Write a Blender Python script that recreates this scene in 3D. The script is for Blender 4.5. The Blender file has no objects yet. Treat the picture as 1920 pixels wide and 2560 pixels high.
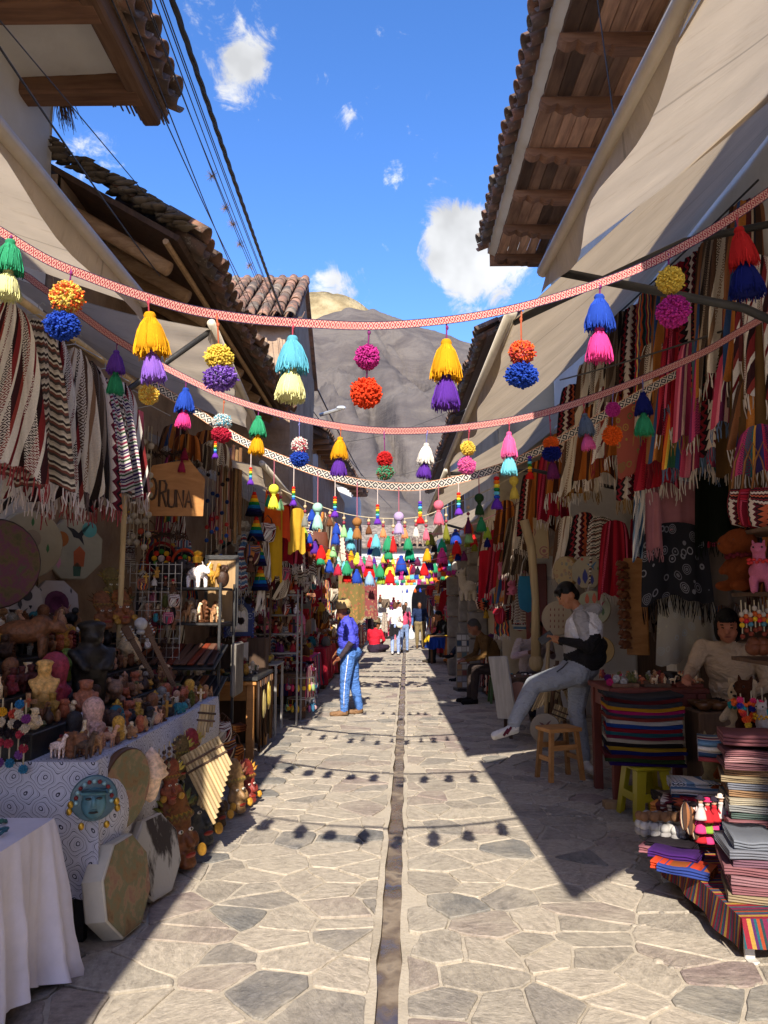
import bpy, math, random
import numpy as np
from mathutils import Vector, Matrix, noise as mn
R = math.radians
PI = math.pi
random.seed(11)
sc = bpy.context.scene
col = sc.collection
CAMZ, PITCH, YAW, FPX = 1.6, R(6.76), R(.745), 1923.0
cd = bpy.data.cameras.new('camera')
cam = bpy.data.objects.new('camera', cd)
col.objects.link(cam)
cam.location = (0, 0, CAMZ)
cam.rotation_euler = (R(90) + PITCH, 0, YAW)
cd.sensor_fit = 'VERTICAL'
cd.sensor_height = 36
cd.lens = 36 * FPX / 2560
cd.clip_start, cd.clip_end = .05, 6000
sc.camera = cam
SUN_EL, SUN_AZ = R(36.2), R(1.9)
sc.view_settings.view_transform = 'Standard'
sc.view_settings.look = 'None'
sc.view_settings.gamma = 1
sc.view_settings.use_curve_mapping = False
sc.view_settings.exposure = 1.6
try:
	sc.cycles.use_denoising = True
	sc.cycles.denoiser = 'OPENIMAGEDENOISE'
except Exception:
	pass
sc.cycles.max_bounces = 8
sc.cycles.diffuse_bounces = 6
sc.cycles.glossy_bounces = 2
sc.cycles.transparent_max_bounces = 6
sc.cycles.sample_clamp_indirect = 10
sd = bpy.data.lights.new('sun', 'SUN')
sun = bpy.data.objects.new('sun', sd)
col.objects.link(sun)
sd.energy, sd.angle, sd.color = 3.05, R(.53), (1, .92, .80)
SUNV = Vector((math.sin(SUN_AZ) * math.cos(SUN_EL), math.cos(SUN_AZ) * math.cos(SUN_EL), -math.sin(SUN_EL)))
sun.rotation_euler = SUNV.to_track_quat('-Z', 'Y').to_euler()
sun.location = (0, -20, 30)
def N(nt, t, i=None, **kw):
	n = nt.nodes.new('ShaderNode' + t)
	for k, v in kw.items():
		setattr(n, k, v)
	for k, v in (i or {}).items():
		if isinstance(v, bpy.types.NodeSocket):
			nt.links.new(v, n.inputs[k])
		else:
			n.inputs[k].default_value = v
	return n
def MATH(nt, op, a, b=0.0, c=None):
	i = {0: a, 1: b}
	if c is not None:
		i[2] = c
	return N(nt, 'Math', i, operation=op).outputs[0]
def MIX(nt, fac, a, b, bt='MIX'):
	n = N(nt, 'Mix', data_type='RGBA', blend_type=bt)
	for k, v in ((0, fac), (6, a), (7, b)):
		if isinstance(v, bpy.types.NodeSocket):
			nt.links.new(v, n.inputs[k])
		else:
			n.inputs[k].default_value = v if k == 0 else (*v[:3], 1)
	return n.outputs[2]
def RAMP(nt, fac, stops, interp='LINEAR'):
	n = N(nt, 'ValToRGB', {0: fac})
	cr = n.color_ramp
	cr.interpolation = interp
	while len(cr.elements) < len(stops):
		cr.elements.new(.5)
	for e, (p, c) in zip(cr.elements, stops):
		e.position = p
		e.color = (*c[:3], 1)
	return n.outputs[0]
def W(px, py, y=None, x=None, z=None):
	"""photo pixel + one known coordinate -> point of the place"""
	F = Vector((-math.sin(YAW) * math.cos(PITCH), math.cos(YAW) * math.cos(PITCH), math.sin(PITCH)))
	RT = Vector((math.cos(YAW), math.sin(YAW), 0))
	d = F * FPX + RT * (px - 960) + RT.cross(F) * (1280 - py)
	t = y / d.y if y is not None else x / d.x if x is not None else (z - CAMZ) / d.z
	return Vector((0, 0, CAMZ)) + d * t
wd = bpy.data.worlds.new('World')
sc.world = wd
wd.use_nodes = True
nt = wd.node_tree
bg = nt.nodes['Background']
sky = N(nt, 'TexSky', sky_type='NISHITA')
sky.sun_disc = False
sky.sun_elevation = SUN_EL
sky.sun_rotation = PI + SUN_AZ
sky.altitude = 2900
sky.air_density, sky.dust_density, sky.ozone_density = 1.0, 2., 2.2
tc = N(nt, 'TexCoord').outputs['Generated']
warp = N(nt, 'TexNoise', {'Vector': tc, 'Scale': 6.0, 'Detail': 6.0, 'Roughness': .6})
n1 = N(nt, 'TexNoise', {'Vector': tc, 'Scale': 5.5, 'Detail': 11.0, 'Roughness': .66, 'Distortion': .5})
n2 = N(nt, 'TexNoise', {'Vector': tc, 'Scale': 22., 'Detail': 8.0, 'Roughness': .68, 'Distortion': .8})
base = MATH(nt, 'ADD', MATH(nt, 'MULTIPLY', n1.outputs[0], .6), MATH(nt, 'MULTIPLY', n2.outputs[0], .4))
blob_sum = None
CL = [(1160, 635, .085, .27), (1115, 575, .065, .22), (1235, 650, .1, .3), (545, 85, .085, .17), (635, 85, .055, .15), (605, 215, .06, .16), (805, 165, .045, .14), (200, 385, .075, .21), (870, 735, .06, .2), (800, 735, .05, .18),
      (970, 600, .033, .14), (985, 440, .03, .11), (950, 480, .05, .09), (685, 500, .035, .1), (480, 60, .05, .1), (1110, 150, .09, .07)]
dv = N(nt, 'VectorMath', {0: tc, 1: (0, 0, 0)}, operation='ADD').outputs[0]
for px, py, rad, amp in CL:
	c = (W(px, py, y=10.) - Vector((0, 0, CAMZ))).normalized()
	dn = N(nt, 'VectorMath', {0: dv, 1: tuple(c)}, operation='DISTANCE').outputs['Value']
	g = N(nt, 'MapRange', {0: dn, 1: rad, 2: rad * .15, 3: 0., 4: amp}, interpolation_type='SMOOTHSTEP').outputs[0]
	blob_sum = g if blob_sum is None else MATH(nt, 'ADD', blob_sum, g)
dens = MATH(nt, 'ADD', MATH(nt, 'MULTIPLY_ADD', MATH(nt, 'SUBTRACT', base, .5), 1.7, .45), blob_sum)
mask = N(nt, 'MapRange', {0: dens, 1: .60, 2: .80, 3: 0., 4: 1.}, interpolation_type='SMOOTHSTEP').outputs[0]
shade = N(nt, 'MapRange', {0: N(nt, 'TexNoise', {'Vector': tc, 'Scale': 9., 'Detail': 4.}).outputs[0], 1: .36, 2: .62, 3: .6, 4: 1.}).outputs[0]
cloud = N(nt, 'VectorMath', {0: (2.55, 2.6, 2.7), 'Scale': shade}, operation='SCALE').outputs[0]
hs = MIX(nt, 1., N(nt, 'HueSaturation', {'Saturation': 1.25, 'Value': .88, 'Color': sky.outputs[0]}).outputs[0], (1.15, .9, .97), 'MULTIPLY')
nt.links.new(MIX(nt, mask, hs, cloud), bg.inputs[0])
bg.inputs[1].default_value = .15
def C(h):
	"""'#rrggbb' (as seen) -> linear rgb"""
	v = [int(h[i:i + 2], 16) / 255 for i in (1, 3, 5)]
	return tuple(((c + .055) / 1.055) ** 2.4 if c > .04 else c / 12.92 for c in v)
class MB:
	"""collects shapes for one mesh"""
	def __init__(s):
		s.v, s.f, s.u, s.mi, s.at = [], [], [], [], []
		s.M = None
	def add(s, vs, fs, uv=None, mi=0, at=0.):
		o = len(s.v)
		M = s.M
		s.v += [tuple(M @ Vector(v)) for v in vs] if M else [tuple(v) for v in vs]
		s.u += uv if uv else [(0, 0)] * len(vs)
		s.f += [tuple(i + o for i in f) for f in fs]
		s.mi += [mi] * len(fs)
		s.at += [at] * len(fs)
	def box(s, c, d, b=0, rz=0, mi=0, at=0., M=None):
		h = [x / 2 for x in d]
		vs, ix = [], {}
		fs = []
		if b <= 0:
			for sx in (-1, 1):
				for sy in (-1, 1):
					for sz in (-1, 1):
						vs.append((sx * h[0], sy * h[1], sz * h[2]))
			fs = [(0, 1, 3, 2), (4, 6, 7, 5), (0, 4, 5, 1), (2, 3, 7, 6), (0, 2, 6, 4), (1, 5, 7, 3)]
		else:
			b = min(b, *[x * .9 for x in h])
			for sx in (-1, 1):
				for sy in (-1, 1):
					for sz in (-1, 1):
						sg = (sx, sy, sz)
						for a in range(3):
							ix[sg, a] = len(vs)
							vs.append(tuple(sg[k] * (h[k] if k == a else h[k] - b) for k in range(3)))
			for a in range(3):
				p, q = [k for k in range(3) if k != a]
				for sa in (-1, 1):
					o = []
					for sp, sq in ((-1, -1), (1, -1), (1, 1), (-1, 1)):
						sg = [0, 0, 0]
						sg[a], sg[p], sg[q] = sa, sp, sq
						o.append(ix[tuple(sg), a])
					fs.append(tuple(o))
				for sp in (-1, 1):
					for sq in (-1, 1):
						e = []
						for sa in (-1, 1):
							sg = [0, 0, 0]
							sg[a], sg[p], sg[q] = sa, sp, sq
							e.append((ix[tuple(sg), p], ix[tuple(sg), q]))
						fs.append((e[0][0], e[0][1], e[1][1], e[1][0]))
			for sx in (-1, 1):
				for sy in (-1, 1):
					for sz in (-1, 1):
						fs.append(tuple(ix[(sx, sy, sz), a] for a in range(3)))
		if M is None:
			M = Matrix.Translation(c) @ Matrix.Rotation(rz, 4, 'Z')
		vs = [M @ Vector(v) for v in vs]
		s.add(vs, fs, [(v.x + v.y, v.z) for v in vs], mi, at)
		return s
	def tube(s, pts, r, n=6, mi=0, at=0., cap=True, flat=1.):
		pts = [Vector(p) for p in pts]
		m = len(pts)
		rr = r if isinstance(r, (list, tuple)) else [r] * m
		vs, uv, L = [], [], 0
		t = (pts[1] - pts[0]).normalized()
		a = t.orthogonal().normalized()
		for i, p in enumerate(pts):
			d = (pts[min(i + 1, m - 1)] - pts[max(i - 1, 0)])
			if d.length > 1e-9:
				d.normalize()
				a = (a - d * a.dot(d)).normalized()
			b = d.cross(a)
			if i:
				L += (p - pts[i - 1]).length
			for k in range(n):
				an = 2 * PI * k / n
				vs.append(p + (a * math.cos(an) + b * math.sin(an) * flat) * rr[i])
				uv.append((k / n, L))
		fs = [(i * n + k, i * n + (k + 1) % n, (i + 1) * n + (k + 1) % n, (i + 1) * n + k) for i in range(m - 1) for k in range(n)]
		if cap:
			fs += [tuple(range(n))[::-1], tuple((m - 1) * n + k for k in range(n))]
		s.add(vs, fs, uv, mi, at)
		return s
	def lathe(s, prof, n=12, M=None, mi=0, at=0., sx=1., sy=1.):
		vs, uv = [], []
		for i, (r, z) in enumerate(prof):
			for k in range(n):
				an = 2 * PI * k / n
				vs.append(Vector((r * math.cos(an) * sx, r * math.sin(an) * sy, z)))
				uv.append((k / n, i / max(1, len(prof) - 1)))
		if M:
			vs = [M @ v for v in vs]
		m = len(prof)
		fs = [(i * n + k, i * n + (k + 1) % n, (i + 1) * n + (k + 1) % n, (i + 1) * n + k) for i in range(m - 1) for k in range(n)]
		if prof[0][0] > 1e-6:
			fs.append(tuple(range(n))[::-1])
		if prof[-1][0] > 1e-6:
			fs.append(tuple((m - 1) * n + k for k in range(n)))
		s.add(vs, fs, uv, mi, at)
		return s
	def ell(s, c, r, n=10, m=7, M=None, mi=0, at=0.):
		T = Matrix.Translation(c)
		if M:
			T = T @ M.to_4x4()
		r = r if isinstance(r, (tuple, list)) else (r, r, r)
		prof = [(max(math.sin(PI * i / m), 1e-5 if i in (0, m) else 0), -math.cos(PI * i / m)) for i in range(m + 1)]
		return s.lathe([(max(p, 1e-4), z) for p, z in prof], n, T @ Matrix.Diagonal((*r, 1)), mi, at)
	def grid(s, fn, nu, nv, mi=0, at=0., uvf=None):
		vs, uv = [], []
		for j in range(nv + 1):
			for i in range(nu + 1):
				u, v = i / nu, j / nv
				vs.append(fn(u, v))
				uv.append(uvf(u, v) if uvf else (u, v))
		q = nu + 1
		fs = [(j * q + i, j * q + i + 1, (j + 1) * q + i + 1, (j + 1) * q + i) for j in range(nv) for i in range(nu)]
		s.add(vs, fs, uv, mi, at)
		return s
	def prism(s, poly, z0, z1, M=None, mi=0, at=0.):
		"""polygon in local xy, pushed from z0 to z1"""
		n = len(poly)
		vs = [Vector((x, y, z0)) for x, y in poly] + [Vector((x, y, z1)) for x, y in poly]
		if M:
			vs = [M @ v for v in vs]
		fs = [tuple(range(n))[::-1], tuple(range(n, 2 * n))] + [(i, (i + 1) % n, n + (i + 1) % n, n + i) for i in range(n)]
		s.add(vs, fs, [(x, y) for x, y in poly] * 2, mi, at)
		return s
	def mesh(s, name, mats, smooth=True):
		me = bpy.data.meshes.new(name)
		me.from_pydata(s.v, [], s.f)
		uvl = me.uv_layers.new(name='UVMap')
		li = np.zeros(len(me.loops), dtype=np.int32)
		me.loops.foreach_get('vertex_index', li)
		uvl.data.foreach_set('uv', np.array(s.u, dtype=np.float32)[li].ravel())
		at = me.attributes.new('rnd', 'FLOAT', 'FACE')
		at.data.foreach_set('value', np.array(s.at, dtype=np.float32))
		for m in (mats if isinstance(mats, (list, tuple)) else [mats]):
			me.materials.append(m)
		me.polygons.foreach_set('material_index', np.array(s.mi, dtype=np.int32))
		me.polygons.foreach_set('use_smooth', np.full(len(s.f), bool(smooth)))
		me.update()
		return me
	def build(s, name, mats, parent=None, color=None, smooth=False, **kw):
		return OB(name, s.mesh(name, mats, smooth), parent, color, **kw)
def OB(name, me, parent=None, color=None, loc=None, rot=None, scale=None, label=None, cat=None, group=None, kind=None, M=None):
	o = bpy.data.objects.new(name, me)
	col.objects.link(o)
	if parent is not None:
		o.parent = parent
	if M is not None:
		o.matrix_local = M
	if loc is not None:
		o.location = loc
	if rot is not None:
		o.rotation_euler = (0, 0, rot) if isinstance(rot, (int, float)) else rot
	if scale is not None:
		o.scale = scale if isinstance(scale, (tuple, list)) else (scale,) * 3
	if color is not None:
		c = C(color) if isinstance(color, str) else color
		o.color = (*c[:3], 1)
	if label:
		o['label'] = label
	if cat:
		o['category'] = cat
	if group:
		o['group'] = group
	if kind:
		o['kind'] = kind
	return o
def T(name, label, cat, loc=(0, 0, 0), rz=0, group=None, rot=None, scale=None):
	return OB(name, None, loc=loc, rot=rot if rot else (0, 0, rz), label=label, cat=cat, group=group, scale=scale)
def loc_m(loc, rz=0, s=1.):
	return Matrix.Translation(loc) @ Matrix.Rotation(rz, 4, 'Z') @ Matrix.Scale(s, 4)
def rnd(a, b):
	return random.uniform(a, b)
def fbm(x, y, z=0., o=4):
	return mn.fractal(Vector((x, y, z)), 1., 2., o)
MATS = {}
def base_mat(name, rough=.8, spec=.3):
	m = bpy.data.materials.new(name)
	m.use_nodes = True
	nt = m.node_tree
	b = nt.nodes['Principled BSDF']
	b.inputs['Roughness'].default_value = rough
	b.inputs['Specular IOR Level'].default_value = spec
	MATS[name] = m
	return m, nt, b
def bump(nt, b, h, strength=.3, dist=.01):
	n = N(nt, 'Bump', {'Height': h, 'Strength': strength, 'Distance': dist})
	nt.links.new(n.outputs[0], b.inputs['Normal'])
def obj_mat(name, rough=.8, spec=.3, sc_=8., amt=.25, bs=0., bsc=60., rn=0., sheen=0., metal=0., coat=0.):
	"""colour comes from the object, with mottling"""
	m, nt, b = base_mat(name, rough, spec)
	oi = N(nt, 'ObjectInfo')
	tc = N(nt, 'TexCoord').outputs['Object']
	off = N(nt, 'VectorMath', {0: tc, 1: oi.outputs['Random']}, operation='ADD').outputs[0]
	no = N(nt, 'TexNoise', {'Vector': off, 'Scale': sc_, 'Detail': 5., 'Roughness': .65}).outputs[0]
	k = MATH(nt, 'MULTIPLY_ADD', MATH(nt, 'SUBTRACT', no, .5), 2.6 * amt, 1.)
	if rn:
		at = N(nt, 'Attribute', attribute_name='rnd').outputs['Fac']
		k = MATH(nt, 'MULTIPLY', k, MATH(nt, 'MULTIPLY_ADD', at, rn, 1 - rn * .5))
	cl = N(nt, 'VectorMath', {0: oi.outputs['Color'], 'Scale': k}, operation='SCALE').outputs[0]
	nt.links.new(cl, b.inputs['Base Color'])
	if sheen:
		b.inputs['Sheen Weight'].default_value = sheen
		b.inputs['Sheen Roughness'].default_value = .4
		nt.links.new(cl, b.inputs['Sheen Tint'])
	b.inputs['Metallic'].default_value = metal
	b.inputs['Coat Weight'].default_value = coat
	if bs:
		bn = N(nt, 'TexNoise', {'Vector': tc, 'Scale': bsc, 'Detail': 3.}).outputs[0]
		bump(nt, b, bn, bs, .006)
	return m
def mix_mat(name, stops, scale=3., rough=.85, spec=.25, bs=.4, bsc=30., stretch=(1, 1, 1), det=6., coord='Object', bd=.01):
	m, nt, b = base_mat(name, rough, spec)
	tc = N(nt, 'TexCoord').outputs[coord]
	mp = N(nt, 'Mapping', {'Vector': tc, 'Scale': stretch}).outputs[0]
	no = N(nt, 'TexNoise', {'Vector': mp, 'Scale': scale, 'Detail': det, 'Roughness': .62}).outputs[0]
	cl = RAMP(nt, no, stops)
	nt.links.new(cl, b.inputs['Base Color'])
	if bs:
		bump(nt, b, N(nt, 'TexNoise', {'Vector': mp, 'Scale': bsc, 'Detail': 5.}).outputs[0], bs, bd)
	return m
def wood_mat(name, c1, c2, st=(14, 14, 1.2), rough=.75, tv=.7):
	"""grain runs along local z (or the long axis chosen by st); tone varies a little from piece to piece"""
	m, nt, b = base_mat(name, rough, .25)
	tc = N(nt, 'TexCoord').outputs['Object']
	oi = N(nt, 'ObjectInfo')
	of = N(nt, 'VectorMath', {0: (7., 3., 5.), 'Scale': oi.outputs['Random']}, operation='SCALE').outputs[0]
	p = N(nt, 'VectorMath', {0: tc, 1: of}, operation='ADD').outputs[0]
	mp = N(nt, 'Mapping', {'Vector': p, 'Scale': st}).outputs[0]
	n1 = N(nt, 'TexNoise', {'Vector': mp, 'Scale': 1.6, 'Detail': 7., 'Roughness': .6, 'Distortion': .6}).outputs[0]
	n2 = N(nt, 'TexNoise', {'Vector': p, 'Scale': 2.5, 'Detail': 3.}).outputs[0]
	k = MATH(nt, 'ADD', MATH(nt, 'MULTIPLY', n1, .7), MATH(nt, 'MULTIPLY', n2, .3))
	cl = RAMP(nt, k, [(.3, c1), (.7, c2)])
	tone = MATH(nt, 'MULTIPLY_ADD', oi.outputs['Random'], tv, 1 - tv * .5)
	cl = N(nt, 'VectorMath', {0: cl, 'Scale': tone}, operation='SCALE').outputs[0]
	nt.links.new(cl, b.inputs['Base Color'])
	bump(nt, b, n1, .5, .006)
	return m
YARN = obj_mat('yarn', .95, .1, 30, .15, 0, 60, .55, .35)
CLOTH = obj_mat('cloth', .9, .15, 5, .2, .7, 14, 0, .15)
FELT = obj_mat('felt', .95, .1, 14, .25, .5, 90, .2, .2)
PAINT = obj_mat('paint', .45, .4, 6, .2, .15, 40)
CERAMIC = obj_mat('ceramic', .38, .5, 12, .75, .4, 26)
CARVED = obj_mat('carved', .5, .4, 13, .95, .9, 22)
METAL = obj_mat('metal', .42, .5, 10, .25, .1, 50, 0, 0, .7)
PLASTIC = obj_mat('plastic', .35, .45, 4, .08)
PLUSH = obj_mat('plush', 1., .05, 40, .35, 1., 120, 0, .8)
LEATHER = obj_mat('leather', .6, .35, 8, .35, .4, 60)
SKIN = obj_mat('skin', .55, .35, 12, .12, .1, 80)
PAPER = obj_mat('paper', .8, .2, 5, .1)
GOLD = obj_mat('gilded', .35, .5, 12, .4, .3, 40, 0, 0, .8)
BLACKM = mix_mat('black_iron', [(.3, (.012, .012, .013)), (.7, (.035, .033, .03))], 12, .5, .45, .2, 60)
WHITE_PLASTER = mix_mat('white_plaster', [(.25, (.46, .41, .34)), (.42, (.67, .63, .55)), (.7, (.77, .74, .67))], 1.1, .9, .2, .5, 14)
BEIGE_PLASTER = mix_mat('beige_plaster', [(.25, (.26, .20, .13)), (.45, (.46, .38, .25)), (.75, (.56, .47, .32))], 1.4, .92, .2, .6, 12)
GREY_PLASTER = mix_mat('grey_plaster', [(.3, (.40, .39, .37)), (.7, (.56, .55, .53))], 1., .9, .2, .3, 14)
ADOBE = mix_mat('adobe', [(.25, (.22, .145, .095)), (.5, (.36, .25, .165)), (.75, (.46, .34, .24))], 2.2, .95, .15, .9, 9, bd=.03)
PINK_ADOBE = mix_mat('pink_adobe', [(.25, (.28, .17, .11)), (.5, (.42, .28, .20)), (.75, (.5, .37, .28))], 1.6, .95, .15, .8, 8, bd=.03)
DIRT = mix_mat('earth', [(.3, (.10, .075, .05)), (.7, (.2, .16, .11))], 3, .95, .1, .8, 20)
WOOD = wood_mat('old_wood', (.10, .05, .028), (.26, .14, .075))
WOODX = wood_mat('old_wood_x', (.15, .07, .04), (.36, .19, .10), (1.2, 14, 14))
WOODY = wood_mat('old_wood_y', (.13, .065, .035), (.32, .18, .10), (14, 1.2, 14))
PLANK = wood_mat('soffit_plank', (.17, .085, .05), (.60, .35, .20), (9, .9, 9), tv=1.5)
PALEWOOD = wood_mat('pale_wood', (.30, .18, .08), (.52, .34, .17))
ORANGEWOOD = wood_mat('varnished_wood', (.26, .11, .03), (.46, .22, .07), (3, 3, 10), .5)
REDWOOD = wood_mat('red_wood', (.12, .028, .02), (.24, .06, .04), (10, 10, 2), .55)
DARKWOOD = wood_mat('dark_wood', (.05, .03, .02), (.13, .075, .045))
LOG = wood_mat('log', (.20, .11, .05), (.42, .27, .14), (3, 14, 14))
BAMBOO = wood_mat('bamboo', (.36, .25, .12), (.58, .44, .24))
REED = wood_mat('reed', (.12, .07, .035), (.26, .16, .09), (30, 30, 1))
def tile_mat():
	m, nt, b = base_mat('roof_tile', .9, .2)
	oi = N(nt, 'ObjectInfo')
	at = N(nt, 'Attribute', attribute_name='rnd').outputs['Fac']
	tc = N(nt, 'TexCoord').outputs['Object']
	off = N(nt, 'VectorMath', {0: tc, 1: N(nt, 'VectorMath', {0: (3., 5., 7.), 'Scale': MATH(nt, 'ADD', oi.outputs['Random'], at)}, operation='SCALE').outputs[0]}, operation='ADD').outputs[0]
	n1 = N(nt, 'TexNoise', {'Vector': off, 'Scale': 5., 'Detail': 6.}).outputs[0]
	n2 = N(nt, 'TexNoise', {'Vector': off, 'Scale': 16., 'Detail': 6., 'Roughness': .7}).outputs[0]
	r_ = MATH(nt, 'FRACT', MATH(nt, 'ADD', oi.outputs['Random'], at))
	c = RAMP(nt, r_, [(0, (.30, .14, .085)), (.3, (.23, .13, .09)), (.6, (.36, .19, .12)), (.8, (.19, .135, .10)), (1, (.30, .24, .18))])
	c = MIX(nt, N(nt, 'MapRange', {0: n1, 1: .38, 2: .6, 3: .05, 4: .8}).outputs[0], c, (.085, .07, .055))
	c = MIX(nt, N(nt, 'MapRange', {0: n2, 1: .58, 2: .68, 3: 0., 4: .7}).outputs[0], c, (.42, .38, .30))
	nt.links.new(c, b.inputs['Base Color'])
	bump(nt, b, n2, .6, .01)
	return m
TILE = tile_mat()
def stone_mat():
	m, nt, b = base_mat('flagstone', .8, .3)
	at = N(nt, 'Attribute', attribute_name='rnd').outputs['Fac']
	p = N(nt, 'NewGeometry').outputs['Position']
	ang = MATH(nt, 'MULTIPLY', at, 40.)
	rot = N(nt, 'VectorRotate', {'Vector': p, 'Angle': ang}, rotation_type='Z_AXIS').outputs[0]
	mp = N(nt, 'Mapping', {'Vector': N(nt, 'VectorMath', {0: rot, 1: N(nt, 'CombineXYZ', {0: 0., 1: 0., 2: ang}).outputs[0]}, operation='ADD').outputs[0], 'Scale': (3., 7., 1.)}).outputs[0]
	st = N(nt, 'TexNoise', {'Vector': mp, 'Scale': 4., 'Detail': 9., 'Roughness': .72, 'Distortion': .25}).outputs[0]
	fi = N(nt, 'TexNoise', {'Vector': p, 'Scale': 45., 'Detail': 6., 'Roughness': .7}).outputs[0]
	pa = N(nt, 'TexNoise', {'Vector': p, 'Scale': 3.2, 'Detail': 5., 'Roughness': .6}).outputs[0]
	c = RAMP(nt, at, [(0, (.28, .245, .20)), (.14, (.37, .32, .255)), (.32, (.24, .215, .185)), (.42, (.40, .345, .275)), (.58, (.29, .24, .20)), (.68, (.38, .33, .262)), (.78, (.17, .163, .15)),
                      (.83, (.33, .29, .235)), (.93, (.24, .185, .165)), (.97, (.17, .16, .15)), (1, (.37, .325, .26))], 'CONSTANT')
	k = MATH(nt, 'MULTIPLY_ADD', MATH(nt, 'SUBTRACT', st, .5), 1.7, 1.)
	k = MATH(nt, 'MULTIPLY', k, MATH(nt, 'MULTIPLY_ADD', MATH(nt, 'SUBTRACT', fi, .5), 1.3, 1.))
	c = N(nt, 'VectorMath', {0: c, 'Scale': k}, operation='SCALE').outputs[0]
	dust = MATH(nt, 'MULTIPLY', N(nt, 'MapRange', {0: pa, 1: .40, 2: .68, 3: .0, 4: .72}).outputs[0], N(nt, 'MapRange', {0: st, 1: .3, 2: .62, 3: .35, 4: 1.}).outputs[0])
	c = MIX(nt, dust, c, (.45, .395, .31))
	nt.links.new(c, b.inputs['Base Color'])
	h = MATH(nt, 'ADD', MATH(nt, 'MULTIPLY', st, .7), MATH(nt, 'MULTIPLY', fi, .3))
	bump(nt, b, h, .75, .02)
	return m
def mortar_mat():
	m, nt, b = base_mat('mortar', .92, .2)
	p = N(nt, 'NewGeometry').outputs['Position']
	a = N(nt, 'TexNoise', {'Vector': p, 'Scale': 2.2, 'Detail': 7., 'Roughness': .65}).outputs[0]
	f = N(nt, 'TexNoise', {'Vector': p, 'Scale': 60., 'Detail': 6., 'Roughness': .7}).outputs[0]
	c = RAMP(nt, a, [(.3, (.31, .265, .205)), (.5, (.43, .375, .295)), (.7, (.49, .43, .345))])
	c = N(nt, 'VectorMath', {0: c, 'Scale': MATH(nt, 'MULTIPLY_ADD', f, .6, .7)}, operation='SCALE').outputs[0]
	nt.links.new(c, b.inputs['Base Color'])
	bump(nt, b, MATH(nt, 'ADD', f, MATH(nt, 'MULTIPLY', a, 2.)), .5, .012)
	return m
STONE, MORTAR = stone_mat(), mortar_mat()
def canvas_mat(name, c):
	m, nt, b = base_mat(name, .9, .15)
	tc = N(nt, 'TexCoord').outputs['UV']
	n1 = N(nt, 'TexNoise', {'Vector': tc, 'Scale': 3., 'Detail': 6.}).outputs[0]
	mp = N(nt, 'Mapping', {'Vector': tc, 'Scale': (1, 6, 1)}).outputs[0]
	n2 = N(nt, 'TexNoise', {'Vector': mp, 'Scale': 2.5, 'Detail': 6., 'Roughness': .7}).outputs[0]
	cl = MIX(nt, N(nt, 'MapRange', {0: n2, 1: .55, 2: .75, 3: 0., 4: .55}).outputs[0], c, (c[0] * .55, c[1] * .45, c[2] * .32))
	seam = MATH(nt, 'LESS_THAN', MATH(nt, 'FRACT', MATH(nt, 'MULTIPLY', N(nt, 'SeparateXYZ', {0: tc}).outputs[1], .85)), .014)
	cl = N(nt, 'VectorMath', {0: cl, 'Scale': MATH(nt, 'MULTIPLY', MATH(nt, 'MULTIPLY_ADD', n1, .5, .75), MATH(nt, 'MULTIPLY_ADD', seam, -.3, 1.))}, operation='SCALE').outputs[0]
	nt.links.new(cl, b.inputs['Base Color'])
	tr = N(nt, 'BsdfTranslucent', {0: cl})
	mx = N(nt, 'MixShader', {0: .5, 1: b.outputs[0], 2: tr.outputs[0]})
	nt.links.new(mx.outputs[0], nt.nodes['Material Output'].inputs[0])
	bump(nt, b, N(nt, 'TexNoise', {'Vector': mp, 'Scale': 1.7, 'Detail': 4., 'Distortion': 1.}).outputs[0], .5, .05)
	return m
CANVAS = canvas_mat('awning_canvas', (.60, .505, .39))
CANVAS2 = canvas_mat('awning_canvas_tan', (.56, .45, .315))
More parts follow.
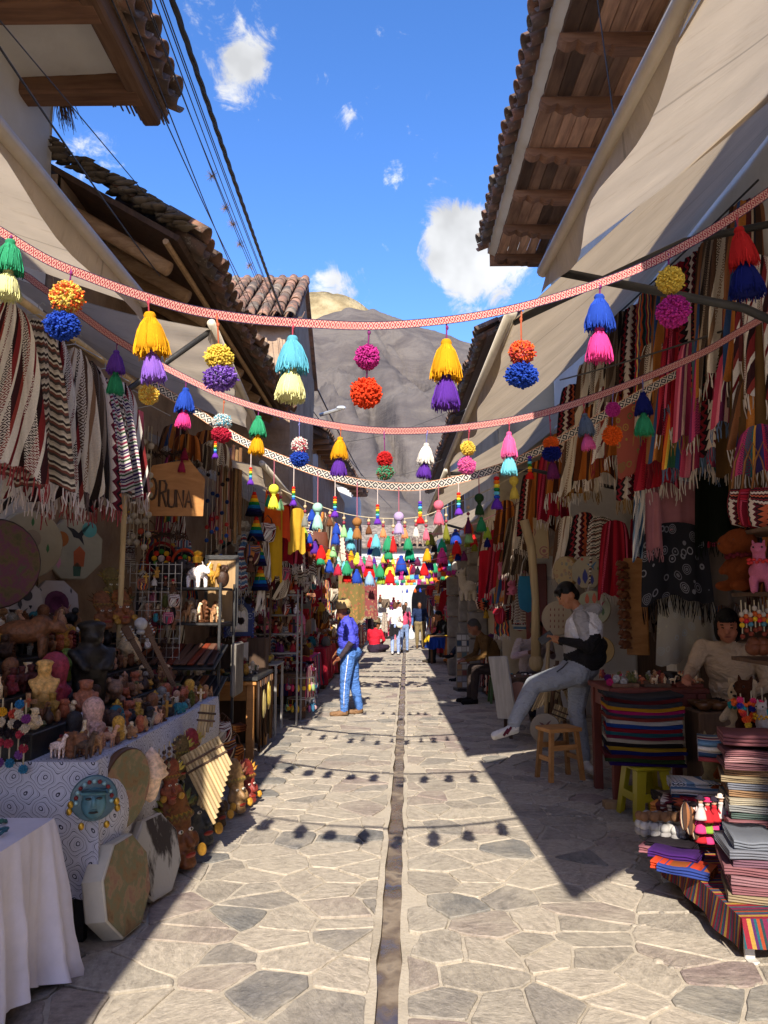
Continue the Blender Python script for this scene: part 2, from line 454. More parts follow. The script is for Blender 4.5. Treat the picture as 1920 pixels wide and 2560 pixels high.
def stripe_mat(name, cols, rep=1., skew=0., axis=0, zig=0., dia=0., widths=None, rough=.92, bscale=160.):
	"""woven stripes along one uv axis; zig = zigzag edge, dia = bands of woven diamonds"""
	m, nt, b = base_mat(name, rough, .12)
	uv = N(nt, 'TexCoord').outputs['UV']
	sp = N(nt, 'SeparateXYZ', {0: uv})
	a, o = sp.outputs[axis], sp.outputs[1 - axis]
	c = MATH(nt, 'MULTIPLY_ADD', o, skew, a)
	if zig:
		tri = MATH(nt, 'ABSOLUTE', MATH(nt, 'SUBTRACT', MATH(nt, 'FRACT', MATH(nt, 'MULTIPLY', o, zig)), .5))
		c = MATH(nt, 'MULTIPLY_ADD', tri, .12 / rep * 2, c)
	c = MATH(nt, 'FRACT', MATH(nt, 'MULTIPLY', c, rep))
	n = len(cols)
	if widths is None:
		rs = random.Random(name)
		widths = [rs.uniform(.4, 1.6) for _ in cols]
	tot, acc, stops = sum(widths), 0, []
	for cc, w in zip(cols, widths):
		stops.append((acc / tot, C(cc)))
		acc += w
	cl = RAMP(nt, c, stops, 'CONSTANT')
	if dia:
		du = MATH(nt, 'ABSOLUTE', MATH(nt, 'SUBTRACT', MATH(nt, 'FRACT', MATH(nt, 'MULTIPLY', a, dia)), .5))
		dw = MATH(nt, 'ABSOLUTE', MATH(nt, 'SUBTRACT', MATH(nt, 'FRACT', MATH(nt, 'MULTIPLY', o, dia * 1.6)), .5))
		d = MATH(nt, 'FRACT', MATH(nt, 'MULTIPLY', MATH(nt, 'ADD', du, dw), 3.))
		band = MATH(nt, 'GREATER_THAN', MATH(nt, 'FRACT', MATH(nt, 'MULTIPLY_ADD', a, rep * 1.5, .3)), .55)
		k = MATH(nt, 'MULTIPLY', band, MATH(nt, 'GREATER_THAN', d, .5))
		cl = MIX(nt, k, cl, C(cols[0]))
	nz = N(nt, 'TexNoise', {'Vector': uv, 'Scale': 60., 'Detail': 3.}).outputs[0]
	cl = N(nt, 'VectorMath', {0: cl, 'Scale': MATH(nt, 'MULTIPLY_ADD', nz, .6, .7)}, operation='SCALE').outputs[0]
	nt.links.new(cl, b.inputs['Base Color'])
	bump(nt, b, N(nt, 'TexNoise', {'Vector': uv, 'Scale': bscale, 'Detail': 2.}).outputs[0], .4, .004)
	return m
TX = {
	'maroon_white': stripe_mat('tx_maroon_white', ['#d8d2c8', '#6a2026', '#d8d2c8', '#2a1a1c', '#7a2a2c', '#d8d2c8', '#3a2024', '#8a3a34'], 2., .35, dia=9),
	'grey_brown': stripe_mat('tx_grey_brown', ['#5a4a3c', '#8a7a68', '#2c2522', '#a08e78', '#4a3a30', '#6a6058'], 2.2, .2, dia=8),
	'crimson': stripe_mat('tx_crimson', ['#8a1a2c', '#b02a3a', '#4a1020', '#c8506a', '#6a1626', '#a8202e'], 1.6, .12, dia=7),
	'rainbow': stripe_mat('tx_rainbow', ['#a8282c', '#d0702c', '#d8b848', '#3a6a4a', '#2c5a8a', '#5a2c6a', '#c85a7a', '#e0d8c8'], 1.4, .1),
	'blue_white': stripe_mat('tx_blue_white', ['#d8d4cc', '#3c5a78', '#d8d4cc', '#22344a', '#7a94a8', '#d8d4cc'], 1.6, .3, dia=8),
	'rust': stripe_mat('tx_rust', ['#8a4a20', '#5c3018', '#a8622a', '#40241a', '#b87a3c'], 1.8, .1),
	'aguayo': stripe_mat('tx_aguayo', ['#7a2c5a', '#c84a78', '#2a6a70', '#e0a040', '#3a3060', '#b83040', '#2c2a3c'], 1.5, 0, dia=7),
	'teal_red': stripe_mat('tx_teal_red', ['#1e5c66', '#a02c3c', '#e0c060', '#5a2a5a', '#1e5c66', '#c85a30', '#24383c'], 3., 0, zig=3),
	'cream_brown': stripe_mat('tx_cream_brown', ['#d4c8b4', '#5a4030', '#d4c8b4', '#8a6a50', '#d4c8b4', '#2e2420'], 1.5, .25, dia=6),
	'black_red': stripe_mat('tx_black_red', ['#241c20', '#8a2630', '#241c20', '#c8b8a8', '#5a1c28', '#241c20', '#b85a3c'], 1.6, .08, zig=8),
	'brown_multi': stripe_mat('tx_brown_multi', ['#4a3428', '#8a5a3a', '#34507a', '#c07a3a', '#5a2c2c', '#b8a48a', '#2c2a30'], 1.3, .15),
	'pink_stripe': stripe_mat('tx_pink_stripe', ['#b0405a', '#d87a8a', '#6a2a4a', '#e0b8a8', '#903050', '#4a6a70'], 2., .05),
	'geo_bw': stripe_mat('tx_geo_bw', ['#cfc6b4', '#3a3432', '#cfc6b4', '#7a4a40', '#4a4440', '#b8ac9c'], 7., 0, zig=11, axis=1),
	'horiz_blue': stripe_mat('tx_horiz_blue', ['#4a6a8c', '#d0ccc4', '#8a3a3c', '#2c405c', '#c8c0b4', '#5a7a94'], 2.5, 0, axis=1),
	'rainbow_h': stripe_mat('tx_rainbow_h', ['#c02a2a', '#e07a28', '#e8c83c', '#2c8a4a', '#2a9ac0', '#2a4aa0', '#6a3a9a'], 1., 0, axis=1, widths=[1] * 7),
}
def medallion_mat(name, bgc, fg, fg2, scale=5., rough=.9):
	m, nt, b = base_mat(name, rough, .15)
	uv = N(nt, 'TexCoord').outputs['UV']
	vo = N(nt, 'TexVoronoi', {'Vector': uv, 'Scale': scale, 'Randomness': .7})
	d = vo.outputs['Distance']
	rings = MATH(nt, 'FRACT', MATH(nt, 'MULTIPLY', d, 7.))
	k = MATH(nt, 'MULTIPLY', MATH(nt, 'GREATER_THAN', rings, .55), MATH(nt, 'LESS_THAN', d, .5))
	cl = MIX(nt, k, bgc, MIX(nt, N(nt, 'SeparateColor', {0: vo.outputs['Color']}).outputs[0], fg, fg2))
	nt.links.new(cl, b.inputs['Base Color'])
	return m
MEDAL = medallion_mat('black_medallion', (.016, .016, .02), (.22, .22, .24), (.12, .12, .14), 7)
FLORAL = medallion_mat('cream_floral', (.33, .30, .24), (.42, .36, .22), (.30, .34, .36), 8)
PAINTED = medallion_mat('painted_scene', (.34, .26, .14), (.30, .07, .05), (.06, .16, .2), 6, .7)
BLUEMOS = medallion_mat('blue_mosaic', (.03, .045, .14), (.25, .28, .36), (.1, .16, .34), 9, .5)
REDMOS = medallion_mat('red_mosaic', (.22, .03, .03), (.42, .12, .10), (.3, .2, .1), 9, .5)
RUGMAT = medallion_mat('flower_rug', (.16, .12, .04), (.40, .18, .06), (.3, .05, .05), 9)
BEADS = medallion_mat('bead_clutter', (.05, .05, .04), (.16, .14, .06), (.12, .03, .04), 22, .5)
CARDS = medallion_mat('postcards', (.35, .34, .33), (.12, .14, .18), (.24, .16, .12), 11, .6)
def maze_mat():
	m, nt, b = base_mat('maze_cloth', .9, .15)
	uv = N(nt, 'TexCoord').outputs['UV']
	sp = N(nt, 'SeparateXYZ', {0: uv})
	u, v = [MATH(nt, 'MULTIPLY', x, 42.) for x in (sp.outputs[0], sp.outputs[1])]
	s1 = MATH(nt, 'ADD', MATH(nt, 'COSINE', u), MATH(nt, 'COSINE', v))
	s2 = MATH(nt, 'MULTIPLY', MATH(nt, 'SINE', MATH(nt, 'MULTIPLY', u, 2.)), MATH(nt, 'SINE', MATH(nt, 'MULTIPLY_ADD', v, 1.5, .6)))
	f = MATH(nt, 'ADD', s1, MATH(nt, 'MULTIPLY', s2, .3))
	w = MATH(nt, 'ABSOLUTE', MATH(nt, 'SUBTRACT', MATH(nt, 'FRACT', MATH(nt, 'MULTIPLY', f, 1.25)), .5))
	k = MATH(nt, 'LESS_THAN', w, .06)
	w2 = MATH(nt, 'LESS_THAN', MATH(nt, 'ABSOLUTE', MATH(nt, 'SUBTRACT', MATH(nt, 'FRACT', MATH(nt, 'MULTIPLY', f, 1.25)), .82)), .03)
	cl = MIX(nt, MATH(nt, 'MAXIMUM', k, MATH(nt, 'MULTIPLY', w2, .55)), (.55, .55, .62), (.035, .035, .06))
	nt.links.new(cl, b.inputs['Base Color'])
	return m
MAZE = maze_mat()
def ribbon_mat(name, c1, c2, edge, k=14., rings=2.4):
	m, nt, b = base_mat(name, .9, .15)
	uv = N(nt, 'TexCoord').outputs['UV']
	sp = N(nt, 'SeparateXYZ', {0: uv})
	du = MATH(nt, 'ABSOLUTE', MATH(nt, 'SUBTRACT', MATH(nt, 'FRACT', MATH(nt, 'MULTIPLY', sp.outputs[0], k)), .5))
	dw = MATH(nt, 'ABSOLUTE', MATH(nt, 'SUBTRACT', sp.outputs[1], .5))
	d = MATH(nt, 'FRACT', MATH(nt, 'MULTIPLY', MATH(nt, 'ADD', du, dw), rings))
	cl = MIX(nt, MATH(nt, 'GREATER_THAN', d, .5), c1, c2)
	cl = MIX(nt, MATH(nt, 'GREATER_THAN', dw, .42), cl, edge)
	nz = N(nt, 'TexNoise', {'Vector': N(nt, 'Mapping', {'Vector': uv, 'Scale': (150, 8, 1)}).outputs[0], 'Scale': 2.}).outputs[0]
	cl = N(nt, 'VectorMath', {0: cl, 'Scale': MATH(nt, 'MULTIPLY_ADD', nz, .8, .6)}, operation='SCALE').outputs[0]
	nt.links.new(cl, b.inputs['Base Color'])
	bump(nt, b, nz, .6, .003)
	return m
RIB_RED = ribbon_mat('red_ribbon', C('#8e303a'), C('#bc998c'), C('#2c2440'), 58)
RIB_BW = ribbon_mat('black_white_ribbon', C('#c8c0b2'), C('#30343c'), C('#c89070'), 15, 2.6)
# ================================================================ GROUND
def gx(y):
	return -.085 + .0165 * y          # centre line of the drain
GW = .05
g = MB()
g.grid(lambda u, v: Vector(((u - .5) * 3000, -60 + v * 2600, -.16)), 8, 8)
g.build('ground', DIRT, kind='structure')
ys = [-6 + .7 * i for i in range(72)]
st = MB()
for side in (-1, 1):
	def top(u, v, side=side):
		y = -30 + v * 74
		e = gx(y) + side * (GW + .006 * math.sin(y * 9.) + .004 * math.sin(y * 31))
		o = side * 6.5
		x = e + (o - e) * u
		return Vector((x, y, .004 * math.sin(x * 3 + y) - .0))
	st.grid(top, 14, 290)
	st.grid(lambda u, v, side=side: Vector((gx(-30 + v * 74) + side * (GW + .006 * math.sin((-30 + v * 74) * 9.) + .004 * math.sin((-30 + v * 74) * 31)), -30 + v * 74, -.11 * u + (1 - u) * .004 * math.sin((gx(-30 + v * 74) + side * GW) * 3 - 30 + v * 74))), 1, 290)
STREET = st.build('street', MORTAR, kind='structure', smooth=True)
dr = MB()
dr.grid(lambda u, v: Vector((gx(-30 + v * 74) + (u - .5) * 2.4 * GW, -30 + v * 74, -.05 + .014 * fbm(u * 3, v * 440))), 4, 440)
dm, dnt, db = base_mat('wet_gutter', .35, .5)
dn = N(dnt, 'TexNoise', {'Vector': N(dnt, 'NewGeometry').outputs['Position'], 'Scale': 5., 'Detail': 7.}).outputs[0]
dnt.links.new(RAMP(dnt, dn, [(.3, (.05, .038, .03)), (.5, (.13, .095, .065)), (.62, (.24, .19, .14)), (.7, (.09, .07, .06))]), db.inputs[0])
dnt.links.new(N(dnt, 'MapRange', {0: dn, 1: .4, 2: .6, 3: .12, 4: .8}).outputs[0], db.inputs['Roughness'])
bump(dnt, db, dn, .6, .02)
dr.build('gutter', dm, kind='structure', smooth=True)
rs = np.random.RandomState(5)
def clip(poly, p, n):
	out = []
	for i in range(len(poly)):
		a, b = poly[i], poly[(i + 1) % len(poly)]
		da, db_ = (a - p) @ n, (b - p) @ n
		if da <= 0:
			out.append(a)
		if (da < 0) != (db_ < 0) and abs(da - db_) > 1e-12:
			out.append(a + (b - a) * (da / (da - db_)))
	return out
sites = []
CX, CY = .285, .20
for j in range(-1, 175):
	y = 2.3 + j * CY
	for i in range(-11, 11):
		x = (i + .5 * (j % 2)) * CX
		sites.append((x + rs.uniform(-.42, .42) * CX, y + rs.uniform(-.42, .42) * CY))
sites = np.array(sites)
keep = rs.rand(len(sites)) > .22
sites = sites[keep]
cells = []
SC = np.array([1., 1.25])
for k, s in enumerate(sites):
	y = s[1]
	if y > 40:
		continue
	side = -1 if s[0] < gx(y) else 1
	dd = np.abs((sites - s) * SC)
	nb = np.where((dd[:, 0] < 1.0) & (dd[:, 1] < .9))[0]
	poly = [s + np.array(o) for o in ((-.8, -.7), (.8, -.7), (.8, .7), (-.8, .7))]
	gap = rs.uniform(.005, .012)
	for q in nb:
		if q == k:
			continue
		d = sites[q] - s
		L = np.hypot(*(d))
		n = d / L
		w = rs.uniform(-.02, .02)
		poly = clip(poly, s + d * .5 - n * gap, n)
		if len(poly) < 3:
			break
	if len(poly) < 3:
		continue
	poly = clip(poly, np.array([gx(y) + side * (GW + .035), y]), np.array([-side, 0.]))
	if len(poly) < 3:
		continue
	ar = .5 * abs(sum(poly[i][0] * poly[(i + 1) % len(poly)][1] - poly[(i + 1) % len(poly)][0] * poly[i][1] for i in range(len(poly))))
	if ar < .008:
		continue
	fine = []
	m = len(poly)
	far = y > 13
	for i in range(m):
		a, b, c = poly[i - 1], poly[i], poly[(i + 1) % m]
		t = rs.uniform(.03, .11)
		fine.append(b + (a - b) * t)
		if not far:
			fine.append(b + ((a - b) + (c - b)) * t * .28)
		fine.append(b + (c - b) * t)
		if not far:
			for f_ in (.4, .62):
				p = b + (c - b) * f_
				nn = np.array([-(c - b)[1], (c - b)[0]])
				fine.append(p + nn * rs.uniform(-.035, .02))
	cells.append((s, np.array(fine), ar, rs.rand()))
cells.sort(key=lambda c: math.hypot(*(c[0])) + (.9 * max(0, abs(c[0][0]) - c[0][1] * .5) * 3))
def stone_into(mb, c, r_):
	s, f, ar, rv = c
	n = len(f)
	h = .006 + .007 * rv
	tilt = (rs.uniform(-.02, .02), rs.uniform(-.02, .02))
	ctr = f.mean(axis=0)
	vs, m = [], n
	for sc_, z in ((1., -.03), (1., h - .004), (.965, h)):
		for p in f:
			q = ctr + (p - ctr) * sc_
			vs.append((q[0], q[1], z + (q - ctr) @ np.array(tilt) * (.3 if z > 0 else 0)))
	fs = [(k * n + i, k * n + (i + 1) % n, (k + 1) * n + (i + 1) % n, (k + 1) * n + i) for k in range(2) for i in range(n)]
	fs.append(tuple(range(2 * n, 3 * n)))
	mb.add(vs, fs, None, 0, r_)
for c in cells[:300]:
	mb = MB()
	stone_into(mb, c, c[3])
	mb.build('flagstone', STONE, STREET)
mb = MB()
for c in cells[300:]:
	stone_into(mb, c, c[3])
mb.build('flagstones', STONE, STREET, kind='stuff')
pb = MB()
nearc = [c for c in cells if c[0][1] < 9.6 and abs(c[0][0]) > .8]
def inside(x, y):
	for s, f, ar, rv in nearc:
		if abs(s[0] - x) < .45 and abs(s[1] - y) < .35:
			n, c = len(f), False
			for i in range(n):
				a, b = f[i], f[i - 1]
				if (a[1] > y) != (b[1] > y) and x < (b[0] - a[0]) * (y - a[1]) / (b[1] - a[1]) + a[0]:
					c = not c
			if c:
				return True
	return False
for i in range(1500):
	y = rnd(3.4, 9)
	x = rnd(1.15, 2.3) if i % 3 else rnd(-1.9, -1.3)
	if inside(x, y):
		continue
	r_ = rnd(.012, .03)
	pb.ell((x, y, .003), (r_ * rnd(.9, 1.7), r_, r_ * .55), 6, 4, Matrix.Rotation(rnd(0, 3), 4, 'Z'), at=random.random())
pb.build('pebbles', STONE, STREET, kind='stuff', smooth=True)
# ================================================================ MOUNTAINS
mm, mnt, mbs = base_mat('burnt_shadowed_mountain', .95, .1)  # dark albedo holds the burnt slopes and a cloud shadow painted in
mp = N(mnt, 'NewGeometry').outputs['Position']
ma = N(mnt, 'TexNoise', {'Vector': N(mnt, 'Mapping', {'Vector': mp, 'Scale': (.028, .006, .05), 'Rotation': (.2, .5, .3)}).outputs[0], 'Scale': 1., 'Detail': 10., 'Roughness': .68, 'Distortion': 1.2}).outputs[0]
mb2 = N(mnt, 'TexNoise', {'Vector': mp, 'Scale': .09, 'Detail': 9., 'Roughness': .7}).outputs[0]
mc = RAMP(mnt, ma, [(.3, (.060, .052, .050)), (.48, (.10, .086, .077)), (.58, (.135, .117, .10)), (.7, (.085, .073, .067))])
mc = MIX(mnt, N(mnt, 'MapRange', {0: mb2, 1: .52, 2: .7, 3: 0., 4: .5}).outputs[0], mc, (.14, .12, .095))
mnt.links.new(mc, mbs.inputs[0])
bump(mnt, mbs, MATH(mnt, 'ADD', ma, mb2), .5, 2.5)
prof = [(-700, 90), (-150, 140), (-80, 150), (-46, 153), (-31, 159), (-26, 160.5), (-18, 160), (-10, 159.5), (3, 154.5), (14, 150), (27, 146), (44, 139.5), (60, 128), (110, 100), (300, 60), (700, 30)]
def ridge(x):
	for (a, h0), (b, h1) in zip(prof, prof[1:]):
		if a <= x <= b:
			t = (x - a) / (b - a)
			return h0 + (h1 - h0) * t
	return 30
def mount(u, v):
	x = (u - .5) * 2
	x = 640 * (abs(x) ** 1.8) * (1 if x > 0 else -1)
	y = 120 + 340 * v
	if v < .82:
		t = v / .82
		h = ridge(x) * (t ** 1.12)
	else:
		h = ridge(x) * (1 - (v - .82) * 1.2)
	k = math.sin(PI * min(1, v / .82)) if v < .82 else 0
	h += k * (9 * fbm(x * .02 + 3, y * .012, 1.) + 4 * fbm(x * .06, y * .03, 5.) - 13 * (1 - abs(fbm((x + y * .25) * .035, y * .006, 8.))) ** 5 + 3.5 * fbm((x + .4 * y) * .12, y * .02, 2.)) + (1.1 * fbm(x * .15, 3.) if v > .7 else 0)
	return Vector((x, y, h - .3))
g = MB()
g.grid(mount, 260, 90)
g.build('mountain', mm, kind='structure', smooth=True)
hm = mix_mat('dry_grass_hill', [(.3, (.16, .12, .06)), (.5, (.30, .24, .13)), (.7, (.40, .33, .20))], .05, .95, .1, .8, .3, coord='Object', bd=2.)
g = MB()
def hill2(u, v):
	x = -260 + u * 300
	y = 500 + v * 260
	h = 276 - .004 * (x + 66) ** 2 * (1 if x < -66 else 2.) + 4 * fbm(x * .03, y * .01) + 2 * fbm(x * .1, 2.)
	return Vector((x, y, max(-2, h * min(1, v / .6 + .0) * (1 if v < .6 else 1 - (v - .6)))))
g.grid(hill2, 80, 40)
g.build('hill', hm, kind='structure', smooth=True)
# ================================================================ HOUSES
def tile_mesh(name, up=True, L=.42, r0=.088, r1=.108, th=.016):
	"""half-barrel clay tile; the low end is at local y=0, it climbs towards +y"""
	mb = MB()
	n = 8
	s = 1 if up else -1
	def ring(r, y, dz):
		return [(r * math.cos(PI * k / n), y, s * r * math.sin(PI * k / n) + dz) for k in range(n + 1)]
	ri, ro = (r1, r0) if up else (r0, r1)
	a = ring(ri, 0, 0) + ring(ro, L, 0) + ring(ri - th, 0, 0) + ring(ro - th, L, 0)
	q = n + 1
	fs = []
	for k in range(n):
		fs += [(k, k + 1, q + k + 1, q + k), (2 * q + k, 3 * q + k, 3 * q + k + 1, 2 * q + k + 1), (k, 2 * q + k, 2 * q + k + 1, k + 1), (q + k, q + k + 1, 3 * q + k + 1, 3 * q + k)]
	fs += [(0, q, 3 * q, 2 * q), (n, 2 * q + n, 3 * q + n, q + n)]
	mb.add(a, fs)
	return mb.mesh(name, TILE, True)
TUP, TPAN = tile_mesh('tile', True), tile_mesh('pan_tile', False)
def tiles(parent, e0, e1, upv, courses, sp=.225, lift=.05, jit=.02, pans=1, sag=0.):
	"""courses of barrel tiles on a roof plane: e0->e1 is the eave, upv climbs the slope"""
	e0, e1, upv = Vector(e0), Vector(e1), Vector(upv).normalized()
	ax = (e1 - e0)
	L = ax.length
	ax.normalize()
	nz = ax.cross(upv).normalized()
	if nz.z < 0:
		nz = -nz
	n = int(L / sp)
	for c in range(courses):
		for i in range(n):
			w = random.uniform(-jit, jit)
			sg = sag * math.sin(i * .7) * .5 + sag * math.sin(i * 1.9 + 2) * .3
			p = e0 + ax * ((i + .5) * sp) + upv * (c * .34 + rnd(-jit, jit) * 1.2) + nz * (lift + .016 * c * 0 + w * .5 + sg)
			xx = upv.cross(nz).normalized()
			up2 = (upv + nz * .055 + ax * rnd(-.04, .04)).normalized()
			zz = xx.cross(up2).normalized()
			M = Matrix((xx, up2, zz)).transposed().to_4x4()
			M.translation = p
			OB('roof_tile', TUP, parent, M=M)
			if c < pans:
				M2 = M.copy()
				M2.translation = p + ax * sp * .5 - nz * .035 - upv * .03
				OB('roof_tile', TPAN, parent, M=M2)
def slab(mb, a, b, c, d, th, mi=0):
	"""quad a b c d thickened downwards along its normal"""
	a, b, c, d = [Vector(p) for p in (a, b, c, d)]
	n = (b - a).cross(d - a).normalized()
	if n.z < 0:
		n = -n
	vs = [a, b, c, d] + [p - n * th for p in (a, b, c, d)]
	mb.add(vs, [(0, 1, 2, 3), (7, 6, 5, 4), (0, 4, 5, 1), (1, 5, 6, 2), (2, 6, 7, 3), (3, 7, 4, 0)], [(v.x, v.y) for v in vs], mi)
def rough_box(mb, x0, x1, y0, y1, z0, z1, amp=.015, step=.5, seed=0):
	"""box whose visible faces are slightly uneven like lime plaster"""
	def face(fn, nu, nv):
		mb.grid(fn, max(1, int(nu / step)), max(1, int(nv / step)))
	def d(p):
		return amp * fbm(p.x * 1.3 + seed, p.y * 1.3, p.z * 1.3)
	def q(p, n):
		p = Vector(p)
		return p + Vector(n) * d(p)
	face(lambda u, v: q((x1, y0 + (y1 - y0) * u, z0 + (z1 - z0) * v), (1, 0, 0)), y1 - y0, z1 - z0)
	face(lambda u, v: q((x0, y1 + (y0 - y1) * u, z0 + (z1 - z0) * v), (-1, 0, 0)), y1 - y0, z1 - z0)
	face(lambda u, v: q((x0 + (x1 - x0) * u, y0, z0 + (z1 - z0) * v), (0, -1, 0)), x1 - x0, z1 - z0)
	face(lambda u, v: q((x1 + (x0 - x1) * u, y1, z0 + (z1 - z0) * v), (0, 1, 0)), x1 - x0, z1 - z0)
	mb.grid(lambda u, v: Vector((x0 + (x1 - x0) * u, y0 + (y1 - y0) * v, z1)), 2, 2)
LA = T('plaster_house', 'white plastered house with thick timber eave beams above the drum display', 'house', (-3, 6.3, 0))
def under(o):
	return o.matrix_basis.inverted()
def part(mb, name, m, parent, **kw):
	"""mesh in place coordinates made a child of a thing that stands somewhere"""
	o = mb.build(name, m, parent, **kw)
	P = Matrix.Identity(4)
	p = parent
	while p is not None:
		P = p.matrix_basis @ P
		p = p.parent
	o.matrix_basis = P.inverted()
	return o
mb = MB()
rough_box(mb, -8, -3.0, -14, 6.3, 0, 6.2, .03, .35)
part(mb, 'wall', WHITE_PLASTER, LA, smooth=True)
mb = MB()
slab(mb, (-1.98, -14, 5.89), (-1.98, 6.3, 5.89), (-5.5, 6.3, 7.46), (-5.5, -14, 7.46), .05)
RF = part(mb, 'roof', REED, LA)
mb = MB()
for i in range(44):      # cane layer under the tiles, ragged at the gable
	x = -1.98 - i * .024
	z = 5.825 + (-1.98 - x) * .45
	mb.tube([(x, 5.4, z), (x, 6.0, z), (x + rnd(-.01, .01), 6.34 + rnd(-.05, .12), z - rnd(.0, .03))], [.0125, .0125, .008], 5)
for i in range(50):
	x = -2.88 - rnd(0, .16)
	mb.tube([(x, 6.35, 6.1), (x + rnd(-.06, .06), 6.42 + rnd(0, .1), 6.02 - rnd(0, .2))], [.005, .002], 3)
part(mb, 'cane', REED, LA)
for y in (5.8, 4.9, 3.9, 2.9, 1.9):
	mb = MB()
	mb.box((-2.6, y, 5.78), (1.1, .2, .21), .02)
	part(mb, 'beam', WOODX, LA)
mb = MB()
mb.box((-2.08, -3.97, 5.76), (.15, 20.3, .16), .02)
part(mb, 'eave_beam', WOODY, LA)
for a, b in ((4.99, 5.76), (3.99, 4.81), (2.99, 3.81)):
	mb = MB()
	mb.grid(lambda u, v: Vector((-3.02 + u * .92 + (.03 * fbm(v * 5, 2) if u > .9 else 0), a + (b - a) * v, 5.80 + .018 * fbm(u * 3, v * 3) + u * .04)), 8, 8)
	part(mb, 'soffit_panel', WHITE_PLASTER, LA, smooth=True)
PX0 = RF
tl = OB('tile_course', None, LA)
tl.matrix_basis = under(LA)
tiles(tl, (-1.88, 3.0, 5.92), (-1.88, 6.3, 5.92), (-1, 0, .446), 3, .23, .05, .03, 1, .02)
LB = T('adobe_house', 'dark adobe house with round log rafters under a mossy tile eave', 'house', (-2.95, 6.35, 0))
mb = MB()
rough_box(mb, -8, -2.95, 6.35, 12.8, 0, 5.35, .05, .3, 4)
part(mb, 'wall', ADOBE, LB, smooth=True)
mb = MB()
slab(mb, (-1.85, 6.32, 4.76), (-1.85, 12.8, 4.76), (-5.5, 12.8, 6.9), (-5.5, 6.32, 6.9), .05)
part(mb, 'roof', DARKWOOD, LB)
for i in range(10):
	y = 6.62 + i * .64
	mb = MB()
	x1 = -1.98 - rnd(0, .06)
	mb.tube([(-3.6, y, 5.53 - .03), (-2.8, y + rnd(-.02, .02), 5.06), (x1, y + rnd(-.02, .02), 4.59)], [.075, .07, .066], 12)
	part(mb, 'rafter', LOG, LB, smooth=True)
mb = MB()
mb.tube([(-1.97, 6.3, 4.705), (-1.96, 9.5, 4.70), (-1.97, 12.8, 4.71)], .028, 6)
part(mb, 'eave_lath', PALEWOOD, LB)
tl = OB('tile_course', None, LB)
tl.matrix_basis = under(LB)
tiles(tl, (-1.72, 6.34, 4.76), (-1.72, 12.8, 4.76), (-1, 0, .586), 3, .235, .05, .035, 1, .03)
mb = MB()
for i in range(120):
	x = rnd(-3.1, -1.8)
	mb.ell((x, 6.4 + rnd(-.12, .1), 4.86 + (-1.75 - x) * .586 + rnd(-.06, .05)), (rnd(.05, .12), rnd(.03, .08), rnd(.012, .03)), 6, 4)
part(mb, 'verge_earth', DIRT, LB, kind='stuff', smooth=True)
LC = T('gable_house', 'tall brown house whose curved clay tile roof slopes towards the street crossing', 'house', (-1.62, 13, 0))
mb = MB()
rough_box(mb, -4.0, -1.8, 13, 16.8, 0, 6.55, .04, .4, 9)
mb.add([(-1.8, 13, 6.5), (-1.8, 16.8, 6.5), (-1.8, 14.9, 7.9)], [(0, 1, 2)])
part(mb, 'wall', ADOBE, LC, smooth=True)
mb = MB()
slab(mb, (-4.1, 12.75, 6.42), (-1.72, 12.75, 6.42), (-1.72, 14.9, 8.0), (-4.1, 14.9, 8.0), .06)
slab(mb, (-4.1, 14.9, 8.0), (-1.72, 14.9, 8.0), (-1.72, 17, 6.42), (-4.1, 17, 6.42), .06)
mb.box((-2.93, 14.9, 8.08), (2.45, .22, .1), .03)
part(mb, 'roof', TILE, LC)
tl = OB('tile_course', None, LC)
tl.matrix_basis = under(LC)
tiles(tl, (-3.55, 12.7, 6.42), (-1.66, 12.7, 6.42), (0, 2.15, 1.58), 8, .235, .05, .03, 1, .01)
LD = T('pink_adobe_house', 'pinkish adobe house with sunlit gable wall and long tile eave', 'house', (-1.9, 17.2, 0))
mb = MB()
rough_box(mb, -6, -1.95, 17.2, 30, 0, 5.5, .04, .5, 3)
part(mb, 'wall', PINK_ADOBE, LD, smooth=True)
mb = MB()
slab(mb, (-1.62, 17.1, 5.42), (-1.15, 30.6, 5.9), (-5.5, 30.6, 7.9), (-5.5, 17.1, 7.4), .07)
part(mb, 'roof', DARKWOOD, LD)
for i in range(16):
	mb = MB()
	y = 17.5 + i * .8
	mb.box((-1.75 + i * .028, y, 5.32 + i * .028), (.5, .1, .1))
	part(mb, 'rafter', WOODX, LD)
tl = OB('tile_course', None, LD)
tl.matrix_basis = under(LD)
tiles(tl, (-1.55, 17.05, 5.44), (-1.08, 30.6, 5.92), (-1, 0, .48), 2, .25, .04, .03, 1, .02)
mb = MB()
mb.tube([(-1.7, 17.3, 5.9), (-1.2, 17.1, 6.0)], .04, 6)
mb.ell((-1.2, 17.1, 6.02), (.12, .05, .05), 8, 5)
mb.build('street_lamp', METAL, color='#d8d8d4', label='small white lamp on a bracket sticking out from the pink adobe house', cat='lamp')
LE = T('grey_house', 'pale grey plastered house front beyond the pink adobe house', 'house', (-1.7, 31, 0))
mb = MB()
rough_box(mb, -6, -1.55, 31, 36, 0, 6.3, .02, .8, 2)
rough_box(mb, -6, .35, 36, 39, 0, 3.4, .02, .8, 2)
part(mb, 'wall', GREY_PLASTER, LE, smooth=True)
for i, y in enumerate((32.5, 35.0)):
	mb = MB()
	mb.box((-1.54, y, 4.4), (.06, .9, 1.5), .01)
	w = part(mb, 'window', WOODY, LE)
	mb = MB()
	mb.box((-1.50, y, 4.4), (.03, .7, 1.3))
	part(mb, 'pane', BLACKM, w)
mb = MB()
rough_box(mb, -2.2, -1.72, 16.85, 17.15, 0, 4.9, .01, .4)
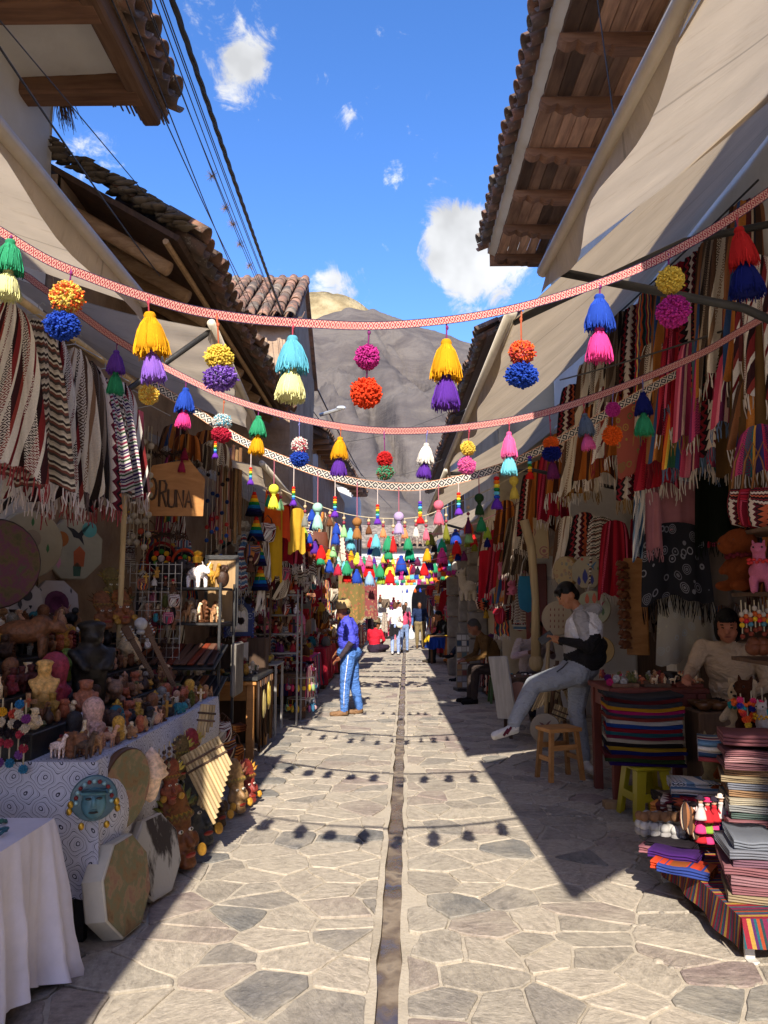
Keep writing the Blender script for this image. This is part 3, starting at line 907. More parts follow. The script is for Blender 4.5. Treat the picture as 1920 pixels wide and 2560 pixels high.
mb.build('pale_pier', GREY_PLASTER, label='pale grey wall pier between the brown house and the pink adobe house', cat='pier', smooth=True)
RA = T('bracket_eave_house', 'two-storey white house with planked eave on scalloped wooden brackets', 'house', (2.6, 12.2, 0))
mb = MB()
rough_box(mb, 2.6, 8, -14, 12.2, 3.7, 7.3, .02, .4, 6)
mb.grid(lambda u, v: Vector((2.6 + 5.4 * u, -14 + 26.2 * v, 3.7)), 2, 4)
rough_box(mb, 3.75, 8, -14, 12.2, 0, 3.75, .02, .5, 7)
rough_box(mb, 2.6, 3.8, 11.3, 12.19, 0, 3.72, .02, .5, 5)
part(mb, 'wall', WHITE_PLASTER, RA, smooth=True)
mb = MB()
slab(mb, (1.6, -14, 7.40), (1.6, 12.15, 7.40), (6.5, 12.15, 9.4), (6.5, -14, 9.4), .06)
slab(mb, (1.68, -14, 7.30), (1.68, 6.0, 7.30), (2.62, 6.0, 7.22), (2.62, -14, 7.22), .03)
part(mb, 'roof', WOODY, RA)
NB = 7
BY = [12.05 - i * .98 for i in range(NB)]
for i, y in enumerate(BY):
	prof2 = [(0, .22), (.96, .22)]
	m_ = 26
	for k in range(m_ + 1):
		t = k / m_
		xx = .96 - t * .96
		if xx > .42:
			zz = .05 + .05 * abs(math.sin((xx - .42) / .54 * 3 * PI)) * -1 + .06 + (xx - .42) * .12
		else:
			zz = .06
		prof2.append((xx, zz))
	mb = MB()
	Mx = Matrix(((-1, 0, 0, 2.62), (0, 0, 1, y), (0, 1, 0, 7.03), (0, 0, 0, 1)))
	mb.prism(prof2, -.075, .075, Mx)
	part(mb, 'bracket', WOODX, RA)
	if i < NB - 1:
		for k in range(6):
			x0 = 1.685 + k * .155
			mb = MB()
			yy0, yy1 = BY[i + 1] + .076, y - .076
			mb.box((x0 + .0775, (yy0 + yy1) / 2, 7.262 - .0 * k), (.148, yy1 - yy0, .022), .004)
			part(mb, 'plank', PLANK, RA)
mb = MB()
mb.grid(lambda u, v: Vector((1.555 + u * .125 + .012 * fbm(v * 60, 3), 12.15 - v * 6.6, 7.285 + (1 - u) * .06 + .012 * fbm(v * 50, 1))), 2, 90)
mb.grid(lambda u, v: Vector((1.555 + .012 * fbm(v * 60, 3), 12.15 - v * 6.6, 7.33 + .09 * u + .012 * fbm(v * 50, 1) * (1 - u))), 1, 90)
part(mb, 'eave_mortar', WHITE_PLASTER, RA, smooth=True)
mb = MB()
mb.box((2.12, 12.16, 7.26), (1.06, .03, .26))
part(mb, 'end_board', WOODX, RA)
tl = OB('tile_course', None, RA)
tl.matrix_basis = under(RA)
tiles(tl, (1.42, 5.4, 7.40), (1.42, 12.25, 7.40), (1, 0, .41), 2, .245, .05, .025, 1, .01)
RB = T('beige_house', 'beige walled house with crumbling top and tile verge past the bracket eave', 'house', (1.75, 12.4, 0))
mb = MB()
rough_box(mb, 1.72, 8, 12.45, 18.4, 0, 6.0, .03, .35, 8)
part(mb, 'wall', BEIGE_PLASTER, RB, smooth=True)
mb = MB()
slab(mb, (1.55, 12.4, 6.08), (1.55, 18.4, 6.3), (6, 18.4, 8.2), (6, 12.4, 8.0), .06)
part(mb, 'roof', DARKWOOD, RB)
mb = MB()
for i in range(90):
	x = rnd(1.7, 3.2)
	mb.ell((x, 12.42 + rnd(-.05, .1), 6.1 + (x - 1.6) * .43 + rnd(-.1, .06)), (rnd(.03, .1), rnd(.03, .06), rnd(.02, .06)), 6, 4)
for i in range(60):
	x = rnd(1.7, 3.0)
	z = 6.1 + (x - 1.6) * .43
	mb.tube([(x, 12.4, z), (x + rnd(-.1, .1), 12.34, z - rnd(.05, .3))], [.006, .003], 3)
part(mb, 'verge_earth', DIRT, RB, kind='stuff', smooth=True)
tl = OB('tile_course', None, RB)
tl.matrix_basis = under(RB)
tiles(tl, (1.45, 12.4, 6.08), (1.45, 18.4, 6.3), (1, 0, .43), 2, .245, .05, .03, 1, .02)
RC = T('white_window_house', 'white house with tall brown window frames past the beige house', 'house', (1.9, 18.6, 0))
mb = MB()
rough_box(mb, 1.9, 8, 18.6, 34, 0, 6.2, .02, .8, 12)
part(mb, 'wall', WHITE_PLASTER, RC, smooth=True)
mb = MB()
slab(mb, (1.5, 18.5, 6.2), (1.5, 34, 6.5), (6, 34, 8.4), (6, 18.5, 8.1), .08)
part(mb, 'roof', DARKWOOD, RC)
tl = OB('tile_course', None, RC)
tl.matrix_basis = under(RC)
tiles(tl, (1.42, 18.5, 6.2), (1.42, 34, 6.5), (1, 0, .43), 1, .26, .05, .03, 1, .02)
for y in (19.4, 20.9, 22.4, 23.9, 25.6, 27.6):
	mb = MB()
	mb.box((1.88, y, 4.5), (.07, .5, 1.7), .01)
	w = part(mb, 'window', WOODY, RC)
	mb = MB()
	mb.box((1.838, y, 4.5), (.02, .36, 1.54))
	part(mb, 'pane', BLACKM, w)
def pillar(x, y, h, lab):
	t = T('stone_pillar', lab, 'pillar', (x, y, 0), group='stone pillars of the arcade')
	z, k = 0, 0
	while z < h:
		d = rnd(.36, .5)
		m = MB()
		m.box((0, 0, z + d / 2), (.34 + rnd(-.01, .01), .34 + rnd(-.01, .01), d - .016), .025, rnd(-.02, .02))
		m.build('stone_block', PILLAR, t, smooth=False)
		z += d
		k += 1
PILLAR = mix_mat('pillar_stone', [(.3, (.13, .115, .1)), (.7, (.26, .235, .2))], 5, .9, .2, .7, 18)
for (px, py, y) in ((1140, 1560, 15.2), (1163, 1560, 14.4), (1112, 1560, 17.5)):
	p = W(px, 1480, y=y)
	pillar(p.x + .22, y, 2.9, 'grey stone block pillar standing between the plush stall and the table with yellow cloth')
AR = T('arch_house', 'white arched gateway building with orange tile roof closing the far end of the street', 'gateway', (2.4, 40, 0))
mb = MB()
cx, rad, spring = 2.45, 1.55, 1.7
m_ = 24
for i in range(m_):
	a0, a1 = PI * i / m_, PI * (i + 1) / m_
	p0, p1 = (cx + rad * math.cos(a0), spring + rad * .95 * math.sin(a0)), (cx + rad * math.cos(a1), spring + rad * .95 * math.sin(a1))
	for y_, o in ((40, 0), (40.5, 1)):
		mb.add([(p0[0], y_, p0[1]), (p1[0], y_, p1[1]), (p1[0], y_, 4.5), (p0[0], y_, 4.5)], [(0, 1, 2, 3)])
	mb.add([(p0[0], 40, p0[1]), (p1[0], 40, p1[1]), (p1[0], 40.5, p1[1]), (p0[0], 40.5, p0[1])], [(3, 2, 1, 0)])
mb.box((cx - rad - 2, 40.25, 2.25), (4, .5, 4.5))
mb.box((cx + rad + 2, 40.25, 2.25), (4, .5, 4.5))
part(mb, 'wall', GREY_PLASTER, AR)
mb = MB()
slab(mb, (-3, 39.6, 4.5), (8, 39.6, 4.5), (8, 42.5, 5.9), (-3, 42.5, 5.9), .1)
part(mb, 'roof', TILE, AR)
tl = OB('tile_course', None, AR)
tl.matrix_basis = under(AR)
tiles(tl, (-.6, 39.5, 4.5), (5.2, 39.5, 4.5), (0, 2.9, 1.4), 3, .3, .06, .03, 0, .02)
mb = MB()
mb.box((2.5, 47, 2.5), (9, .3, 5))
mb.build('arch_dark_backing', DARKWOOD, label='dark backing wall coloured as the shaded interior behind the white arch', cat='wall')  # dark sheet; its colour stands in for the shade beyond the arch
for i in range(7):
	mb = MB()
	mb.box((0, 0, .45), (.07, .05, .9), .01)
	mb.prism([(-.035, 0), (.035, 0), (0, .07)], -.025, .025, Matrix.Translation((0, 0, .9)) @ Matrix.Rotation(PI / 2, 4, 'X'))
	mb.build('fence_post', PAINT, color='#e8e8e6', loc=(1.5 + i * .3, 42.5, 0), label='white painted wooden fence post inside the arch', cat='fence post', group='white fence posts inside the arch')
mb = MB()
mb.box((3.1, 38.6, .12), (2.4, .9, .24), .02)
mb.box((3.1, 38.9, .33), (2.4, .5, .2), .02)
mb.build('stone_step', GREY_PLASTER, label='pale stone steps in front of the white arch', cat='steps')
pt = T('potted_plant', 'green leafy plant in a terracotta pot before the white arch', 'plant', (1.72, 30, 0))
mb = MB()
mb.lathe([(.14, 0), (.2, .32), (.22, .33), (.22, .38), (.19, .38), (.18, .34)], 14)
mb.build('pot', PAINT, pt, '#b0583a', smooth=True)
mb = MB()
for i in range(170):
	a, e = rnd(0, 6.28), rnd(.1, 1.4)
	r_ = rnd(.1, .34)
	c = Vector((math.cos(a) * math.cos(e) * r_, math.sin(a) * math.cos(e) * r_, .42 + abs(math.sin(e)) * r_ * 1.4))
	d = Vector((rnd(-1, 1), rnd(-1, 1), rnd(-.2, 1))).normalized() * .06
	s_ = d.orthogonal().normalized() * .022
	mb.add([c, c + d * .5 + s_, c + d, c + d * .5 - s_], [(0, 1, 2, 3)], at=random.random())
mb.build('foliage', obj_mat('leaf', .6, .3, 5, .2, 0, 60, .8), pt, '#7a9a3a', kind='stuff')
# ================================================================ AWNINGS
def awning(label, y0, y1, xf, zf, xw, zw, m=CANVAS, sag=.08, xf1=None, zf1=None, bar='#cfc4b0', arms=(0, 1), droop=.16, group=None, armdrop=1.1, yw=None):
	xf1 = xf if xf1 is None else xf1
	zf1 = zf if zf1 is None else zf1
	t = T('awning', label, 'awning', (xw, y0, zw))
	sgn = 1 if xf > xw else -1
	yw0 = y0 if yw is None else yw
	def fn(u, v):
		a = Vector((xw, yw0 + (y1 - yw0) * v, zw))
		b = Vector((xf + (xf1 - xf) * v, y0 + (y1 - y0) * v, zf + (zf1 - zf) * v))
		p = a.lerp(b, u)
		p.z -= sag * math.sin(PI * u) * (.55 + .45 * math.sin(PI * v)) + .012 * fbm(u * 3 + y0, v * 5)
		p.z += .01 * math.sin(v * 34) * u
		return p
	mb = MB()
	mb.grid(fn, 16, 26, uvf=lambda u, v: (u * 2.2, v * (y1 - y0)))
	part(mb, 'canvas', m, t, smooth=True)
	mb = MB()
	mb.grid(lambda u, v: Vector((xf + (xf1 - xf) * v + sgn * .012 + .03 * math.sin(v * 23 + y0) * u, y0 + (y1 - y0) * v, zf + (zf1 - zf) * v - u * droop * (.75 + .3 * math.sin(v * 9 + y0) + .12 * math.sin(v * 31)))), 4, 40, uvf=lambda u, v: (u * .2, v * (y1 - y0)))
	part(mb, 'valance', m, t, smooth=True)
	mb = MB()
	mb.tube([(xf + sgn * .02, y0 - .03, zf + .03), (xf1 + sgn * .02, y1 + .03, zf1 + .03)], .032, 10)
	part(mb, 'front_bar', PAINT, t, color=bar, smooth=True)
	for k in arms:
		y = y0 + .05 if k == 0 else y1 - .05
		xx, zz = (xf, zf) if k == 0 else (xf1, zf1)
		mb = MB()
		mb.tube([(xx, y, zz), ((xx + xw) / 2, y, (zz + zw - armdrop) / 2 - .02), (xw, y, zw - armdrop - .3)], .022, 8)
		part(mb, 'arm', BLACKM, t, smooth=True)
	return t
awning('large beige canvas awning under the bracket-eave house, its hem flapping', .1, 3.62, .86, 3.18, 2.6, 4.75, CANVAS, .10, .76, 3.2, droop=.12, arms=(1,), armdrop=1.9)
awning('tan canvas awning second from the street lamp side of the bracket-eave house', 4.05, 8.4, .66, 3.14, 2.58, 4.8, CANVAS2, .10, .6, 3.08, arms=(0,), armdrop=.7, yw=2.9)
awning('tan canvas awning with long arms before the beige house', 8.7, 12.6, .62, 3.08, 2.58, 4.4, CANVAS2, .12, .6, 3.06, arms=(0,), armdrop=1.2)
awning('low beige awning over the plush toy stall', 13.0, 17.5, .82, 2.95, 2.2, 3.7, CANVAS, .1, .8, 2.95, arms=(0,), armdrop=1.1)
awning('beige awning before the white house with brown windows', 18.2, 23, .85, 2.75, 1.95, 3.5, CANVAS, .1, .85, 2.7, arms=())
awning('pale awning past the yellow cloth table', 24, 30, .95, 2.5, 1.95, 3.2, CANVAS, .1, 1.0, 2.5, arms=())
awning('cream canvas awning on the white plastered house', -2.5, 3.93, -1.36, 3.15, -3.0, 3.85, CANVAS, .08, -1.36, 3.18, arms=())
awning('beige canvas awning tilted below the log rafters', 5.42, 7.37, -1.35, 3.6, -2.95, 4.05, CANVAS, .10, -1.35, 3.27, arms=(0,), armdrop=1.6)
awning('brownish canvas awning over the mirror stall', 7.7, 10.9, -1.36, 2.98, -2.95, 3.55, CANVAS2, .12, -1.3, 2.85, arms=(1,), armdrop=1.2)
awning('dusty awning above the hat and bag stall', 11.2, 15.5, -1.25, 2.85, -2.6, 3.4, CANVAS2, .12, -1.2, 2.8, arms=(1,), armdrop=1.0)
awning('faded awning over the stalls before the pink adobe house', 16.5, 22, -1.15, 2.8, -1.95, 3.4, CANVAS2, .1, -1.1, 2.8, arms=())
# ================================================================ CABLES
def cable(p, q, r, sag, label, m=BLACKM, n=14, twist=0, **kw):
	p, q = Vector(p), Vector(q)
	mb = MB()
	def at(t):
		c = p.lerp(q, t)
		c.z -= sag * 4 * t * (1 - t)
		return c
	if not twist:
		mb.tube([at(i / n) for i in range(n + 1)], r, 5)
	else:
		n = 150
		for k in range(3):
			mb.tube([at(i / n) + Vector((math.cos(i * .5 + k * 2.09), 0, math.sin(i * .5 + k * 2.09))) * r * .8 for i in range(n + 1)], r, 5)
	return mb.build('cable', m, label=label, cat='cable', smooth=True, **kw)
cable(W(418, -40, y=3.9), W(712, 800, y=13.2), .012, .05, 'thick twisted black cable bundle strung high along the left eaves', twist=1)
for a, b, y0 in (((345, -40), (690, 800), 4.2), ((352, -40), (655, 735), 4.3), ((372, -40), (668, 745), 4.1), ((386, -40), (690, 770), 4.1), ((392, -40), (700, 790), 4.0)):
	cable(W(*a, y=y0), W(*b, y=13.0), .0045, .06, 'thin black overhead wire running beside the twisted cable to the gable house', group='thin wires along the left eaves')
for a, b in (((262, -40), (640, 775)), ((300, -40), (620, 760))):
	cable(W(*a, y=4.5), W(*b, y=13.0), .006, .08, 'black overhead wire crossing in front of the left tile eaves', group='wires before the left tile eaves')
cable(W(-40, 60, y=3.0), W(400, 690, y=6.6), .006, .03, 'black wire slanting across the white plaster wall to the log rafters')
cable(W(-40, 5, y=3.2), W(380, 505, y=6.4), .004, .0, 'fine wire behind the eave beam ending at the tile verge')
cable(W(712, 800, y=13.2), W(905, 1190, y=30), .02, .1, 'dark cable sagging past the brown house corner towards the pink house', n=20)
cable(W(640, 830, y=13.0), W(980, 1270, y=38), .012, .2, 'black wire running far down the street past the pink house')
cable(W(760, 1110, y=18), W(1180, 1000, y=19), .006, .3, 'thin grey wire crossing between the pink house and the beige house')
cable(W(800, 1170, y=22), W(1140, 1130, y=22), .006, .5, 'sagging wire crossing the street beneath the upper one')
cable(W(1490, -30, y=6.0), W(1545, 370, y=6.3), .006, 0, 'loose wire dangling below the planked eave')
for i, (px, py, y) in enumerate(((530, 440, 8.5), (565, 520, 9.2), (582, 560, 9.6), (600, 610, 10.2), (624, 665, 11.0))):
	mb = MB()
	for k in range(70):
		d = Vector((rnd(-1, 1), rnd(-1, 1), rnd(-1, 1))).normalized() * rnd(.04, .09)
		mb.tube([(0, 0, 0), tuple(d)], [.002, .001], 3)
	mb.build('air_plant', REED, loc=W(px, py, y=y), label='small dry air plant tuft clinging to the overhead wires', cat='plant', group='air plants on the wires')
# ================================================================ YARN GOODS
def tassel_mesh(name, strands, seg=5, seed=1):
	"""bell-shaped yarn tassel: top at z=0, tips at z=-1, widest radius .5; gathered head ball"""
	r0 = random.Random(seed)
	mb = MB()
	mb.lathe([(.02, .0), (.12, -.03), (.16, -.10), (.12, -.17), (.14, -.2), (.28, -.36), (.37, -.6), (.41, -.8), (.38, -.93), (.1, -.9)], 16, at=.2)
	for i in range(strands):
		a = 2 * PI * (i + r0.random()) / strands
		lay = r0.random()
		br = r0.uniform(.40, .5) * (.55 + .45 * lay ** .4)
		ln = r0.uniform(.9, 1.04) + (r0.uniform(0, .1) if r0.random() < .12 else 0)
		tw = r0.uniform(-.22, .22)
		pts = []
		for k in range(seg + 1):
			t = k / seg
			rr = .13 + (br - .13) * (t ** .62) * (1 - .06 * max(0, t - .8) * 5) + .012 * r0.uniform(-1, 1)
			an = a + tw * t + r0.uniform(-.03, .03)
			pts.append((rr * math.cos(an), rr * math.sin(an), -.17 - (ln - .17) * t))
		mb.tube(pts, [.020] * seg + [.014], 3, at=r0.random(), cap=False)
	return mb.mesh(name, YARN, True)
def pom_mesh(name, n, seed=1, w=.06, mats=None, pm=0.):
	"""fluffy yarn ball, radius .5"""
	r0 = random.Random(seed)
	mb = MB()
	mb.ell((0, 0, 0), .36, 12, 8, at=.1)
	for i in range(n):
		z = 1 - 2 * (i + .5) / n
		a = i * 2.399963 + r0.uniform(-.3, .3)
		q = math.sqrt(max(0, 1 - z * z))
		d = Vector((q * math.cos(a), q * math.sin(a), z))
		d = (d + Vector((r0.uniform(-.16, .16), r0.uniform(-.16, .16), r0.uniform(-.16, .16)))).normalized()
		L = r0.uniform(.42, .53) + (.05 if r0.random() < .06 else 0)
		b = (d + Vector((r0.uniform(-.35, .35), r0.uniform(-.35, .35), r0.uniform(-.4, .2)))).normalized()
		mb.tube([d * .22, d * .4, d * .4 + b * (L - .4)], [w * .45, w * .62, w * .55], 4, at=r0.random(), mi=1 if r0.random() < pm else 0)
	return mb.mesh(name, mats or YARN, False)
def yarn_fixed(c):
	k = 'yarn_' + c[1:]
	if k in MATS:
		return MATS[k]
	m, nt, b = base_mat(k, .95, .1)
	at = N(nt, 'Attribute', attribute_name='rnd').outputs['Fac']
	cl = N(nt, 'VectorMath', {0: C(c), 'Scale': MATH(nt, 'MULTIPLY_ADD', at, .55, .72)}, operation='SCALE').outputs[0]
	nt.links.new(cl, b.inputs[0])
	b.inputs['Sheen Weight'].default_value = .3
	return m
TAS = [tassel_mesh('tassel', 150, 6, s) for s in (1, 2)]
TASL = tassel_mesh('tassel_small', 46, 4, 3)
POM = [pom_mesh('pompom', 620, s) for s in (1, 2)]
POML = pom_mesh('pompom_small', 170, 3, .1)
CN = {'green': '#2f9a68', 'paleyellow': '#e6e29a', 'marigold': '#e8a010', 'lilac': '#8a5cc8', 'yellow': '#e8c848', 'purple': '#5a2c98', 'sky': '#5ab4cc', 'magenta': '#c02c8a', 'vermilion': '#e8421c', 'orange': '#f06018',
      'blue': '#2448b4', 'navy': '#141e6a', 'hotpink': '#f03c90', 'red': '#cc2424', 'crimson': '#c02440', 'white': '#e4dcd0', 'aqua': '#6ccadc', 'pink': '#ea5a98', 'slate': '#5c6a7c', 'mint': '#a8dcc8', 'tan': '#a8703a',
      'palelilac': '#b8a0d0', 'rose': '#e86a80', 'darkgreen': '#2c4a24', 'lime': '#a8c83c', 'grey': '#8a8a80', 'teal': '#1c8a84', 'peach': '#f0905a', 'olive': '#7a7a24', 'palegreen': '#a0e090', 'paleblue': '#90b8e0',
      'scarlet': '#e81c1c', 'brown': '#7a4a2c', 'black': '#28242c', 'plum': '#6a2048', 'lemon': '#f0f040', 'jade': '#20b080', 'violet': '#6a3cb0'}
for k_, h_ in CN.items():      # sun-faded wool
	v_ = [int(h_[i:i + 2], 16) for i in (1, 3, 5)]
	l_ = sum(v_) / 3
	CN[k_] = '#%02x%02x%02x' % tuple(int((a + (l_ - a) * .10) * .95) for a in v_)
WORD = {'paleyellow': 'pale yellow', 'sky': 'sky blue', 'hotpink': 'hot pink', 'palelilac': 'pale lilac', 'darkgreen': 'dark green', 'palegreen': 'pale green', 'paleblue': 'pale blue', 'lemon': 'lemon yellow'}
def wn(c):
	return WORD.get(c, c)
def charm(y, px, py, items, where, group, lowres=False, name='yarn_charm', used={}):
	"""hanging pair of tassels / pompoms; items: (kind, colour, top px, bottom px, width px[, second colour])"""
	p = W(px, py, y=y)
	k = y / FPX * 1.005
	desc = ' over '.join(('%s%s %s' % (wn(i[1]), ' and ' + wn(i[5]) if len(i) > 5 else '', 'tassel' if i[0] == 't' else 'pompom')) for i in items)
	lab = desc + ' hanging from ' + where
	t = T(name, lab, 'pompom' if items[0][0] == 'p' else 'tassel', p, 0, group, rot=(rnd(-.07, .07), rnd(-.09, .09), rnd(0, 6.28)))
	zl = 0.
	cord = MB()
	kk = [k]
	for it in items:
		kind, cn, t0, t1, w = it[:5]
		zt, zb = -(t0 - py) * k, -(t1 - py) * k
		h, w = zt - zb, w * k
		if kind == 't':
			me = TASL if lowres else TAS[random.randrange(2)]
			OB('tassel', me, t, CN[cn], (0, 0, zt), rnd(0, 6.28), (w * rnd(.9, 1.06), w * rnd(.9, 1.06), h))
		else:
			if len(it) > 5:
				me = pom_mesh('pompom', 170 if lowres else 560, random.randrange(99), .1 if lowres else .06, [yarn_fixed(CN[cn]), yarn_fixed(CN[it[5]])], .4)
			else:
				me = POML if lowres else POM[random.randrange(2)]
			OB('pompom', me, t, CN[cn], (0, 0, (zt + zb) / 2), (rnd(-.2, .2), rnd(-.2, .2), rnd(0, 6)), (w * rnd(.93, 1.05), w * rnd(.93, 1.05), h * rnd(.95, 1.05)))
		zl = zb
	cord.tube([(0, 0, .0), (.002, .001, -(items[0][2] - py) * k * .5), (0, 0, -(items[-1][2] - py) * k - .02)], .0028, 5)
	cord.ell((.003, 0, -(items[0][2] - py) * k * .35), (.006, .005, .008), 6, 4)
	cord.build('cord', YARN, t, random.choice(['#b84a5a', '#8a3a7a', '#c86a4a', '#7a7ab0']), smooth=True)
	return t
def ribbon(pts, y, width, m, label, wave=.35, ysl=0.):
	"""woven strap hung on edge; slight twist"""
	P = [W(px, py, y=y + ysl * (px - 960)) for px, py in pts]
	out = []
	n = len(P)
	for i in range(n - 1):
		p0, p1, p2, p3 = P[max(i - 1, 0)], P[i], P[i + 1], P[min(i + 2, n - 1)]
		for k in range(8):
			t = k / 8
			out.append(.5 * ((2 * p1) + (p2 - p0) * t + (2 * p0 - 5 * p1 + 4 * p2 - p3) * t * t + (3 * p1 - p0 - 3 * p2 + p3) * t ** 3))
	out.append(P[-1])
	mb = MB()
	vs, uv, L = [], [], 0
	for i, p in enumerate(out):
		if i:
			L += (p - out[i - 1]).length
		d = (out[min(i + 1, len(out) - 1)] - out[max(i - 1, 0)]).normalized()
		upv = d.cross(Vector((0, -1, 0))).normalized()
		if upv.z < 0:
			upv = -upv
		a = wave * math.sin(L * 2.3 + y) * math.sin(L * .9)
		upv = upv * math.cos(a) + Vector((0, 1, 0)) * math.sin(a)
		nn = d.cross(upv) * .0012
		for s_, v in ((-.5, 0), (.5, 1)):
			vs.append(p + upv * width * s_ + nn)
			uv.append((L, v))
	q = len(out)
	fs = [(2 * i, 2 * i + 2, 2 * i + 3, 2 * i + 1) for i in range(q - 1)]
	mb.add(vs, fs, uv)
	return mb.build('woven_ribbon', m, label=label, cat='ribbon', smooth=True)
Y1, Y2, Y3 = 2.35, 4.05, 6.1
ribbon([(-420, 330), (-200, 455), (0, 578), (120, 650), (230, 695), (350, 738), (480, 775), (620, 797), (760, 808), (925, 815), (1080, 805), (1220, 785), (1350, 755), (1480, 715), (1600, 670), (1720, 610), (1820, 550), (1920, 482), (2080, 370), (2300, 220)], Y1, .031, RIB_RED,
       'wide red and cream diamond woven ribbon strung across the street with the largest tassels')
G1 = 'tassels on the wide red ribbon'
w1 = 'the wide red ribbon'
for px, py, it in [
	(28, 592, [('t', 'green', 598, 690, 88), ('t', 'paleyellow', 678, 760, 92)]),
	(178, 672, [('p', 'yellow', 708, 790, 84, 'orange'), ('p', 'blue', 790, 865, 90)]),
	(372, 745, [('t', 'marigold', 782, 900, 100), ('t', 'lilac', 882, 968, 74)]),
	(541, 785, [('p', 'yellow', 868, 932, 70), ('p', 'purple', 922, 990, 84, 'lilac')]),
	(733, 806, [('t', 'sky', 842, 942, 92), ('t', 'paleyellow', 925, 1015, 86)]),
	(921, 815, [('p', 'magenta', 864, 930, 66), ('p', 'vermilion', 950, 1030, 82)]),
	(1116, 803, [('t', 'marigold', 852, 962, 98), ('t', 'purple', 945, 1038, 84)]),
	(1304, 770, [('p', 'orange', 858, 926, 70, 'red'), ('p', 'blue', 918, 984, 82)]),
	(1498, 708, [('t', 'blue', 736, 832, 86), ('t', 'hotpink', 822, 912, 84)]),
	(1671, 634, [('p', 'yellow', 672, 740, 72), ('p', 'magenta', 748, 832, 86)]),
	(1842, 536, [('t', 'red', 570, 682, 88), ('t', 'navy', 660, 760, 104)]),
	(-160, 480, [('t', 'pink', 500, 600, 90), ('t', 'teal', 590, 680, 84)]),
]:
	charm(Y1, px, py, it, w1, G1)
ribbon([(-120, 600), (50, 682), (100, 715), (200, 785), (290, 848), (400, 912), (510, 968), (600, 1005), (720, 1040), (850, 1066), (960, 1077), (1080, 1075), (1200, 1063), (1330, 1040), (1450, 1005), (1600, 950), (1750, 885), (1830, 840), (1960, 765), (2100, 690)], Y2, .040, RIB_RED,
       'narrower looking red and cream woven ribbon behind the wide one')
G2 = 'tassels on the second red ribbon'
w2 = 'the second red ribbon'
for px, py, it in [
	(292, 852, [('t', 'violet', 876, 938, 54), ('t', 'green', 932, 990, 50)]),
	(381, 905, [('p', 'yellow', 966, 1020, 52, 'marigold')]),
	(467, 950, [('t', 'blue', 970, 1034, 58), ('t', 'hotpink', 1026, 1074, 46)]),
	(560, 990, [('p', 'white', 1038, 1080, 48, 'sky'), ('p', 'crimson', 1074, 1112, 52)]),
	(648, 1020, [('t', 'green', 1040, 1094, 50), ('t', 'marigold', 1088, 1140, 46)]),
	(749, 1046, [('p', 'white', 1094, 1138, 43, 'crimson'), ('p', 'blue', 1130, 1170, 48)]),
	(852, 1066, [('t', 'marigold', 1092, 1148, 50), ('t', 'purple', 1142, 1192, 46)]),
	(960, 1077, [('p', 'red', 1130, 1170, 43), ('p', 'green', 1162, 1204, 46, 'brown')]),
	(1069, 1076, [('t', 'white', 1108, 1162, 50), ('t', 'purple', 1156, 1198, 44)]),
	(1173, 1066, [('p', 'yellow', 1104, 1142, 40), ('p', 'pink', 1146, 1190, 46, 'magenta')]),
	(1272, 1052, [('t', 'pink', 1080, 1148, 46), ('t', 'aqua', 1140, 1192, 46)]),
	(1373, 1030, [('p', 'orange', 1092, 1126, 40), ('p', 'navy', 1116, 1156, 48), ('t', 'plum', 1150, 1200, 34)]),
	(1457, 1003, [('t', 'slate', 1034, 1092, 52), ('t', 'pink', 1086, 1128, 42)]),
	(1533, 976, [('p', 'magenta', 1006, 1044, 38), ('p', 'orange', 1066, 1116, 52)]),
	(1606, 948, [('t', 'navy', 982, 1042, 52), ('t', 'green', 1036, 1094, 54)]),
]:
	charm(Y2, px, py, it, w2, G2)
ribbon([(380, 960), (490, 1028), (560, 1076), (640, 1120), (700, 1146), (800, 1182), (900, 1207), (1000, 1217), (1080, 1212), (1180, 1190), (1280, 1158), (1380, 1110), (1480, 1055), (1600, 985), (1700, 930)], Y3, .066, RIB_BW,
       'broad black and white diamond ribbon with peach edges crossing the street')
G3 = 'charms on the black and white ribbon'
def rainbow(y, px, py0, top, bot, flip=False, where='the black and white ribbon', group=G3):
	k = y / FPX * 1.005
	t = T('rainbow_charm', ('red-tipped' if flip else 'purple-tipped') + ' rainbow bead charm of stacked yarn rings hanging from ' + where, 'charm', W(px, py0, y=y), rnd(0, 6), group)
	cs = ['#d02424', '#f07a24', '#f0d83c', '#2c7a3c', '#6ac8dc', '#2450b0']
	if flip:
		cs = ['#6a34a8', '#2450b0', '#6ac8dc', '#2c7a3c', '#f0d83c', '#f07a24']
	n = len(cs)
	h = (bot - top) * .68 * k / n
	z = -(top - py0) * k
	for c in cs:
		m = MB()
		m.ell((0, 0, 0), (h * .85, h * .85, h * .62), 10, 6)
		m.build('yarn_ring', FELT, t, c, loc=(0, 0, z - h / 2), smooth=True)
		z -= h
	OB('tassel', TASL, t, '#d02424' if flip else '#6a34a8', (0, 0, z + .01), 0, ((bot - top) * .42 * k, (bot - top) * .42 * k, (bot - top) * .36 * k))
	m = MB()
	m.tube([(0, 0, 0), (0, 0, -(top - py0) * k - .01)], .004, 5)
	m.build('cord', YARN, t, '#d8c8c0')
for px, py0, a, b, fl in ((628, 1118, 1170, 1216, 0), (735, 1160, 1218, 1268, 0), (838, 1195, 1242, 1296, 0), (944, 1213, 1262, 1314, 0), (1050, 1215, 1254, 1312, 1), (1146, 1198, 1232, 1290, 0), (1241, 1172, 1192, 1275, 0), (1324, 1140, 1140, 1200, 1), (540, 1064, 1105, 1150, 0)):
	rainbow(Y3, px, py0, a, b, fl)
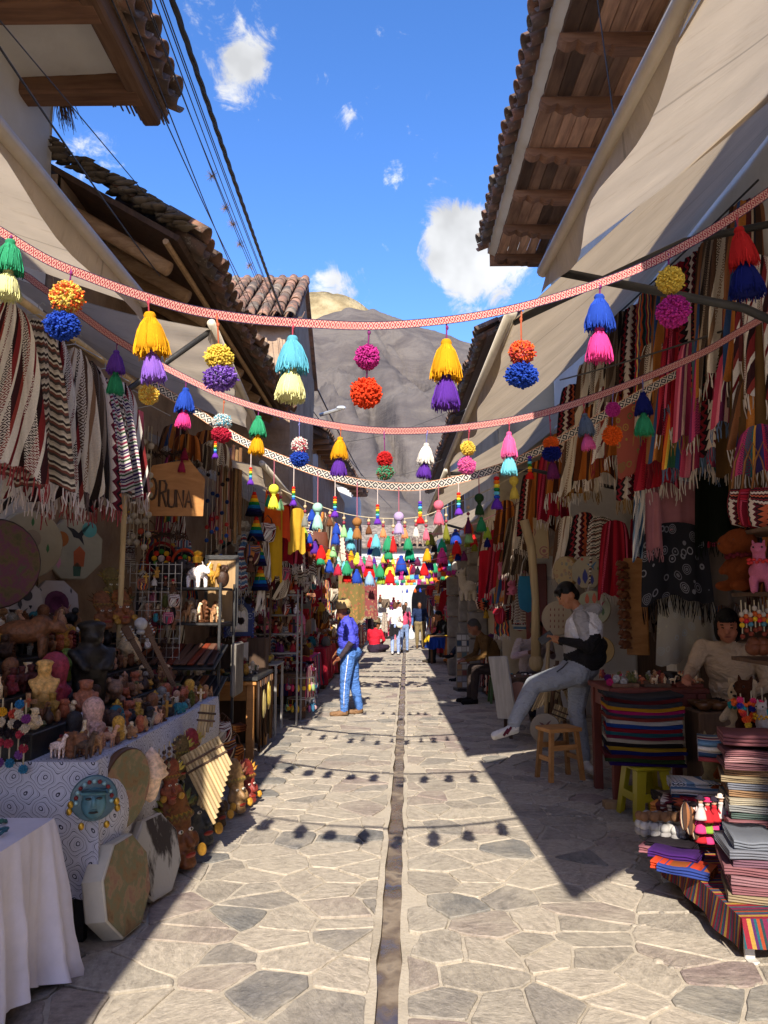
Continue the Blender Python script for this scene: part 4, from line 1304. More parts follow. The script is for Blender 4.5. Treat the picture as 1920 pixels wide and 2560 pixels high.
for px, py0, c, cy, r_, bot in ((686, 1140, 'lemon', 1225, 13, 1277), (795, 1180, 'mint', 1271, 13, 1328), (893, 1205, 'tan', 1306, 12, 1352), (997, 1217, 'palelilac', 1293, 13, 1340), (1096, 1210, 'rose', 1264, 13, 1316), (1197, 1186, 'darkgreen', 1246, 12, 1292), (1284, 1156, 'yellow', 1203, 12, 1252)):
	k = Y3 / FPX * 1.005
	t = T('ball_charm', '%s yarn ball with matching tassel hanging from the black and white ribbon' % wn(c), 'charm', W(px, py0, y=Y3), 0, G3)
	m = MB()
	m.ell((0, 0, 0), r_ * k, 16, 10)
	m.build('ball', FELT, t, CN[c], loc=(0, 0, -(cy - py0) * k), smooth=True)
	m = MB()
	m.ell((0, 0, 0), (r_ * k * .45, r_ * k * .45, r_ * k * .35), 10, 6)
	m.build('knot', FELT, t, CN[c], loc=(0, 0, -(cy + r_ - py0) * k), smooth=True)
	OB('tassel', TASL, t, CN[c], (0, 0, -(cy + r_ - py0 - 2) * k), 0, (r_ * 2.3 * k, r_ * 2.3 * k, (bot - cy - r_) * k))
	m = MB()
	m.tube([(0, 0, 0), (0, 0, -(cy - py0) * k)], .004, 5)
	m.build('cord', YARN, t, '#b86a7a')
def string(pts, y, label, m=YARN, c='#d8c8a8', r_=.005):
	P = [W(px, py, y=y) for px, py in pts]
	out = []
	for i in range(len(P) - 1):
		p0, p1, p2, p3 = P[max(i - 1, 0)], P[i], P[i + 1], P[min(i + 2, len(P) - 1)]
		for k in range(5):
			t = k / 5
			out.append(.5 * ((2 * p1) + (p2 - p0) * t + (2 * p0 - 5 * p1 + 4 * p2 - p3) * t * t + (3 * p1 - p0 - 3 * p2 + p3) * t ** 3))
	out.append(P[-1])
	mb = MB()
	mb.tube(out, r_, 5)
	return mb.build('string', m, color=c, label=label, cat='string', smooth=True)
Y4 = 8.2
string([(520, 1110), (600, 1160), (700, 1222), (780, 1258), (870, 1286), (960, 1296), (1050, 1292), (1130, 1262), (1220, 1225), (1320, 1170)], Y4, 'cream cord carrying little beaded tassel drops across the street')
for px, py, bot, c in ((672, 1208, 1262, 'green'), (702, 1222, 1270, 'palegreen'), (763, 1252, 1312, 'grey'), (825, 1274, 1310, 'brown'), (860, 1282, 1338, 'palegreen'), (922, 1293, 1330, 'brown'), (958, 1296, 1338, 'peach'), (983, 1296, 1376, 'red'), (1012, 1296, 1340, 'peach'), (1040, 1292, 1338, 'white'), (1065, 1290, 1345, 'rose'),
                   (1115, 1270, 1345, 'olive'), (1170, 1248, 1330, 'plum')):
	k = Y4 / FPX
	t = T('bead_drop', '%s beaded tassel drop on the cream cord' % wn(c), 'charm', W(px, py, y=Y4), 0, 'beaded drops on the cream cord')
	L = (bot - py) * k
	m = MB()
	m.tube([(0, 0, 0), (0, 0, -L * .7)], .004, 5)
	m.build('cord', YARN, t, '#d8c8b0')
	for q, cc in ((.25, '#c8a880'), (.45, '#8a3040')):
		m = MB()
		m.ell((0, 0, 0), .019, 8, 6)
		m.build('bead', PAINT, t, cc, loc=(0, 0, -L * q), smooth=True)
	OB('tassel', TASL, t, CN[c], (0, 0, -L * .55), 0, (.085, .085, L * .45 + .03))
ROWS = [
	(10.2, 'lower string of fat yarn drops', [(660, 1325), (760, 1345), (840, 1378), (930, 1405), (1010, 1410), (1100, 1395), (1180, 1370), (1260, 1330)],
     [(761, 1335, 'lime', 30), (764, 1358, 'crimson', 26), (774, 1347, 'blue', 24), (787, 1370, 'purple', 32), (772, 1367, 'scarlet', 26), (790, 1385, 'orange', 28), (803, 1383, 'scarlet', 36), (833, 1381, 'palegreen', 26), (802, 1398, 'green', 28), (780, 1290, 'blue', 30), (782, 1315, 'blue', 26),
      (823, 1392, 'marigold', 34), (823, 1416, 'blue', 32), (846, 1406, 'mint', 26), (845, 1425, 'crimson', 28), (841, 1324, 'blue', 30), (839, 1347, 'blue', 32), (876, 1336, 'aqua', 30), (877, 1360, 'aqua', 30)]),
	(12.5, 'string of paired yarn drops past the cream cord', [(820, 1380), (900, 1392), (980, 1398), (1060, 1392), (1150, 1366), (1230, 1330)],
     [(863, 1390, 'crimson', 26), (878, 1392, 'marigold', 28), (867, 1421, 'green', 34), (868, 1440, 'scarlet', 34), (880, 1412, 'plum', 22), (893, 1398, 'lemon', 30), (894, 1422, 'yellow', 36), (892, 1442, 'blue', 36), (900, 1404, 'pink', 24), (923, 1404, 'rose', 28), (923, 1426, 'scarlet', 40), (924, 1447, 'paleblue', 34),
      (927, 1357, 'scarlet', 26), (927, 1376, 'blue', 26), (940, 1354, 'aqua', 34), (941, 1377, 'aqua', 32), (970, 1360, 'green', 38), (971, 1384, 'green', 32), (984, 1362, 'scarlet', 22), (950, 1428, 'green', 34), (953, 1446, 'lime', 32), (962, 1408, 'magenta', 28), (960, 1397, 'yellow', 22), (975, 1424, 'lemon', 36), (975, 1443, 'scarlet', 34),
      (962, 1426, 'orange', 20), (995, 1418, 'orange', 26), (1003, 1410, 'blue', 40), (993, 1430, 'violet', 22), (1020, 1360, 'green', 34), (1024, 1383, 'jade', 36), (1016, 1408, 'brown', 22), (1015, 1430, 'navy', 20), (1032, 1400, 'navy', 26), (1044, 1405, 'plum', 24), (1034, 1424, 'plum', 22), (1044, 1427, 'black', 20),
      (1060, 1425, 'scarlet', 32), (1072, 1410, 'purple', 36), (1068, 1390, 'marigold', 34), (1076, 1348, 'olive', 34), (1086, 1370, 'black', 24), (1090, 1395, 'brown', 28), (1105, 1366, 'jade', 34), (1105, 1390, 'hotpink', 38), (1112, 1405, 'plum', 24), (1119, 1350, 'olive', 22)]),
	(9.6, 'right-hand string of bright yarn drops', [(1040, 1330), (1100, 1335), (1160, 1322), (1230, 1290), (1300, 1255)],
     [(1139, 1343, 'blue', 38), (1141, 1370, 'scarlet', 34), (1145, 1391, 'navy', 24), (1160, 1391, 'plum', 24), (1171, 1318, 'orange', 34), (1172, 1342, 'palegreen', 30), (1184, 1352, 'red', 30), (1186, 1368, 'olive', 24), (1203, 1312, 'green', 36), (1218, 1334, 'lime', 30), (1218, 1357, 'navy', 24), (1168, 1358, 'olive', 22)]),
]
for y, lab, pts, its in ROWS:
	string(pts, y, lab + ', the dark cord itself', c='#6a3a4a', r_=.004)
	for px, py, c, s in its:
		k = y / FPX
		t = OB('yarn_drop', TASL, None, CN[c], W(px, py - s * .55, y=y + rnd(-.25, .25)), rnd(0, 6), (s * .85 * k, s * .85 * k, s * 1.05 * k), '%s leaf-shaped yarn drop on the %s' % (wn(c), lab), 'tassel', 'yarn drops on the ' + lab)
for yy, py, n in ((14, 1425, 24), (15.5, 1440, 22), (17, 1408, 22), (19, 1452, 20), (24, 1462, 18), (36, 1486, 12)):
	string([(800 + (yy - 15) * 4, py - 40), (900, py - 14), (980, py - 8), (1060, py - 14), (1180 - (yy - 15) * 3, py - 45)], yy, 'thin far string of tiny drops, number %s' % {14: 'one past the paired drops', 15.5: 'two past the paired drops', 17: 'three past the paired drops', 19: 'four past the paired drops', 24: 'five before the arch', 36: 'six under the arch'}[yy], c='#8a5a5a', r_=.006)
	for i in range(n):
		c = random.choice(['red', 'yellow', 'blue', 'green', 'orange', 'magenta', 'aqua', 'purple', 'lemon', 'white'])
		px = (860 if yy < 20 else 905) + i * ((290 if yy < 20 else 200) / n) + rnd(-5, 5)
		OB('yarn_drop', TASL, None, CN[c], W(px, py - 14 - 30 * ((px - 990) / 120) ** 2 * .3, y=yy), 0, (.13, .13, .2), '%s tiny yarn drop on a far string before the white arch' % wn(c), 'tassel', 'tiny far yarn drops')
# ================================================================ SOFT FORMS
def capsule(mb, p0, r0, p1, r1, n=10):
	p0, p1 = Vector(p0), Vector(p1)
	d = p1 - p0
	if d.length < 1e-6:
		mb.ell(p0, max(r0, r1), n, 7)
		return
	d.normalize()
	pts, rr = [], []
	for a in (85, 60, 30, 0):
		pts.append(p0 - d * r0 * math.sin(R(a)))
		rr.append(r0 * math.cos(R(a)))
	for a in (0, 30, 60, 85):
		pts.append(p1 + d * r1 * math.sin(R(a)))
		rr.append(r1 * math.cos(R(a)))
	mb.tube(pts, rr, n)
def blob(name, prims, mats, vox=.012, it=4):
	"""one continuous skin over capsules ('c', tag, p0, r0, p1, r1) and ellipsoids ('e', tag, centre, radii, rotation)"""
	mb = MB()
	for p in prims:
		if p[0] == 'c':
			capsule(mb, p[2], p[3], p[4], p[5])
		else:
			mb.ell(p[2], tuple(p[3]), 14, 10, p[4] if len(p) > 4 else None)
	me0 = mb.mesh('tmp', [])
	o = bpy.data.objects.new('tmp', me0)
	col.objects.link(o)
	md = o.modifiers.new('r', 'REMESH')
	md.mode = 'VOXEL'
	md.voxel_size = vox
	ms = o.modifiers.new('s', 'SMOOTH')
	ms.factor, ms.iterations = .5, it
	dg = bpy.context.evaluated_depsgraph_get()
	me = bpy.data.meshes.new_from_object(o.evaluated_get(dg))
	bpy.data.objects.remove(o)
	me.name = name
	me.materials.clear()
	tags = list(mats.keys())
	for t in tags:
		me.materials.append(mats[t])
	n = len(me.polygons)
	c = np.zeros(n * 3)
	me.polygons.foreach_get('center', c)
	c = c.reshape(-1, 3)
	best, idx = np.full(n, 1e9), np.zeros(n, dtype=np.int32)
	for p in prims:
		if p[1] not in tags:
			continue
		if p[0] == 'c':
			a, b = np.array(p[2], float), np.array(p[4], float)
			ab = b - a
			L = ab @ ab
			t = np.clip(((c - a) @ ab) / L if L > 1e-9 else np.zeros(n), 0, 1)
			s = np.linalg.norm(c - (a + t[:, None] * ab), axis=1) - (p[3] + (p[5] - p[3]) * t)
		else:
			q = c - np.array(p[2], float)
			if len(p) > 4 and p[4] is not None:
				q = q @ np.array(p[4].to_3x3())
			r_ = np.array(p[3], float)
			k = np.linalg.norm(q / r_, axis=1)
			s = (k - 1) * r_.min()
		m = s < best
		best[m] = s[m]
		idx[m] = tags.index(p[1])
	me.polygons.foreach_set('material_index', idx)
	me.polygons.foreach_set('use_smooth', np.ones(n, dtype=bool))
	if 'rnd' not in me.attributes:
		me.attributes.new('rnd', 'FLOAT', 'FACE')
	me.update()
	return me
CM = {}
def cmat(h, rough=.85, kind='cloth', bs=.5):
	"""cloth / skin / hair of one fixed colour"""
	k = '%s_%s' % (kind, h[1:])
	if k in CM:
		return CM[k]
	m, nt, b = base_mat(k, rough, .2 if kind != 'skin' else .35)
	p = N(nt, 'TexCoord').outputs['Object']
	no = N(nt, 'TexNoise', {'Vector': p, 'Scale': 9. if kind != 'hair' else 40., 'Detail': 5.}).outputs[0]
	c = C(h)
	amt = .25 if kind == 'skin' else .5
	nt.links.new(N(nt, 'VectorMath', {0: c, 'Scale': MATH(nt, 'MULTIPLY_ADD', no, amt, 1 - amt / 2)}, operation='SCALE').outputs[0], b.inputs[0])
	if kind == 'cloth':
		wv = N(nt, 'TexNoise', {'Vector': N(nt, 'Mapping', {'Vector': p, 'Scale': (5, 5, 9), 'Rotation': (.4, .5, 0)}).outputs[0], 'Scale': 1.6, 'Detail': 3., 'Distortion': 1.5}).outputs[0]
		bump(nt, b, wv, min(1, bs * 1.3), .07)
	elif kind == 'hair':
		bump(nt, b, no, .6, .01)
	CM[k] = m
	return m
def person(label, J, look, loc=(0, 0, 0), rz=0, s=1., vox=.014, fat=1., sleeve=True, fingers=False, hair='short', skirt=None, extra=None):
	"""J: joint -> point in metres (before scale s); look: tag -> material. Body is one mesh."""
	P = []
	v = {k: Vector(p) for k, p in J.items()}
	f = fat
	def c(tag, a, r0, b, r1):
		P.append(('c', tag, a, r0, b, r1))
	def e(tag, p, r_, M=None):
		P.append(('e', tag, p, r_, M))
	pel, che, nk, hd = v['pelvis'], v['chest'], v['neck'], v['head']
	fw = v.get('face', Vector((0, -1, 0))).normalized()
	across = (v['shL'] - v['shR']).normalized()
	fwd = across.cross(Vector((0, 0, 1))) if abs(across.z) < .9 else Vector((0, -1, 0))
	if fwd.dot(v.get('front', fwd)) < 0:
		fwd = -fwd
	hipx = (v['hipL'] - v['hipR']).normalized()
	Rt = Matrix((across, (che - pel).normalized().cross(across).normalized() * -1, (che - pel).normalized())).transposed()
	c('legs', v['hipL'], .108 * f, v['hipR'], .108 * f)
	e('legs', pel, (.158 * f, .135 * f, .12))
	c('top', pel + (che - pel) * .12, .118 * f, pel.lerp(che, .55), .122 * f)
	e('top', pel.lerp(che, .5), (.158 * f, .135 * f, .17), Rt)
	e('top', che, (.175 * f, .135 * f, .19), Rt)
	c('top', v['shL'].lerp(che, .18), .068 * f, v['shR'].lerp(che, .18), .068 * f)
	c('top', che + (nk - che) * .55, .075, nk, .055)
	c('skin', nk - (hd - nk) * .1, .05, hd, .048)
	up = v.get('up', Vector((0, 0, 1)))
	rt = fw.cross(up).normalized()
	up = rt.cross(fw).normalized()
	H = Matrix((rt, fw, up)).transposed()
	def h(x, y, z):
		return hd + rt * x + fw * y + up * z
	e('skin', h(0, .005, .03), (.072, .092, .105), H)
	e('skin', h(0, .03, -.045), (.055, .062, .062), H)
	c('skin', h(0, .085, .025), .011, h(0, .103, -.012), .016)
	e('lips', h(0, .086, -.045), (.022, .009, .008), H)
	for sx in (-1, 1):
		e('skin', h(sx * .075, -.01, .0), (.012, .025, .034), H)
		e('dark', h(sx * .03, .086, .026), (.014, .007, .006), H)
		c('dark', h(sx * .016, .09, .045), .004, h(sx * .045, .08, .046), .004)
		e('skin', h(sx * .04, .055, -.02), (.026, .03, .03), H)
	if hair != 'none':
		e('hair', h(0, -.018, .062), (.082, .098, .088), H)
		e('hair', h(0, -.055, .005), (.074, .062, .085), H)
	if hair == 'fringe':
		e('hair', h(0, .05, .088), (.068, .05, .035), H)
		for q in range(7):
			c('hair', h(-.055 + q * .018, .055, .1), .018, h(-.06 + q * .02, .088, .06 + .012 * (q % 2)), .009)
	if hair == 'bob':
		for sx in (-1, 1):
			e('hair', h(sx * .066, -.01, -.01), (.03, .06, .095), H)
		e('hair', h(0, .05, .085), (.065, .05, .035), H)
	if hair in ('long', 'bun'):
		c('hair', h(0, -.07, .03), .06, h(0, -.085, -.12 if hair == 'long' else .06), .045)
	if hair == 'hat':
		P.append(('c', 'hat', h(0, -.01, .10), .09, h(0, -.01, .17), .075))
		e('hat', h(0, 0, .085), (.155, .165, .014), H)
	for S in 'LR':
		sh, el, wr = v['sh' + S], v['el' + S], v['wr' + S]
		c('top', sh, .062 * f, sh.lerp(el, .55), .056 * f)
		c('top' if sleeve else 'arm', sh.lerp(el, .5), .052 * f, el, .046 * f)
		c('fore', el, .045 * f, wr, .035)
		d = (wr - el).normalized()
		hdv = v.get('hd' + S, wr + d * .09)
		dd = (hdv - wr).normalized()
		side = dd.cross(Vector((.3, .2, 1))).normalized()
		e('skin', wr + dd * .045, (.03, .03, .03))
		c('skin', wr, .026, wr + dd * .07, .03)
		dn = v.get('curl', Vector((0, 0, -1)))
		for q in range(4):
			o = side * (-.030 + q * .02)
			L = (.075, .085, .08, .062)[q]
			a = wr + dd * .085 + o
			b = a + dd * L * .55
			c('skin', a, .0105, b, .0095)
			c('skin', b, .0095, b + (dd * .45 + dn * .75).normalized() * L * .5, .008)
		a = wr + dd * .03 - side * .03
		c('skin', a, .012, a + (dd * .7 - side * .7).normalized() * .045, .010)
	for S in 'LR':
		hp, kn, an, to = v['hip' + S], v['kn' + S], v['an' + S], v['toe' + S]
		c('legs', hp, .098 * f, hp.lerp(kn, .5), .084 * f)
		c('legs', hp.lerp(kn, .5), .084 * f, kn, .066 * f)
		c('legs', kn, .066 * f, kn.lerp(an, .35), .064 * f)
		c('legs', kn.lerp(an, .35), .064 * f, kn.lerp(an, .93), .05 * f)
		c('skin', kn.lerp(an, .9), .036, an, .036)
		d = (to - an)
		d.z = min(d.z, 0)
		c('shoe', an + Vector((0, 0, -.03)) - d * .12, .042, an + d * .45 + Vector((0, 0, -.028)), .043)
		c('shoe', an + d * .4 + Vector((0, 0, -.03)), .043, to + Vector((0, 0, .0)), .034)
		c('sole', an + Vector((0, 0, -.068)) - d * .2, .028, to + Vector((0, 0, -.018)), .026)
	if skirt:
		for a, r0, b, r1 in skirt:
			c('skirt', a, r0, b, r1)
	if extra:
		P += extra
	base = dict(skin=cmat('#8a5a3e', .55, 'skin'), hair=cmat('#14100e', .55, 'hair'), dark=cmat('#120c0a', .4, 'hair'), lips=cmat('#7a4038', .5, 'skin'), top=cmat('#404040'), fore=None, arm=None, legs=cmat('#3a4a6a'), shoe=cmat('#302820', .6), sole=cmat('#201c18', .7), hat=cmat('#3a3028'), skirt=cmat('#302838'))
	base.update(look)
	base['fore'] = base['fore'] or base['skin']
	base['arm'] = base['arm'] or base['skin']
	me = blob('body', P, base, vox, 3)
	o = T('person', label, 'person', loc, rz, scale=s)
	OB('body', me, o)
	return o
pm = W(872, 1788, z=0)
J = dict(pelvis=(0, .02, .90), chest=(-.02, 0, 1.22), neck=(-.05, 0, 1.41), head=(-.09, -.005, 1.50), face=(-1, -.28, -.16), front=(-1, -.1, 0),
         shL=(-.02, -.19, 1.35), shR=(0, .19, 1.35), elL=(.06, -.25, 1.08), wrL=(-.10, -.25, .86), hdL=(-.17, -.24, .80), elR=(.02, .25, 1.1), wrR=(-.16, .22, .92),
         hipL=(.0, -.085, .88), hipR=(.02, .085, .88), knL=(-.05, -.11, .48), anL=(-.06, -.12, .085), toeL=(-.24, -.15, .04), knR=(.07, .10, .48), anR=(.15, .1, .085), toeR=(-.0, .06, .04))
M1 = person('older man in blue shirt and tan cap looking at the left stall', J, dict(top=cmat('#4a4ec8', .85, 'cloth', .5), fore=cmat('#3c3238'), arm=cmat('#4a4ec8', .85, 'cloth', .5), legs=cmat('#4a72b4'), shoe=cmat('#7a5c40', .6), sole=cmat('#3a2a20'), hair=cmat('#2a2624', .6, 'hair'), skin=cmat('#8a5438', .55, 'skin')), pm, 0, .985, .012, 1.2, hair='none', extra=[('e', 'hair', (-.03, .01, 1.505), (.05, .07, .055), None)])
m = MB()
Mh = Matrix.Translation((-.085, -.0, 1.56)) @ Matrix.Rotation(R(14), 4, 'Z') @ Matrix.Rotation(R(-6), 4, 'Y')
m.lathe([(.118, -.012), (.119, .03), (.11, .08), (.085, .118), (.04, .134), (.002, .137)], 20, Mh, sy=.88)
m.grid(lambda u, v: Mh @ Vector((-(.105 + .105 * v * (1 - .25 * (2 * u - 1) ** 2)), (u - .5) * .19 * (1 - .25 * v * v), .0 - .035 * v - .02 * (2 * u - 1) ** 2 * v)), 10, 5)
m.tube([Mh @ Vector((0, 0, .132)), Mh @ Vector((0, 0, .145))], .012, 8)
m.build('cap', cmat('#b89a6a', .9, 'cloth', .2), M1, smooth=True)
m = MB()
for t0, t1 in ((J['hipL'], J['knL']), (J['knL'], (J['anL'][0], J['anL'][1], .13))):
	a, b = Vector(t0), Vector(t1)
	for k in range(6):
		pass
m.tube([(-.0, -.208, .88), (-.02, -.217, .7), (-.05, -.194, .48), (-.06, -.199, .3), (-.06, -.184, .14)], .0085, 6, flat=.5)
m.build('side_stripe', cmat('#d8dce8'), M1, smooth=True)
BY_ = 7.35
o0 = W(1440, 1935, y=BY_)
sB = 1.0
def bj(px, py, dy=0.):
	p = W(px, py, y=BY_ + dy)
	return tuple((p - Vector((o0.x, BY_, 0))))
J = dict(pelvis=bj(1446, 1672, .02), chest=bj(1460, 1573), neck=bj(1446, 1522), head=bj(1420, 1492), face=(-1, -.18, -.62), front=(-1, -.1, 0), up=(-.4, 0, 1),
         shL=bj(1452, 1543, -.20), shR=bj(1462, 1541, .19), elL=bj(1472, 1614, -.26), wrL=bj(1404, 1601, -.22), hdL=bj(1378, 1592, -.16), elR=bj(1455, 1612, .2), wrR=bj(1400, 1604, .02), hdR=bj(1374, 1594, -.04),
         hipL=bj(1440, 1682, -.09), hipR=bj(1452, 1682, .10), knL=bj(1334, 1712, -.2), anL=bj(1282, 1812, -.24), toeL=bj(1236, 1838, -.26), knR=bj(1440, 1775, .06), anR=bj(1462, 1900, .08), toeR=bj(1482, 1926, -.12))
ex = []
Hd = Vector(bj(1478, 1530))
ex.append(('c', 'hood', Hd + Vector((.0, -.11, .02)), .065, Hd + Vector((0, .11, .02)), .065))
ex.append(('c', 'hood', Hd + Vector((-.06, -.13, .0)), .05, Hd + Vector((.02, -.12, .03)), .055))
ex.append(('e', 'jacket', Vector(bj(1462, 1640)), (.20, .245, .15)))
ex.append(('e', 'jacket', Vector(bj(1466, 1612)), (.195, .235, .12)))
ex.append(('c', 'white', Vector(bj(1450, 1566)) + Vector((0, -.2, 0)), .085, Vector(bj(1463, 1585)) + Vector((0, -.22, 0)), .084))
ex.append(('c', 'white', Vector(bj(1455, 1570)) + Vector((0, -.09, 0)), .178, Vector(bj(1462, 1583)) + Vector((0, .08, 0)), .178))
ex.append(('c', 'jacket', Vector(bj(1465, 1592)) + Vector((0, -.225, 0)), .086, Vector(bj(1472, 1614, -.26)), .074))
M2 = person('young man in grey, white and black hooded jacket leaning back, one leg raised', J,
			dict(top=cmat('#9c999a', .9, 'cloth', .4), arm=cmat('#1c1a1c'), fore=cmat('#1c1a1c', .8), legs=cmat('#8e9297', .9, 'cloth', .4), shoe=cmat('#d0ccc4', .6), sole=cmat('#d0ccc0', .6), hood=cmat('#949192'), jacket=cmat('#1c1a1c', .8), white=cmat('#e0dee0'), hair=cmat('#0e0b0a', .5, 'hair'), skin=cmat('#a06a4a', .55, 'skin')),
			(o0.x, BY_, 0), 0, 1., .0095, 1.24, hair='fringe', extra=ex)
m = MB()
p = Vector(bj(1404, 1601, -.22))
m.box(p + Vector((-.13, .05, .03)), (.075, .012, .14), .005, M=Matrix.Translation(p + Vector((-.13, .06, .02))) @ Matrix.Rotation(R(55), 4, 'Y'))
m.build('phone', BLACKM, label='dark phone held in the hands of the youth in the hooded jacket', cat='phone', loc=(o0.x, BY_, 0))
a, b = Vector(J['anL']), Vector(J['toeL'])
m = MB()
for q in (.25, .42):
	c_ = a.lerp(b, q) + Vector((0, -.047, -.02))
	m.box(c_, (.022, .006, .075), .002, M=Matrix.Translation(c_) @ Matrix.Rotation(R(35), 4, 'Y'))
m.build('shoe_flash', cmat('#5a1c2c'), M2)
m = MB()
m.tube([Vector(bj(1420, 1655, -.22)), Vector(bj(1408, 1668, -.24)), Vector(bj(1392, 1680, -.25))], .006, 5)
m.build('drawstring', BLACKM, M2)
def seated(label, loc, rz, look, s=1., vox=.016, lean=.1, hair='short', arms='lap', fat=1., knee=.46, headdown=.3, skirt=None, legfwd=.42):
	J = dict(pelvis=(0, 0, .52), chest=(0, -lean, .84), neck=(0, -lean * 1.7, 1.03), head=(0, -lean * 1.9 - .05, 1.13), face=(.05, -1, -headdown), front=(0, -1, 0),
             shL=(.19, -lean * 1.5, .98), shR=(-.19, -lean * 1.5, .98), elL=(.25, -lean * 1.5 - .06, .72), elR=(-.25, -lean * 1.5 - .06, .72),
             wrL=(.10, -lean * 1.5 - .27, .66), wrR=(-.10, -lean * 1.5 - .27, .66),
             hipL=(.09, 0, .5), hipR=(-.09, 0, .5), knL=(.12, -legfwd, knee + .06), knR=(-.12, -legfwd, knee + .06), anL=(.11, -legfwd - .02, .085), anR=(-.11, -legfwd - .04, .085),
             toeL=(.13, -legfwd - .2, .04), toeR=(-.13, -legfwd - .22, .04))
	if arms == 'table':
		J.update(wrL=(.14, -.45, .86), wrR=(-.14, -.43, .86), elL=(.26, -.2, .8), elR=(-.26, -.2, .8))
	if arms == 'reach':
		J.update(elR=(-.27, -.26, .80), wrR=(-.26, -.50, .78))
	return person(label, J, look, loc, rz, s, vox, fat, hair=hair, skirt=skirt)
p = W(1205, 1755, z=0)
seated('seated man in brown jacket bending over his hands beside the postcard rack', (p.x + .32, p.y - .15, .0), R(-82), dict(top=cmat('#5a4020'), fore=cmat('#5a4020'), arm=cmat('#5a4020'), legs=cmat('#3a302c'), shoe=cmat('#14110f'), hair=cmat('#3a3836', .6, 'hair'), skin=cmat('#7a4c36', .55, 'skin')), 1.06, .014, .2, headdown=.55, legfwd=.45)
p = W(1305, 1640, y=10.2)
seated('seated woman in striped pale sweater sewing at the small table', (p.x + .1, 10.3, .12), R(8), dict(top=cmat('#a89a98'), fore=cmat('#a8929a'), arm=cmat('#a89a98'), legs=cmat('#2a2630'), hair=cmat('#0c0a0a', .6, 'hair'), skin=cmat('#5c3626', .55, 'skin')), 1.0, .014, .16, 'bun', 'table', headdown=.35)
p = W(1800, 1790, y=6.3)
seated('seated older woman with dark bob in beige fleece jacket behind the red table', (p.x + .14, 6.35, .22), R(-28), dict(top=cmat('#b09a82', .95), fore=cmat('#b09a82', .95), arm=cmat('#b09a82', .95), legs=cmat('#201c20'), hair=cmat('#0a0809', .6, 'hair'), skin=cmat('#a0644a', .55, 'skin')), 1.05, .011, .1, 'bob', 'reach', 1.1, headdown=.25)
p = W(1105, 1640, z=0)
seated('seated man in black jacket at the table with the yellow cloth', (1.5, 21.2, 0), R(-75), dict(top=cmat('#141418'), fore=cmat('#141418'), arm=cmat('#141418'), legs=cmat('#20222a'), hair=cmat('#0c0a0a', .6, 'hair')), 1.1, .02, .12, headdown=.3)
p = W(1135, 1700, z=0)
J = dict(pelvis=(0, 0, .5), chest=(0, .05, .82), neck=(0, .05, 1.02), head=(0, .03, 1.12), face=(0, -1, -.2), shL=(.18, .04, .98), shR=(-.18, .04, .98), elL=(.24, 0, .72), elR=(-.24, 0, .72), wrL=(.1, -.22, .66), wrR=(-.1, -.22, .66), hipL=(.09, 0, .5), hipR=(-.09, 0, .5), knL=(.16, -.42, .56), knR=(-.06, -.44, .66),
         anL=(.12, -.46, .085), anR=(.2, -.62, .56), toeL=(.13, -.64, .04), toeR=(.24, -.8, .52))
person('person in dark jeans sitting cross-legged behind the postcard rack', J, dict(top=cmat('#181c26'), fore=cmat('#181c26'), arm=cmat('#181c26'), legs=cmat('#1c2434'), shoe=cmat('#1a1a1c'), sole=cmat('#c8c4bc')), (1.75, 16.3, 0), R(-80), 1.0, .02)
pw = W(988, 1638, z=0)
J = dict(pelvis=(0, 0, .92), chest=(0, .0, 1.24), neck=(0, 0, 1.43), head=(0, .0, 1.53), face=(.1, 1, -.05), front=(0, 1, 0), shL=(-.175, 0, 1.37), shR=(.175, 0, 1.37), elL=(-.22, .02, 1.1), elR=(.22, .02, 1.1), wrL=(-.2, .16, .94), wrR=(.2, .14, .94), hipL=(-.085, 0, .9), hipR=(.085, 0, .9), knL=(-.09, .1, .5), anL=(-.09, -.02, .1), toeL=(-.1, .16, .05),
         knR=(.1, .02, .48), anR=(.1, .02, .085), toeR=(.12, .2, .04))
wv = person('woman in white top and pale jeans with a cream shoulder bag walking away', J, dict(top=cmat('#e0d8d4'), legs=cmat('#8a9cc8'), shoe=cmat('#c8c4c0'), hair=cmat('#5a3a28', .6, 'hair'), skin=cmat('#c08a70', .55, 'skin')), pw, 0, .98, .016, .95, True, hair='bun')
m = MB()
m.grid(lambda u, v: Vector((-.16 + .3 * u - .04 * v, -.135 - .03 * math.sin(u * 9), .98 - .42 * v * (1 - .3 * u))), 8, 8)
m.build('tied_jacket', cmat('#1c1a1e'), wv, smooth=True)
m = MB()
m.ell((.14, -.17, .93), (.11, .05, .09), 12, 8)
m.tube([(.2, -.12, .98), (.0, -.12, 1.2), (-.13, -.02, 1.42)], .01, 5)
m.build('shoulder_bag', cmat('#d8cfc0'), label='cream shoulder bag on the woman in white', cat='bag', loc=pw, smooth=True)
J2 = dict(J)
person('person in pink shawl and jeans walking beside the woman in white', J2, dict(top=cmat('#c04a6a'), fore=cmat('#c04a6a'), arm=cmat('#c04a6a'), legs=cmat('#7a90b8'), hair=cmat('#3a2a20', .6, 'hair')), (pw.x + .3, pw.y + 1.2, 0), 0, .93, .02, .9, hair='long')
pb_ = W(1050, 1622, z=0)
